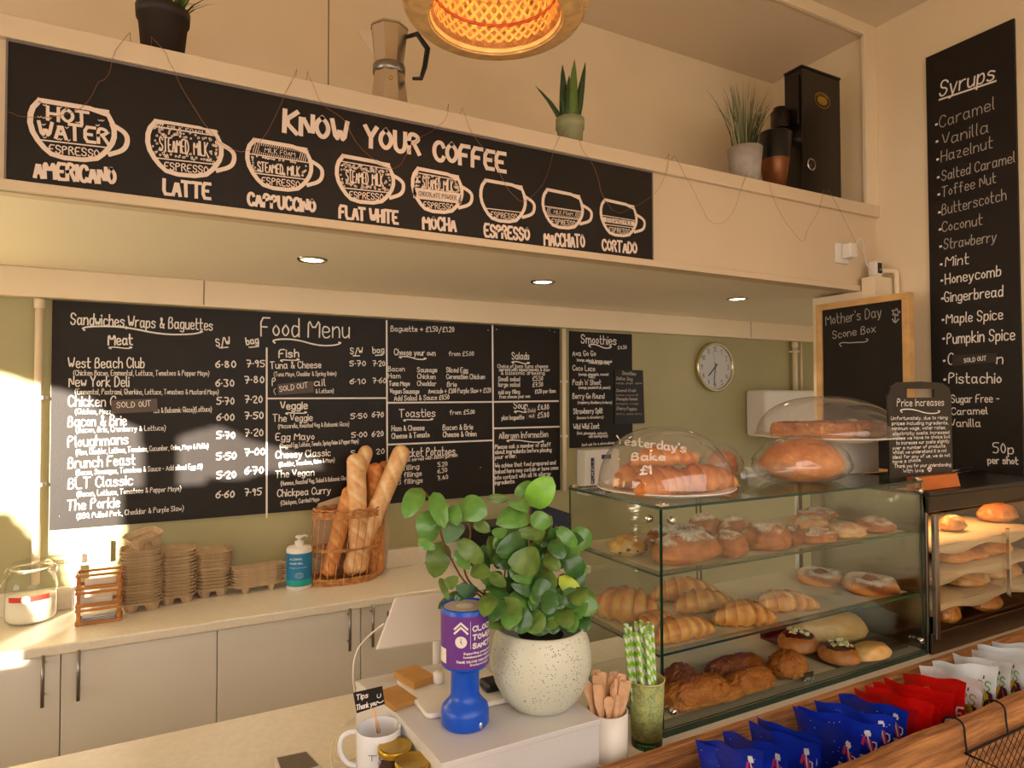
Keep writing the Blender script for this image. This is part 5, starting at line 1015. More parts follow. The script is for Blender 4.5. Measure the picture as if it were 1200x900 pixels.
# grass in grey pot
c = onledge(873, 198, .06); c.x = P(873, 190, 'y', c.y).x; s = mpx(c); R_ = 20*s; hb = P(873, 175, 'y', c.y).z-c.z
t = empty('potted_grass', c, 'tall wispy grey-green grass in a concrete-grey pot beside the grinder', 'plant')
obj('pot', MB().lathe([(0, 0), (R_*.8, 0), (R_*1.0, hb), (R_*.92, hb), (R_*.88, hb*.85), (0, hb*.85)], c, 36), mat('concrete_pot', (168, 158, 148), .8, bump=.1, var=.1, vscale=30), t, smooth=True)
blades(None, c+Vector((0, 0, hb*.8)), 150, R_*.8, 82*s*1.05, 34*s, .0045, [mat('grass_grey', (96, 106, 70), .6), mat('grass_pale', (156, 152, 108), .6), mat('grass_deep', (52, 68, 40), .6)], 'blade', t, 9, .12)
# tamper cup + grinder
xg0, xg1 = P(926, 140, 'y', SY+.05).x, P(985, 140, 'y', SY+.05).x; zg = P(975, 88, 'y', SY+.05).z; zh = P(930, 118, 'y', SY+.05).z
gx = P(941, 200, 'y', SY+.05).x
t = empty('coffee_grinder', ((gx+xg1)/2, SY+.1, ZL+.001), 'tall black coffee grinder with an oval gold badge at the right end', 'coffee grinder')
gb = mat('grinder_black', (26, 18, 14), .28)
obj('housing', box(gx, xg1, SY+.05, SY+.14, ZL+.001, zg-.012), gb, t, bevel=.004)
obj('top_cap', box(gx-.004, xg1+.004, SY+.046, SY+.144, zg-.012, zg), blackp, t, bevel=.005)
mb = MB().prism([(SY+.06, zg-.04), (SY+.13, zg-.02), (SY+.13, zh-.06), (SY+.06, zh-.09)], 'x', gx-.014, gx-.001); obj('side_shroud', mb, gb, t, bevel=.003)
obj('chute', MB().lathe([(.028, 0), (.028, .05), (0, .05)], (gx-.045, SY+.13, zh-.05), 20).lathe([(.04, -.075), (.04, -.0), (0, 0)], (gx-.045, SY+.13, zh-.02), 20), gb, t, smooth=True)
obj('steel_band', MB().lathe([(.032, 0), (.036, .004), (.036, .045), (.032, .05)], (gx-.045, SY+.13, zh-.145), 24), chrome, t, smooth=True)
cx = (gx+xg1)/2+.002; cz_ = P(963, 118, 'y', SY+.05).z
mb = MB().sphere((cx, SY+.05, cz_), .053, .003, .036, 28, 8); b_ = obj('badge', mb, gb, t, smooth=True)
mb = MB(); ribbon(mb, [Vector((cx+.051*math.cos(k*PI/16), SY+.0475, cz_+.034*math.sin(k*PI/16))) for k in range(33)], .003, Vector((0, -1, 0)))
st, W = glyphs('COFFEE GRINDER', .0); 
for p_ in st: ribbon(mb, [Vector((cx-math.cos(.5+2.1*q[0]/W)*(.037+.0009*q[1]), SY+.0472, cz_+math.sin(.5+2.1*q[0]/W)*(.0225+.0007*q[1]))) for q in p_], .0012, Vector((0, -1, 0)))
obj('badge_lettering', mb, gold, t)
obj('badge_plate', MB().sphere((cx, SY+.0475, cz_-.002), .034, .002, .020, 24, 6), gold, t, smooth=True)
zd = P(950, 193, 'y', SY+.05).z; xd = P(950, 193, 'y', SY+.05).x
m_ = MB().lathe([(.021, 0), (.027, .002), (.027, .006), (.021, .006)], (0, 0, 0), 28); m_.v = [(xd+a, SY+.05-q_, zd+b) for a, b, q_ in m_.v]; obj('dial_ring', m_, chrome, t, smooth=True)
m_ = MB().lathe([(0.020, 0), (.016, .012), (0, .012)], (0, 0, 0), 20); m_.v = [(xd+a, SY+.05-q_, zd+b) for a, b, q_ in m_.v]; obj('dial_knob', m_, blackp, t, smooth=True)
c = Vector((P(908, 190, 'y', SY+.09).x, SY+.09, ZL+.001)); s = mpx(c); hc = P(908, 157, 'y', SY+.09).z-c.z
t = empty('dosing_cup', c, 'tapered brown and black dosing cup between grass pot and grinder', 'cup')
obj('cup_body', MB().lathe([(0, 0), (11*s, 0), (16.5*s, hc*.55)], c, 28), mat('bronze_cup', (128, 78, 44), .35, .5), t, smooth=True)
obj('cup_upper', MB().lathe([(16.5*s, hc*.55), (19.5*s, hc*.98), (18*s, hc), (0, hc)], c, 28), blackp, t, smooth=True)

# woven bamboo pendant
c = P(581, 20, 'y', -1.62); R_ = 110*mpx(c); c.z = P(581, 72, 'y', -1.62+.8*R_).z
t = empty('pendant_lamp', c, 'woven bamboo pendant lampshade glowing warm above the moka pot', 'lamp')
prof = [(.70, -.002), (.86, .015), (.97, .09), (1.0, .22), (.99, .42), (.93, .66), (.78, .9), (.55, 1.05), (.30, 1.12), (.12, 1.15)]
def pr(f, pf):
    f *= len(pf)-1; i = min(int(f), len(pf)-2); g = f-i; return (pf[i][0]*(1-g)+pf[i+1][0]*g, pf[i][1]*(1-g)+pf[i+1][1]*g)
def weave(pf, n, tw, w_, k0, rr=1.0, seg=30):
    m_ = MB()
    for d in (1, -1):
        for k in range(n):
            a0 = 2*PI*k/n; vs = []
            for i in range(seg+1):
                f = i/seg; r, z = pr(f, pf); a = a0+d*tw*f; ov = .004*R_*math.sin((i+k*1.0)*PI)*0+(.0012 if (d > 0) else -.0012)
                q = c+Vector((math.cos(a)*(r*R_*rr+ov), math.sin(a)*(r*R_*rr+ov), z*R_)); tg = Vector((-math.sin(a), math.cos(a), 0)); vs += [q-tg*w_*max(r, .25)*.5, q+tg*w_*max(r, .25)*.5]
            m_.add(vs, [(2*i, 2*i+1, 2*i+3, 2*i+2) for i in range(seg)])
    return m_
obj('outer_weave', weave(prof, 84, 1.9, .0125, 0), bamboo, t, kind='stuff')
bam2 = mat('bamboo_inner', (222, 158, 78), .5, var=.12, vscale=30)
inner = [(.66, .10), (.68, .30), (.66, .55), (.5, .72), (.28, .80), (.05, .82)]
obj('inner_weave', weave(inner, 36, 1.5, .0135, 0), bam2, t, kind='stuff')
obj('rim_band', MB().lathe([(.72*R_, -.004), (.90*R_, .012*R_), (.93*R_, .035*R_), (.90*R_, .03*R_), (.73*R_, .012*R_), (.70*R_, .05*R_), (.69*R_, .045*R_), (.72*R_, -.004)], c, 64), bamboo, t, smooth=True)
for k in range(2): obj('binding_ring', MB().tube([c+Vector(((.675)*R_*math.cos(a), .675*R_*math.sin(a), (.30+k*.02)*R_)) for a in [j*PI/30 for j in range(60)]], .0022, 6, closed=True), mat('binding_red', (150, 66, 30), .6), t, smooth=True)
obj('bulb', MB().sphere(c+Vector((0, 0, R_*.55)), .03, .03, .04), mat('bulb_glow', (255, 214, 150), emit=(255, 190, 110), estr=6), t, smooth=True)
obj('flex', MB().tube([c+Vector((0, 0, R_*.7)), Vector((c.x, c.y, ZC-.001))], .003, 8), whitep, t)
l = bpy.data.lights.new('pendant_bulb', 'POINT'); l.energy = 3.4; l.color = (1, .60, .28); l.shadow_soft_size = .04
lo = bpy.data.objects.new('pendant_bulb', l); COL.objects.link(lo); lo.location = c+Vector((0, 0, R_*.45))

# copper string light draped over the ledge and sign
yw = SY-.012
wr = [(152, 38), (143, 48), (133, 62), (131, 75), (125, 92), (113, 98), (108, 112), (101, 121), (95, 128), (60, 138), (25, 137), (9, 131)]
wr2 = [(178, 44), (192, 58), (202, 78), (210, 98), (222, 118), (243, 150), (262, 172), (289, 180), (310, 162), (325, 130), (332, 115), (340, 98), (348, 81)]
wr3 = [(360, 84), (368, 102), (376, 122), (405, 140), (412, 160), (430, 180), (452, 198), (468, 196), (477, 180), (489, 163), (510, 152), (524, 138), (526, 122)]
wr4 = [(542, 126), (552, 155), (565, 172), (580, 188), (589, 212), (600, 228), (612, 237), (625, 230), (640, 212), (648, 178), (656, 158), (662, 152)]
wr5 = [(678, 158), (683, 178), (694, 190), (702, 210), (704, 228), (722, 252), (737, 245), (748, 240), (770, 226), (782, 200), (784, 180)]
wr6 = [(790, 182), (800, 200), (812, 222), (822, 242), (832, 262), (848, 262), (862, 245), (868, 222), (877, 200)]
wr7 = [(900, 210), (908, 238), (920, 260), (936, 280), (942, 284), (946, 268), (958, 252), (966, 222)]
wr8 = [(971, 222), (985, 248), (1000, 278), (1012, 300)]
mb = MB()
for k, w_ in enumerate((wr, wr2, wr3, wr4, wr5, wr6, wr7, wr8)):
    pts = [P(a, b, 'y', yw-.002*(i % 2)) for i, (a, b) in enumerate(w_)]; pts = smooth3(pts, 1); jr = random.Random(k); pts = [q+Vector((jr.uniform(-.0015, .0015), 0, jr.uniform(-.0015, .0015))) for q in pts]
    e0 = Vector((pts[0].x, SY+.01, ZL+.002)); e1 = Vector((pts[-1].x, SY+.01, ZL+.002))
    mb.tube(([e0] if k else [e0])+pts+([e1] if 0 < k < 7 else []), .0006, 5)
    if k: mb.tube([Vector((pe.x, SY+.01, ZL+.002)), Vector((e0.x, SY+.012, ZL+.002))], .0008, 5)
    pe = e1
obj('string_light', mb, mat('copper_wire', (160, 104, 72), .4, .6), label='thin copper string-light wire draped in swags over the coffee sign', cat='string light', kind=None)
# ================================================================== glass display case
CX0, CX1, CY0, CY1, CZ = 1.033, 2.070, -1.80, -1.41, 1.435
def sheet(x0, x1, y0, y1, z0, z1, em=1):
    """glass sheet: big faces clear, edge faces green"""
    mb = box(x0, x1, y0, y1, z0, z1); d = (x1-x0, y1-y0, z1-z0); th = d.index(min(d)); pr_ = {2: (0, 1), 1: (2, 3), 0: (4, 5)}[th]
    mb.m = [0 if i in pr_ else em for i in range(6)]; return mb
t = empty('display_case', ((CX0+CX1)/2, (CY0+CY1)/2, .9), 'three-tier glass display case full of pastries on the serving counter', 'display case')
gm = [cleargreen, edgedark, edgegreen]
obj('base_panel', MB().box(CX0-.004, CX1+.004, CY0-.006, CY1, .9005, .912), mat('case_base', (150, 146, 128), .4), t)
obj('base_glass_edge', MB().box(CX0-.006, CX1+.004, CY0-.012, CY0-.006, .9005, .912), edgedark, t)
obj('front_pane', sheet(CX0, CX1, CY0-.005, CY0, .913, CZ-.007), gm, t)
obj('left_pane', sheet(CX0-.005, CX0, CY0, CY1, .913, CZ-.007), gm, t)
obj('right_pane', sheet(CX1, CX1+.005, CY0, CY1, .913, CZ-.007), gm, t)
obj('top_pane', sheet(CX0-.006, CX1+.006, CY0-.006, CY1, CZ-.006, CZ), gm, t)
S1, S2, S0 = 1.272, 1.083, .914
def shelfsheet(z):
    m_ = sheet(CX0+.001, CX1-.001, CY0+.012, CY1-.01, z-.006, z); m_.m[2] = 1; return m_
for z in (S1, S2):
    o = obj('shelf', shelfsheet(z), gm, t); obj('shelf_front_edge', box(1.80, CX1-.001, CY0+.0108, CY0+.012, z-.006, z), edgegreen, o)
for x in (P(816, 600, 'y', CY1).x, P(820.5, 600, 'y', CY1).x): obj('door_edge', box(x-.0025, x+.0025, CY1-.003, CY1, .913, CZ-.007), edgedark, t)
x = P(937, 590, 'y', CY1).x
obj('door_handle_post', box(x-.012, x+.004, CY1-.008, CY1+.004, .913, CZ-.007), blackp, t); obj('door_edge', box(x-.026, x-.013, CY1-.006, CY1, .913, CZ-.007), whitep, t)
def clamp(x, y, z, ax='y', r=.009):
    m_ = MB().lathe([(0, 0), (r, 0), (r, .012), (r*.7, .015), (0, .015)], (0, 0, 0), 20)
    m_.v = [(x+a, y-c_, z+b) if ax == 'y' else (x-c_, y+a, z+b) for a, b, c_ in m_.v]; obj('clamp', m_, chrome, t, smooth=True)
for z in (CZ-.032, .955): clamp(CX0+.022, CY0-.006, z); clamp(CX0-.006, CY0+.03, z, 'x')
clamp(CX1-.03, CY0-.006, .95); clamp(CX1-.022, CY0-.006, CZ-.03)
for x_, y_ in ((CX0+.008, CY0+.004), (CX1-.01, CY0+.004), (CX0+.006, CY1-.012)): obj('corner_bracket', MB().box(x_-.012, x_+.012, y_-.010, y_+.010, CZ, CZ+.006).sphere((x_, y_, CZ+.006), .008, .008, .005, 12, 6), chrome, t, bevel=.001)
for z in (S1, S2):
    for x_ in (CX0+.006, CX1-.006): obj('shelf_pin', MB().sphere((x_, CY0+.10, z-.012), .006, .006, .006, 10, 6), chrome, t, smooth=True)
def liner(x0, x1, z, y0=CY0+.03, y1=CY1-.02, seed=0, label='greaseproof sheet'):
    n, m = 24, 8; vs = []
    for i in range(n+1):
        for j in range(m+1):
            x_ = x0+(x1-x0)*i/n; y_ = y0+(y1-y0)*j/m; e_ = max(0, abs(j/m-.5)*2-.85)/.15
            vs.append((x_, y_, z+.0006+.0012*abs(noise.noise(Vector((x_*14, y_*14, seed))))+.006*e_*(1 if j > m/2 else .25)))
    obj('paper_liner', MB().add(vs, [(i*(m+1)+j, (i+1)*(m+1)+j, (i+1)*(m+1)+j+1, i*(m+1)+j+1) for i in range(n) for j in range(m)]), paperm, smooth=True, label=label, cat='paper')
liner(CX0+.02, CX1-.02, S1, seed=1, label='cream greaseproof paper liner on the top glass shelf of the case')
liner(CX0+.02, CX1-.02, S2, seed=2, label='cream greaseproof paper liner on the middle glass shelf of the case')
liner(CX0+.02, 1.86, S0, seed=3, label='cream greaseproof paper liner on the floor of the display case')

# ------------------------------------------------------------------ pastries
pd_ = pastrymat('dusted_pastry', (222, 140, 66), (116, 52, 18), dust=.96)
pg = pastrymat('golden_croissant', (250, 196, 112), (170, 78, 22))
pl_ = pastrymat('light_dusted_croissant', (238, 186, 120), (176, 96, 46), dust=.92)
pc_ = pastrymat('crumb_pastry', (232, 150, 66), (150, 74, 22), crumb=1)
pb_ = pastrymat('bread_roll', (236, 166, 92), (160, 80, 30))
pk_ = pastrymat('pale_loaf', (236, 200, 130), (190, 134, 66))
jam = mat('jam_red', (128, 22, 12), .12, coat=.6); choc = mat('chocolate', (58, 26, 16), .3); nuts = mat('white_choc_chips', (238, 222, 168), .5)
def blob(nm, c, rx, ry, rz, m, label, cat, rz_rot=0, seed=0, lump=.12, lf=2.4, tone0=.45, group=None, shape=None, nu=36, nv=22, rough=0, parent=None):
    ca, sa = math.cos(rz_rot), math.sin(rz_rot); tn = []
    def fn(d, q):
        n_ = noise.noise(d*lf+Vector((seed*3.1, 0, 0))); n2 = noise.noise(d*lf*2.7+Vector((0, seed*2.3, 0))); k = 1+lump*n_*2+lump*n2*.8
        if rough: k += rough*noise.noise(d*16+Vector((seed, 0, 0)))+rough*.6*noise.noise(d*34)
        q = q*k; t_ = tone0+.35*n_+.25*max(0, d.z)
        if shape: q, t_ = shape(d, q, t_)
        if q.z < 0: q.z *= .55; t_ -= .12
        q = Vector((q.x*ca-q.y*sa, q.x*sa+q.y*ca, q.z+rz*.5)); q.z = max(q.z, 0); tn.append(t_); return q
    mb = MB().sphere(c, rx, ry, rz, nu, nv, fn)
    return obj(nm, mb, m, parent, smooth=True, tone=tn, label=label, cat=cat, group=group, origin=c if not parent else None)
def crois(c, L_, r, bend, m, label, rz=0, seed=0, segs=7, group=None, flat=.85):
    NT, NU = 84, 20; vs = []; tn = []; ca, sa = math.cos(rz), math.sin(rz)
    for i in range(NT+1):
        f = i/NT; u = f*2-1; env = max(0, 1-abs(u)**2.1)**.72; g = (abs(u)*segs/2+.25); sw_ = g-math.floor(g); ridge = (1-sw_)**.7
        ang = u*bend; cx = L_/2*math.sin(ang)/max(math.sin(bend), .01) if bend > .05 else u*L_/2; cy = (math.cos(ang)-math.cos(bend))*L_/2/max(math.sin(bend), .05)*.8
        rr = r*env*(.80+.32*ridge)
        for j in range(NU):
            an = 2*PI*j/NU; sk = .14*math.cos(an)*r; n_ = noise.noise(Vector((u*3, math.cos(an), seed)))
            q = Vector((cx+(0 if bend < .05 else -math.sin(ang)*rr*math.cos(an))*1, cy+rr*math.cos(an)*(math.cos(ang)), rr*math.sin(an)*flat*(1+.06*n_)+r*flat*.62*env**.3)); q.z = max(q.z, 0)
            vs.append(c+Vector((q.x*ca-q.y*sa, q.x*sa+q.y*ca, q.z))); tn.append(.08+.85*ridge**1.8*max(.2, math.sin(an)*.5+.6)+.18*n_)
    mb = MB().add(vs, [(i*NU+j, i*NU+(j+1) % NU, (i+1)*NU+(j+1) % NU, (i+1)*NU+j) for i in range(NT) for j in range(NU)])
    return obj('croissant', mb, m, smooth=True, tone=tn, label=label, cat='croissant', group=group, origin=c)
def at(x, y, z, wpx, hpx=None, dfrac=.5):
    q = P(x, y, 'z', z); s = mpx(q); q.y += wpx*s*dfrac*.5; q.x = P(x, y, 'y', q.y).x; q.z = z; return q, s
# top shelf: sugar-dusted pastries
def swirl(d, q, t_):
    rr = math.hypot(d.x, d.y); a = math.atan2(d.y, d.x); w_ = math.sin(rr*14-a)*max(0, d.z); q = q*(1+.05*w_); return q, t_-.3*w_
Z1 = S1+.0025
for i, (x, y, w_, h, kind, lb) in enumerate((
    (722, 660, 50, 26, 'choc', 'pale chocolate-chip pastry behind the left glass pane of the case'),
    (808, 672, 104, 42, 'long', 'long sugar-dusted pastry roll at the front left of the top shelf'),
    (795, 646, 84, 26, 'dark', 'dark dusted pastry behind the long dusted roll'),
    (861, 659, 48, 34, 'bun', 'small oval dusted bun right of the long dusted roll'),
    (826, 634, 48, 30, 'bun', 'round dusted bun at the back of the top shelf, leftmost'),
    (861, 637, 46, 30, 'bun', 'round dusted bun at the back of the top shelf, second from left'),
    (899, 650, 62, 34, 'bun', 'tall dusted bun with a brown peak in the middle of the top shelf'),
    (930, 643, 40, 26, 'dark', 'dark dusted pastry squeezed right of the tall dusted bun'),
    (958, 642, 58, 18, 'flat', 'flat glazed dusted plait at the front of the top shelf'),
    (948, 626, 50, 18, 'yellow', 'custard-yellow dusted danish towards the back of the top shelf'),
    (993, 636, 56, 18, 'yellow', 'custard-yellow dusted danish at the front right of the top shelf'),
    (964, 614, 60, 15, 'flat', 'flat dusted pastry at the very back right of the top shelf'),
    (1024, 628, 48, 18, 'swirl', 'round dusted swirl pastry rightmost on the top shelf'))):
    c, s = at(x, y, Z1, w_, h, .7); rx = w_*s*.5; rzz = h*s*.62
    m = {'choc': pk_, 'long': pd_, 'dark': pd_, 'bun': pd_, 'flat': pd_, 'yellow': pl_, 'swirl': pd_}[kind]
    ry = {'long': rx*.48, 'bun': rx*.82, 'dark': rx*.6, 'choc': rx*.8, 'flat': rx*.6, 'yellow': rx*.72, 'swirl': rx*.9}[kind]
    if kind == 'choc': c.x, c.y = 1.078, -1.60
    c.x = min(max(c.x, CX0+rx+.004), CX1-rx-.012); c.y = max(c.y, CY0+ry+.014)
    o = blob('dusted_pastry' if kind != 'choc' else 'chocolate_chip_pastry', c, rx, ry, rzz, m, lb, 'pastry', rz_rot=(-.05 if kind == 'long' else .3*math.sin(i*2)), seed=i+1, lump=.10 if kind != 'long' else .07, lf=2.2 if kind != 'flat' else 3.5, tone0={'dark': .8, 'yellow': .2, 'choc': .3}.get(kind, .5), shape=swirl if kind in ('swirl', 'yellow', 'flat') else None)
    if kind == 'yellow': blob('custard', c+Vector((-.005, -.004, rzz*1.05)), rx*.34, ry*.3, rzz*.3, mat('custard', (232, 190, 90), .3), None, None, seed=3, parent=o, nu=14, nv=8)
    if kind == 'choc':
        for k in range(5): a = -2.6+k*.5; blob('chocolate_chip', c+Vector((rx*.9*math.cos(a), ry*.9*math.sin(a), rzz*(.3+.2*(k % 2)))), .006, .006, .006, choc, None, None, seed=k, parent=o, nu=8, nv=6)
# middle shelf: croissants and jam rings
Z2 = S2+.0025
for i, (x, y, w_, h, m, rz, lb) in enumerate((
    (738, 742, 88, 52, pg, -.35, 'large golden croissant at the left end behind the side pane'),
    (775, 752, 60, 36, pg, .5, 'golden croissant end tucked beside the left pane'),
    (803, 712, 78, 34, pg, -.35, 'golden croissant at the back left of the middle shelf'),
    (826, 726, 74, 34, pg, -.38, 'golden croissant second from the left, in the middle row'),
    (806, 763, 84, 36, pg, -.05, 'golden croissant at the front left of the middle shelf'),
    (872, 742, 72, 38, pg, -.45, 'golden croissant in front of the dusted one on the middle shelf'),
    (920, 727, 80, 32, pl_, -.38, 'sugar-dusted croissant right of the golden croissants'))):
    c, s = at(x, y, Z2, w_, h, .55)
    if i == 0: c.x, c.y, rz = 1.112, -1.565, -1.05
    if i == 1: c.x, c.y, rz = 1.118, -1.69, .2
    c.x = max(c.x, CX0+w_*s*.5*abs(math.cos(rz))+.012); c.y = max(c.y, CY0+h*s*.5+.014)
    crois(c, w_*s*1.12, h*s*.52, .55, m, lb, rz=rz, seed=i)
def ringp(x, y, w_, lb, seed):
    c, s = at(x, y, Z2, w_, 20, .9); R_ = w_*s*.5; prof_n = 30; NA = 72; vs = []; tn = []
    for i in range(prof_n):
        a = 2*PI*i/prof_n
        for j in range(NA):
            b = 2*PI*j/NA; tw = math.sin(a*3+b*3)*.12; rr = R_*.40*(1+tw+.05*math.sin(b*5)); rad = R_*.60+rr*math.cos(a); z = max(0, R_*.20+rr*math.sin(a)*.72); vs.append(c+Vector((rad*math.cos(b), rad*math.sin(b)*.9, z))); tn.append(.45+.5*math.sin(a*3+b*3+1))
    mb = MB().add(vs, [(i*NA+j, i*NA+(j+1) % NA, ((i+1) % prof_n)*NA+(j+1) % NA, ((i+1) % prof_n)*NA+j) for i in range(prof_n) for j in range(NA)])
    o = obj('jam_ring_pastry', mb, pd_, smooth=True, tone=tn, label=lb, cat='pastry', origin=c)
    blob('jam_filling', c+Vector((0, 0, R_*.10)), R_*.42, R_*.38, R_*.30, jam, None, None, seed=seed, parent=o, nu=18, nv=10, lump=.05)
ringp(962, 693, 58, 'dusted jam-centred ring pastry at the back right of the middle shelf', 1)
ringp(1020, 706, 68, 'dusted jam-centred ring pastry nearest the right end of the middle shelf', 2)
# bottom: crumble bars, topped buns, loaf
Z0 = S0+.0025
for i, (x, y, w_, h, ry, rot, lb) in enumerate((
    (797, 822, 48, 40, .8, 0, 'dark crumble bun at the left of the case floor'), (862, 803, 82, 30, .4, -.35+.3, 'long dark crumble bar at the back of the case floor'),
    (828, 845, 98, 38, .42, -.03, 'long pale-edged crumble bar at the front left of the case floor'), (893, 826, 72, 30, .45, .0, 'crumble bar in the middle front of the case floor'), (866, 832, 44, 22, .5, .1, 'small glazed crumble piece between the two front crumble bars'), (939, 812, 54, 36, .8, .1, 'pointed crumble bun behind the little black price tag'))):
    c, s = at(x, y, Z0, w_, h, ry); rx = w_*s*.5; c.x = max(c.x, CX0+rx*1.15+.004); c.y = max(c.y, CY0+rx*ry+.014); blob('crumble_pastry', c, rx, rx*ry, h*s*.55, pc_, lb, 'pastry', rz_rot=rot, seed=i+20, shape=lambda d, q, t_: (Vector((q.x*(1+.25*(1-abs(d.x))), q.y*(1+.3*abs(d.x)), q.z*(1+.25*abs(d.x)))) if ry < .7 else q, t_), lump=.05, lf=2.8, tone0=.32 if i not in (0, 1) else .75, rough=.11, nu=90, nv=50)
for i, (x, y, lb) in enumerate(((936, 775, 'bun topped with dark chocolate and white chips, left of two'), (984, 790, 'bun topped with dark chocolate and white chips, right of two'))):
    c, s = at(x, y, Z0, 50, 24, .9); R_ = 25*s; o = blob('topped_bun', c, R_, R_*.95, 16*s, pb_, lb, 'pastry', seed=i+40, lump=.03, tone0=.35)
    blob('chocolate_topping', c+Vector((0, 0, 15*s)), R_*.72, R_*.68, 7*s, choc, None, None, seed=3, parent=o, lump=.04)
    for k in range(26):
        a = rnd.uniform(0, 2*PI); rr = R_*.5*math.sqrt(rnd.random()); q = c+Vector((rr*math.cos(a), rr*math.sin(a), 22*s+rnd.uniform(.002, .020)*(1-rr/R_/.6))); e_ = rnd.uniform(.0042, .0068)
        obj('white_chip', MB().box(q.x-e_, q.x+e_, q.y-e_, q.y+e_, q.z-e_*.7, q.z+e_*.7, R=Matrix.Rotation(rnd.uniform(0, 3), 3, 'Z')@Matrix.Rotation(rnd.uniform(-.5, .5), 3, 'X')), nuts, o)
c, s = at(1000, 790, Z0, 120, 20, .5)
obj('black_tray', MB().box(1.70, 2.05, CY0+.03, CY0+.30, S0, S0+.006).box(1.70, 2.05, CY0+.29, CY0+.30, S0+.006, S0+.018), mat('slate_tray', (40, 34, 32), .4), bevel=.002, label='black tray under the large loaf on the case floor', cat='tray')
c = P(975, 753, 'z', S0+.01); s = mpx(c); c.y += .02; c.z = S0+.0065
blob('seeded_loaf', c, 50*s, 24*s, 26*s, pk_, 'large pale loaf dusted with flour on the black tray', 'bread', rz_rot=-.35, seed=61, lump=.05, tone0=.35)
c = P(1022, 772, 'z', S0+.01); c.z = S0+.0065; c.y += .01
blob('bread_slice', c, 30*s, 15*s, 12*s, pk_, 'cut pale bread piece in front of the large loaf', 'bread', rz_rot=-.1, seed=62, lump=.04, tone0=.3)
q = P(948, 806, 'z', S0); t2 = empty('price_tag', (q.x, CY0+.012, S0), 'tiny black price tag at the front edge of the case floor', 'price tag'); s = mpx(q)
q.x = P(948, 800, 'y', CY0+.012).x; obj('tag_card', box(q.x-8*s, q.x+8*s, CY0+.011, CY0+.013, S0, S0+11*s), blackp, t2)
mb = MB(); text(mb, 'APPLE', ('y', CY0+.0105), 942, 799, 954, 796, 3.4, .8); text(mb, '\u00a32.20', ('y', CY0+.0105), 943, 804, 953, 801, 3, .8); obj('lettering', mb, chalk, t2)

# ------------------------------------------------------------------ on top of the case: plates, domes, bagged bread
TZ = CZ+.001
def plate(c, R_, label, mat_=whitep):
    return obj('plate', MB().lathe([(0, 0), (R_*.6, 0), (R_*.62, .004), (R_*.98, .016), (R_, .019), (R_*.97, .02), (R_*.6, .008), (0, .007)], c, 56), mat_, smooth=True, label=label, cat='plate', origin=c)
c = P(779, 577, 'z', TZ+.008); s = mpx(c); R_ = 79*s; c.y = CY0+R_*.93; c.x = P(779, 560, 'y', c.y).x; s = mpx(c); c.z = TZ; R_ = 80*s
plate(c, R_, 'wide white plate on the case under the dome lettered Yesterday\'s Bake')
DH = P(779, 501, 'y', c.y).z-c.z-.018; DR = R_*.97
t = empty('cake_dome', c+Vector((0, 0, .0205)), 'clear plastic dome with white handwriting over a plate of yesterday\'s pastries', 'dome')
def domeprof(R_, H_, n=18): return [(R_*1.02, 0), (R_, .002)]+[(R_*math.cos(k*PI/2/n)**.85, H_*math.sin(k*PI/2/n)) for k in range(1, n)]+[(.001, H_)]
obj('dome_shell', MB().lathe(domeprof(DR, DH), c+Vector((0, 0, .0205)), 64), domeg, t, smooth=True)
dc = c+Vector((0, 0, .0205))
def ondome(x, y):
    d = (fw*FPX+RT*(x-600)-UP*(y-450)); o_ = CAM-dc; A2 = (d.x**2+d.y**2)/(DR*.985)**2+d.z**2/DH**2; B2 = 2*((o_.x*d.x+o_.y*d.y)/(DR*.985)**2+o_.z*d.z/DH**2); C2 = (o_.x**2+o_.y**2)/(DR*.985)**2+o_.z**2/DH**2-1
    D2 = B2*B2-4*A2*C2; return CAM+d*((-B2-math.sqrt(max(D2, 0)))/(2*A2))
dn = lambda q: Vector(((q.x-dc.x)/DR**2, (q.y-dc.y)/DR**2, (q.z-dc.z)/DH**2)).normalized()
mb = MB()
for s_, x0, y0, x1, y1, h in (("Yesterday's", 724, 521, 803, 531, 9), ('Bake', 741, 540, 779, 540, 8), ('\u00a31', 751, 556, 763, 555, 9)):
    st, W = glyphs(s_, .3)
    for p_ in st: ribbon(mb, [ondome(x0+(x1-x0)*q[0]/W, y0+(y1-y0)*q[0]/W-q[1]*h/10) for q in p_], .0046, dn, .0035)
obj('lettering', mb, chalk, t)
for i, (dx, dy, L_, r_, rz, lb) in enumerate(((-.38, -.38, 1.05, .40, .1, 'left'), (.42, -.36, 1.05, .40, -.2, 'right'), (.0, .35, 1.4, .42, .05, 'rear'))):
    crois(c+Vector((dx*R_, dy*R_, .009)), R_*L_, R_*r_*.8, .4, pastrymat('old_croissant', (236, 164, 90), (168, 86, 34)) if i == 0 else MATS['old_croissant'], '%s croissant on the plate under the lettered dome' % {'left': 'front left', 'right': 'front right', 'rear': 'rear'}[lb], rz=rz, seed=i+9, flat=.7)
crois(c+Vector((-.02*R_, -.05*R_, .009+R_*.36)), R_*1.2, R_*.24, .35, MATS['old_croissant'], 'croissant lying on top of the others under the lettered dome', rz=-.1, seed=15, flat=.7)
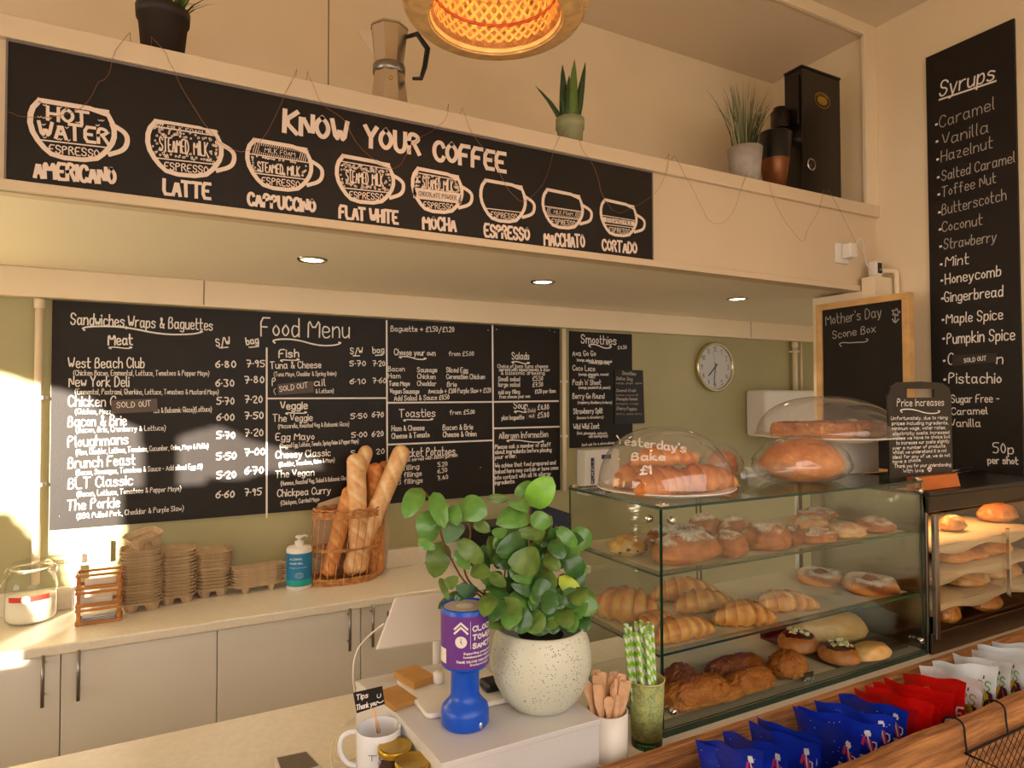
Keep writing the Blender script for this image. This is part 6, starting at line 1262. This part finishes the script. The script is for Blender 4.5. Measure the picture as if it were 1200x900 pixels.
# loaf in a bag
def bag(nm, c, rx, ry, rz, knot, label, seed=0):
    def fn(d, q):
        k = 1.10+.05*noise.noise(d*5+Vector((seed, 0, 0)))+.03*math.sin(14*math.atan2(d.z, d.y)+seed)*max(0, -d.x)+.02*noise.noise(d*14)
        q = q*k; q.z = q.z*(.6 if q.z < 0 else 1)
        q.z = max(q.z+rz*.56, -.0)
        return q
    t = empty(nm, c, label, 'bag'); obj('bag_film', MB().sphere(c, rx, ry, rz, 48, 28, fn), bagm, t, smooth=True)
    mb = MB(); K = c+Vector(knot); vs = [K]; n = 34; S_ = c+Vector((-rx*.6, -ry*.55, rz*.5))
    for j in range(n):
        a = 2*PI*j/n; vs.append(K+Vector((-.065+.02*math.cos(a*5), .042*math.cos(a)*(1+.3*math.sin(a*7)), .020*math.sin(a)+.012*math.sin(a*9)+.0)))
    for v in vs: v.z = max(v.z, c.z+.001)
    mb.add(vs, [(0, 1+j, 1+(j+1) % n) for j in range(n)]); vs = [K]+[Vector((c.x-rx*.75, c.y, c.z+rz*.5))+Vector((0, ry*.6*math.cos(2*PI*j/n), rz*.5*math.sin(2*PI*j/n))) for j in range(n)]
    mb.add([Vector((v.x, v.y, max(v.z, c.z+.001))) for v in vs], [(0, 1+j, 1+(j+1) % n) for j in range(n)]); obj('gathered_neck', mb, bagm, t)
    return t
c = P(938, 571, 'z', TZ); s = mpx(c); rx, ry, rz = 62*s, 44*s, 29*s; c.y = max(c.y+ry*.9, CY0+ry+.02); c.x = P(940, 560, 'y', c.y).x; s = mpx(c); rx, ry, rz = 60*s, 42*s, 32*s
bag('bagged_loaf', c, rx, ry, rz, (-rx*1.1, -.035, rz*.45), 'clear plastic bag tied around the round loaf on top of the case', 2)
blob('round_loaf', c+Vector((0, 0, .003)), rx*.94, ry*.94, rz*1.02, pb_, 'round golden-brown loaf inside the clear bag on the case', 'bread', seed=71, lump=.03, tone0=.35)
c = P(846, 556, 'z', TZ); s = mpx(c); c.y = -1.475; c.x = P(846, 545, 'y', c.y).x; s = mpx(c)
bag('bagged_pastry', c, 26*s, 18*s, 24*s, (.0, -.03, 10*s), 'small clear bag with a pastry behind the lettered dome', 5)
blob('bagged_bun', c+Vector((0, 0, .003)), 22*s, 15*s, 22*s, pb_, 'brown bun inside the small bag behind the lettered dome', 'bread', seed=72, lump=.06, tone0=.6)
# second dome on white block stand
q = P(1012, 555, 'z', TZ); ys = -1.55; xs = P(1012, 540, 'y', ys).x; s = mpx((xs, ys, TZ)); zt_ = P(968, 516, 'y', ys).z
xa, xb = P(991, 530, 'y', ys-.05).x, P(1030, 530, 'y', ys-.05).x
obj('stand_block', box(xa, xb, ys-.05, ys+.06, TZ, zt_-.002), whitep, bevel=.003, label='white block stand holding up the second cake dome', cat='stand')
c = Vector((P(968, 516, 'y', ys).x, ys, zt_-.0015)); R_ = 77*s
plate(c, R_, 'flat white plate raised on the white block stand')
DH = P(968, 465, 'y', ys).z-c.z-.018; DR = R_*.96; dc2 = c+Vector((0, 0, .0205))
t = empty('cake_dome', dc2, 'clear plastic dome over nutty slices on the raised plate', 'dome')
obj('dome_shell', MB().lathe(domeprof(DR, DH), dc2, 64), domeg, t, smooth=True)
fl = pastrymat('flapjack', (216, 150, 80), (140, 74, 38), crumb=1)
for i, (dx, w_) in enumerate(((-.44, .36), (.34, .36))):
    n = 20; cc = c+Vector((dx*R_, -.1*R_, .009)); hh = .052; vs = []; o = MB()
    blob('nutty_slice', cc, R_*w_*1.25, R_*.5, hh*.9, fl, ('left', 'right')[i]+' nut-topped slice under the second dome', 'cake', seed=80+i, lump=.03, tone0=.5, rough=.05, nu=52, nv=30, shape=lambda d, q, t_: (Vector((max(-1, min(1, d.x*1.5))*R_*w_, max(-1, min(1, d.y*1.5))*R_*.42, max(-.6, min(.62, d.z*1.2))*hh*(1+.12*noise.noise(d*11)+.22*max(0, d.z)*noise.noise(d*26)))), t_-.3*(noise.noise(d*9) > .15)))

# ------------------------------------------------------------------ hot cabinet
HX0, HX1, HY0, HY1, HZ = 2.082, 2.86, -1.815, -1.40, 1.398
t = empty('hot_cabinet', ((HX0+HX1)/2, (HY0+HY1)/2, .9), 'dark steel heated cabinet with pasties on paper-lined shelves at the right', 'heated cabinet')
obj('side_panel', box(HX0, HX0+.012, HY0+.004, HY1, .9005, HZ-.012), steel, t, bevel=.002)
obj('side_panel', box(HX1-.012, HX1, HY0, HY1, .9005, HZ-.012), darksteel, t); obj('back_panel', box(HX0+.012, HX1-.012, HY1-.01, HY1, .9005, HZ-.012), darksteel, t)
obj('top_panel', box(HX0-.004, HX1, HY0-.01, HY1, HZ-.012, HZ), blackp, t, bevel=.004)
obj('header_panel', MB().prism([(HY0-.008, HZ-.012), (HY0-.004, HZ-.062), (HY0+.012, HZ-.066), (HY0+.02, HZ-.012)], 'x', HX0, HX1), darksteel, t, bevel=.003)
obj('floor_panel', box(HX0+.012, HX1-.012, HY0, HY1-.01, .9005, .94), darksteel, t, bevel=.002); obj('sill_strip', box(HX0, HX1, HY0-.008, HY0, .9005, .965), mat('bronze_steel', (110, 92, 74), .35, 1), t, bevel=.002)
obj('door_frame', MB().box(HX0+.012, HX0+.034, HY0-.016, HY0-.002, .945, HZ-.07), steel, t, bevel=.003)
x_ = P(1183, 670, 'y', HY0-.02).x; obj('door_handle', box(x_-.003, x_+.003, HY0-.024, HY0-.012, 1.02, 1.25), chrome, t, bevel=.002)
obj('glass_door', box(HX0+.034, HX1-.02, HY0-.012, HY0-.009, .965, HZ-.066), clear, t)
HS = [1.218, 1.128, 1.035]
for z in HS:
    o = obj('wire_shelf', MB().box(HX0+.014, HX1-.014, HY0+.02, HY0+.026, z-.005, z).box(HX0+.014, HX1-.014, HY1-.02, HY1-.014, z-.005, z), chrome, t)
    for k in range(14): x_ = HX0+.03+k*.055; obj('shelf_wire', MB().tube([(x_, HY0+.024, z-.002), (x_, HY1-.018, z-.002)], .0015, 6), chrome, o)
l = bpy.data.lights.new('cabinet_lamp', 'AREA'); l.shape = 'RECTANGLE'; l.size = .6; l.size_y = .1; l.energy = 2.6; l.color = (1, .56, .22)
lo = bpy.data.objects.new('cabinet_lamp', l); COL.objects.link(lo); lo.location = (2.46, HY0+.16, HZ-.02)
obj('heat_lamp', MB().tube([(2.14, HY0+.22, HZ-.03), (2.78, HY0+.22, HZ-.03)], .009, 12), mat('heat_lamp_glow', (255, 190, 110), emit=(255, 150, 60), estr=6), t, smooth=True)
past = pastrymat('pasty_crust', (234, 162, 78), (166, 84, 30)); pastl = pastrymat('pale_crust', (226, 176, 110), (176, 112, 58))
for k, z in enumerate(HS):
    mb = MB(); n = 20; x0, x1 = HX0+.02, HX1-.05; vs = []
    for i in range(n+1):
        f = i/n; sg_ = .012+.018*math.sin(f*7+k)**2
        for j, (yy, dz) in enumerate(((HY1-.03, .002), (HY0+.10, .002), (HY0+.022, .001), (HY0+.006, -sg_))): vs.append((x0+(x1-x0)*f, yy, z+dz+.001))
    obj('paper_liner', mb.add(vs, [(i*4+j, (i+1)*4+j, (i+1)*4+j+1, i*4+j+1) for i in range(n) for j in range(3)]), mat('warm_paper', (196, 168, 132), .6, bump=.1), smooth=True, solid=.0005, label='greaseproof paper drooping over the %s shelf of the hot cabinet' % ('top', 'middle', 'lower')[k], cat='paper')
def crimp(d, q, t_):
    a = math.atan2(d.z, d.x); e_ = max(0, 1-abs(d.z)*3); q = q*(1+.08*e_*math.sin(a*2+d.x*26)); return q, t_+.25*max(0, d.z)-.15*e_
for i, (x, y, z, w_, h, m, nm, lb) in enumerate((
    (1170, 621, HS[0], 66, 34, past, 'pasty', 'large crimped golden pasty on the top shelf of the hot cabinet'), (1116, 623, HS[0], 42, 22, pastl, 'pasty', 'pale pasty on the left of the top hot shelf'), (1205, 618, HS[0], 44, 28, past, 'pasty', 'golden pasty cut by the right picture edge on the top hot shelf'),
    (1118, 647, HS[1]+.0, 48, 20, past, 'slice', 'flat golden pastry slice at the left of the middle hot shelf'), (1160, 648, HS[1], 54, 22, past, 'slice', 'flat golden pastry slice right of centre on the middle hot shelf'), (1138, 660, HS[1], 44, 16, pc_, 'sausage', 'dark brown sausage piece at the front of the middle hot shelf'),
    (1133, 682, HS[2]+.0, 54, 22, pastl, 'slice', 'pale scored pastry slice on the left of the lower hot shelf'), (1168, 694, HS[2], 64, 26, pastl, 'slice', 'large pale scored pastry slice on the lower hot shelf'),
    (1112, 728, .9405, 36, 30, past, 'roll', 'orange-brown roll on the cabinet floor, leftmost'), (1155, 716, .9405, 50, 30, past, 'roll', 'orange-brown roll on the cabinet floor, right of the other'))):
    w_, h = (w_*1.2, h*1.15) if z in HS[1:] else (w_, h); c = P(x, y, 'z', z+.004); s = mpx(c); rx = w_*s*.46; ry = min(rx*.62, .08); c.y = HY0+.035+ry+(.06 if nm in ('pasty',) else .0); c.x = P(x, y, 'y', c.y).x; c.z = z+.0035; zz = min(h*s*.55, .045)
    blob(nm if nm not in ('slice',) else 'pastry_slice', c, rx, ry, zz, m, lb, 'pasty' if nm == 'pasty' else ('sausage' if nm == 'sausage' else 'pastry'), seed=90+i, lump=.05, tone0=.4, shape=crimp, nu=56, nv=26)

# price board, tongs
yb = -1.765; z0 = HZ+.001; zb_ = P(1080, 557, 'y', yb).z
xa, xb = P(1042, 520, 'y', yb).x, P(1116, 520, 'y', yb).x; zt_ = P(1078, 447, 'y', yb).z; w_ = xb-xa
t = empty('price_increase_board', ((xa+xb)/2, yb, z0), 'black handled slate-style notice headed Price Increases in a wooden base', 'notice board')
poly = [(xa, z0+.010), (xb, z0+.010), (xb+.0, zt_-.045), (xb-.012, zt_-.02), (xb-.05, zt_-.004), ((xa+xb)/2, zt_), (xa+.05, zt_-.004), (xa+.012, zt_-.02), (xa, zt_-.045)]
hx_ = (xa+xb)/2; hz_ = zt_-.038; hw = w_*.22; hh = .014
# board with a slot handle: ring of quads between the outline top part and the slot
NH = 16; slot = [(hx_+hw*(1 if math.cos(a) >= 0 else -1)*.6+hh*1.2*math.cos(a), hz_+hh*math.sin(a)) for a in [2*PI*k/NH+.001 for k in range(NH)]]
def border(a):
    cx_, cz_ = hx_, hz_; dx, dz = math.cos(a), math.sin(a); best = 9
    for (x1_, z1_), (x2_, z2_) in zip(poly, poly[1:]+poly[:1]):
        ex, ez = x2_-x1_, z2_-z1_; den = dx*ez-dz*ex
        if abs(den) < 1e-9: continue
        tt = ((x1_-cx_)*ez-(z1_-cz_)*ex)/den; uu = ((x1_-cx_)*dz-(z1_-cz_)*dx)/den
        if tt > 0 and -1e-6 <= uu <= 1+1e-6: best = min(best, tt)
    return (cx_+dx*best, cz_+dz*best)
ang = sorted(set([math.atan2(z-hz_, x-hx_) for x, z in poly]+[k*PI/16+.003 for k in range(-16, 16)])); outer = [border(a) for a in ang]
inn = [(hx_+max(-hw, min(hw, 3*hw*math.cos(a))), hz_+hh*max(-1, min(1, 1.6*math.sin(a)))) for a in ang]; n = len(ang); vs = []
for yy in (yb, yb+.006): vs += [(x, yy, z) for x, z in outer]+[(x, yy, z) for x, z in inn]
fs = []
for i in range(n):
    j = (i+1) % n; fs += [(i, j, n+j, n+i), (2*n+i, 3*n+i, 3*n+j, 2*n+j), (i, 2*n+i, 2*n+j, j), (n+i, n+j, 3*n+j, 3*n+i)]
obj('board_panel', MB().add(vs, fs), blackp, t)
xo = P(1126, 565, 'y', yb-.03).x; xi = P(1074, 565, 'y', yb-.03).x
obj('wooden_base', MB().prism([(yb-.03, z0), (yb+.035, z0), (yb+.025, zb_-.001), (yb-.02, zb_-.001)], 'x', xi, xo), orangew, t, bevel=.002)
mb = MB(); pl = ('y', yb-.0006)
text(mb, 'Price Increases', pl, 1051, 476, 1106, 475, 8, 1.3); flourish(mb, 1055, 480, 1102, 482, pl, 1.2, 2.5)
for s_, x0, y0, x1, y1 in (('Unfortunately, due to rising', 1044, 492, 1110, 491), ('prices including ingredients,', 1045, 498, 1111, 497), ('minimum wage, water rates,', 1045, 504, 1108, 502.5), ('electricity costs. Increased', 1046, 510, 1112, 508), ('rates we have no choice but', 1047, 515.5, 1113, 513), ('to increase our costs slightly', 1050, 521, 1112, 518.5), ('over a number of products.', 1046, 527, 1108, 524), ('Whilst we understand it is not', 1046, 532, 1109, 529.5), ('ideal for any of us, we do not', 1046, 537.5, 1113, 535), ('have a choice.', 1046, 543, 1079, 540.5), ('Thank you for your understanding', 1048, 548, 1114, 546)): text(mb, s_, pl, x0, y0, x1, y1, 3.7, 1.0)
text(mb, 'With love', pl, 1058, 554, 1082, 553, 4.2, 1); pline(mb, [(1089, 552.5), (1086.5, 549.5), (1088, 547.8), (1089, 549), (1090.2, 547.8), (1091.5, 549.5), (1089, 552.5)], pl, 1.6, 1)
obj('lettering', mb, chalk, t)
c = P(1140, 556, 'z', z0); t = empty('serving_tongs', (c.x, c.y+.02, z0), 'metal serving tongs lying on top of the hot cabinet', 'tongs'); s = mpx(c)
for k, dz in enumerate((.004, .018)):
    vs = []; pts = [(-38, 1.6), (0, 1.8), (24, 3.6), (34, 3.8), (38, 1.6)]
    for a, w_ in pts: q = Vector((c.x+.02+a*s, c.y+.05+a*s*.15, z0+dz*(1 if a > -30 else .6))); vs += [q+Vector((0, -w_*s*1.2, 0)), q+Vector((0, w_*s*1.2, 0))]
    obj('tong_arm', MB().add(vs, [(2*i, 2*i+1, 2*i+3, 2*i+2) for i in range(4)]), chrome, t, solid=.0022, smooth=True)

# ------------------------------------------------------------------ trough of crisp packets
TY0, TY1 = -2.19, -1.89
t = empty('crisp_trough', (1.5, (TY0+TY1)/2, .74), 'rustic wooden trough of crisp packets fixed along the counter front', 'trough')
obj('back_board', box(.55, 2.85, TY1-.018, TY1, .74, .938), rust, t, bevel=.002); obj('bottom_board', box(.55, 2.85, TY0+.022, TY1-.018, .74, .76), rust, t)
n = 40; vs = []
for i in range(n+1):
    x_ = .55+2.3*i/n; zz = .972+.006*noise.noise(Vector((x_*4, 0, 1)))+.003*noise.noise(Vector((x_*13, 0, 2))); yy = .004*noise.noise(Vector((x_*5, 3, 1)))
    vs += [(x_, TY0+yy, .74), (x_, TY0+yy, zz-.006), (x_, TY0+.007+yy, zz), (x_, TY0+.03+yy, zz+.001), (x_, TY0+.036+yy, zz-.006), (x_, TY0+.036, .74)]
obj('front_board', MB().add(vs, [(i*6+j, (i+1)*6+j, (i+1)*6+(j+1) % 6, i*6+(j+1) % 6) for i in range(n) for j in range(6)]+[tuple(range(6))[::-1], tuple(n*6+j for j in range(6))]), rust, t, smooth=False)
obj('end_board', box(.53, .55, TY0, TY1, .74, .96), rust, t); obj('end_board', box(2.85, 2.87, TY0, TY1, .74, .96), rust, t)
# hanging wire basket
bm = mat('black_wire', (24, 18, 16), .5, .4); xw0 = P(1128, 880, 'y', TY0-.006).x
t = empty('wire_basket', (xw0+.3, TY0-.08, .70), 'black wire mesh basket hooked on the front of the wooden trough', 'basket'); y_ = TY0-.012; zt_ = P(1160, 870, 'y', y_).z
for nm, z in (('top_rail', zt_), ('lower_rail', zt_-.2)): obj(nm, MB().tube([(xw0, y_, z), (xw0+.6, y_, z), (xw0+.6, y_-.16, z), (xw0, y_-.16, z)], .0028, 8, closed=True), bm, t, smooth=True)
for hx_ in (xw0+.01, P(1182, 830, 'y', y_).x): obj('hook', MB().tube(smooth3([(hx_-.004, y_, zt_), (hx_, TY0-.006, .95), (hx_+.002, TY0-.004, .982), (hx_+.004, TY0+.02, .986), (hx_+.005, TY0+.041, .975), (hx_+.005, TY0+.042, .95)], 2), .0022, 8), bm, t, smooth=True)
for k in range(38):
    a = k*.026
    for d in (1, -1):
        x0 = xw0+(a if d > 0 else a-.2); x1 = x0+.2*d+(.2 if d < 0 else 0)*0
        if d > 0: p0, p1 = (xw0+a-.2, zt_-.2), (xw0+a, zt_)
        else: p0, p1 = (xw0+a, zt_-.2), (xw0+a-.2, zt_)
        def clip(p0, p1):
            (xa_, za_), (xb_, zb_) = p0, p1; L0, L1 = xw0, xw0+.6
            def at_(x): return za_+(zb_-za_)*(x-xa_)/(xb_-xa_)
            if max(xa_, xb_) < L0 or min(xa_, xb_) > L1: return None
            P0 = (min(max(xa_, L0), L1),); P1 = (min(max(xb_, L0), L1),); return (P0[0], at_(P0[0])), (P1[0], at_(P1[0]))
        r_ = clip(p0, p1)
        if r_: obj('mesh_wire', MB().tube([(r_[0][0], y_, r_[0][1]), (r_[1][0], y_, r_[1][1])], .0009, 5), bm, t)
# packets
fb = mat('foil_blue', (26, 56, 196), .26, .35, bump=.35, bscale=22, coat=.3); fr_ = mat('foil_red', (216, 24, 20), .28, .25, bump=.35, bscale=22, coat=.3); fw_ = mat('packet_white', (234, 240, 248), .5, bump=.3, bscale=22)
pw, pp, pgr, pyl, pmr = mat('print_white2', (232, 232, 236), .5), mat('print_pink', (206, 50, 110), .5), mat('print_lime', (120, 176, 60), .5), mat('print_yellow', (232, 180, 50), .5), mat('print_maroon', (92, 24, 48), .5)
def packet(p0, p1, H_, m, label, group, kind, seed):
    """crisp packet standing on edge; p0, p1 the top seal's far and near corners"""
    R0 = random.Random(seed); p0, p1 = Vector(p0), Vector(p1); u = (p1-p0); W_ = u.length; u.normalize(); lean = Vector((R0.uniform(.02, .16), 0, -1)).normalized(); nn = lean.cross(u).normalized()
    if nn.x > 0: nn = -nn
    NU, NV = 14, 14; vs = []; mb = MB()
    def pt(a, b, sgn):
        th = .017*(math.sin(PI*min(1, max(0, (b-.07)/.93)))**.6 if b > .07 else 0)*(math.sin(PI*a)**.35 if 0 < a < 1 else 0)
        wv = .004*math.sin(a*9+seed)*(1-b)+.0025*noise.noise(Vector((a*4, b*4, seed)))*(1 if sgn > 0 else .5); pin = .012*math.sin(PI*min(1, b*1.2))*(a-.5)*2
        return p0+u*(W_*a-pin)+lean*(H_*b)+nn*(sgn*th+wv)+Vector((0, 0, .003*math.sin(a*12+seed*2)*(1-b)))
    for sgn in (1, -1):
        for i in range(NU+1):
            for j in range(NV+1): vs.append(pt(i/NU, j/NV, sgn))
    K = (NU+1)*(NV+1); fs = []
    for i in range(NU):
        for j in range(NV): a = i*(NV+1)+j; fs += [(a, a+1, a+NV+2, a+NV+1), (K+a, K+a+NV+1, K+a+NV+2, K+a+1)]
    o = obj('crisp_packet', MB().add(vs, fs), m, smooth=True, label=label, cat='crisp packet', group=group)
    pr_ = {}
    def rb(key, pts, wd, off=.0012):
        mb = pr_.setdefault(key, MB()); ribbon(mb, [pt(a, b, 1) for a, b in pts], wd, nn, off)
    if kind in ('blue', 'red'):
        for p_ in (glyphs('ITE', .05)[0] if kind == 'blue' else glyphs('LE', .05)[0]): rb('w', [(.76+q[0]/20*.22, .46-q[1]*.012) if kind == 'blue' else (.80+q[0]/12*.16, .46-q[1]*.014) for q in p_], .005)
    if kind == 'blue':
        rb('w', [(.855+.018*math.cos(k*1.05), .10+.016*math.sin(k*1.05)) for k in range(7)], .007); rb('w', [(.855, .10), (.86, .10)], .012)
        rb('p', [(.885, .19), (.915, .26), (.935, .30)], .013); rb('w', [(.865, .135), (.89, .20), (.93, .29)], .0035, .002); rb('w', [(.93, .19), (.965, .20), (.975, .25), (.95, .29)], .003); rb('p', [(.825, .14), (.815, .21)], .006)
        for k in range(12): a, b = R0.uniform(.05, .95), R0.uniform(.07, .5); rb('w', [(a, b), (a+.006, b)], .0013)
    if kind == 'red':
        rb('w', [(.45, .2), (.5, .17), (.55, .22), (.62, .3), (.7, .36)], .0014); rb('y', [(.4, .14), (.46, .12), (.5, .16)], .0014)
    if kind == 'white':
        for p_ in glyphs('PS', .1)[0]: rb('g', [(.74+q[0]/16*.22, .30-q[1]*.012) for q in p_], .003)
        for k in range(4): rb(('y', 'g', 'y', 'm')[k], [(.70+k*.06, .44), (.75+k*.06, .34), (.79+k*.06, .44)], .016, .0012+.0002*k)
        rb('m', [(.3, .5), (.6, .48), (.95, .46)], .02); rb('k', [(.82, .12), (.82, .15)], .003)
    for key, mb in pr_.items(): obj({'w': 'white_print', 'p': 'pink_print', 'g': 'green_print', 'y': 'yellow_print', 'm': 'maroon_print', 'k': 'black_print'}[key], mb, {'w': pw, 'p': pp, 'g': pgr, 'y': pyl, 'm': pmr, 'k': blackp}[key], o)
bl = [(816, 877, 'nearest'), (820, 868, ''), (847, 858, ''), (876, 846, ''), (885, 839, ''), (928, 826, ''), (935, 832, ''), (955, 819, ''), (983, 815, '')]
bl_lab = ['blue crisp packet nearest the camera at the trough\'s left end', 'blue crisp packet with a folded top, second from the left end', 'blue crisp packet third from the trough\'s left end', 'blue crisp packet fourth from the left, before the tall one', 'blue crisp packet fifth from the left, just before the tall one', 'blue crisp packet standing tallest in the middle of the blue ones', 'blue crisp packet just behind the tallest blue one', 'blue crisp packet second from the red packets', 'blue crisp packet touching the red packets']
def pk(x, y, x2, y2, kind, m, lab, seed, H_=.185):
    a = P(x, y, 'y', -1.945); b = P(x2, y2, 'y', -2.125); a.z = min(max(a.z, .965), 1.02); b.z = min(max(b.z, .975), 1.025); packet(a, b, H_, m, lab, {'blue': 'blue crisp packets in the trough', 'red': 'red crisp packets in the trough', 'white': 'white crisp packets in the trough'}[kind], kind, seed)
for i, (x, y, _) in enumerate(bl): pk(x, y, (905, 893, 925, 960, 965, 1010, 1035, 1050, 1064)[i], (894, 880, 878, 873, 868, 868, 850, 842, 833)[i], 'blue', fb, bl_lab[i], i+1, .20)
for i, (x, y, x2, y2, lb) in enumerate(((1002, 811, 1076, 834, 'red crisp packet touching the blue packets'), (1014, 806, 1094, 826, 'red crisp packet second from the blue packets'), (1022, 803, 1104, 822, 'red crisp packet third of five in the trough'), (1034, 801, 1120, 814, 'red crisp packet half hidden behind the front-facing red one'), (1056, 792, 1134, 799, 'red crisp packet with its full top showing, next to the white packets'))): pk(x, y, x2, y2, 'red', fr_, lb, 20+i, .20)
for i, (x, y, x2, y2, lb) in enumerate(((1078, 778, 1152, 800, 'white crisp packet lying slanted beside the red packets'), (1092, 775, 1170, 780, 'white crisp packet with a wide flat top behind the slanted one'), (1115, 766, 1187, 778, 'white crisp packet third from the red packets'), (1137, 760, 1205, 772, 'white crisp packet fourth from the red packets'), (1145, 755, 1222, 764, 'white crisp packet fifth from the red packets'), (1163, 752, 1238, 757, 'white crisp packet cut by the right picture edge'))): pk(x, y, x2, y2, 'white', fw_, lb, 40+i, .21)
q = P(1200, 742, 'z', .93); a = Vector((q.x+.02, -1.945, 1.0)); 
mb = MB(); packet(a, a+Vector((.1, -.17, 0)), .2, mat('packet_yellow', (226, 160, 30), .4, bump=.3, bscale=22), 'yellow crisp packet just showing at the right edge behind the white ones', None, 'plain', 60)
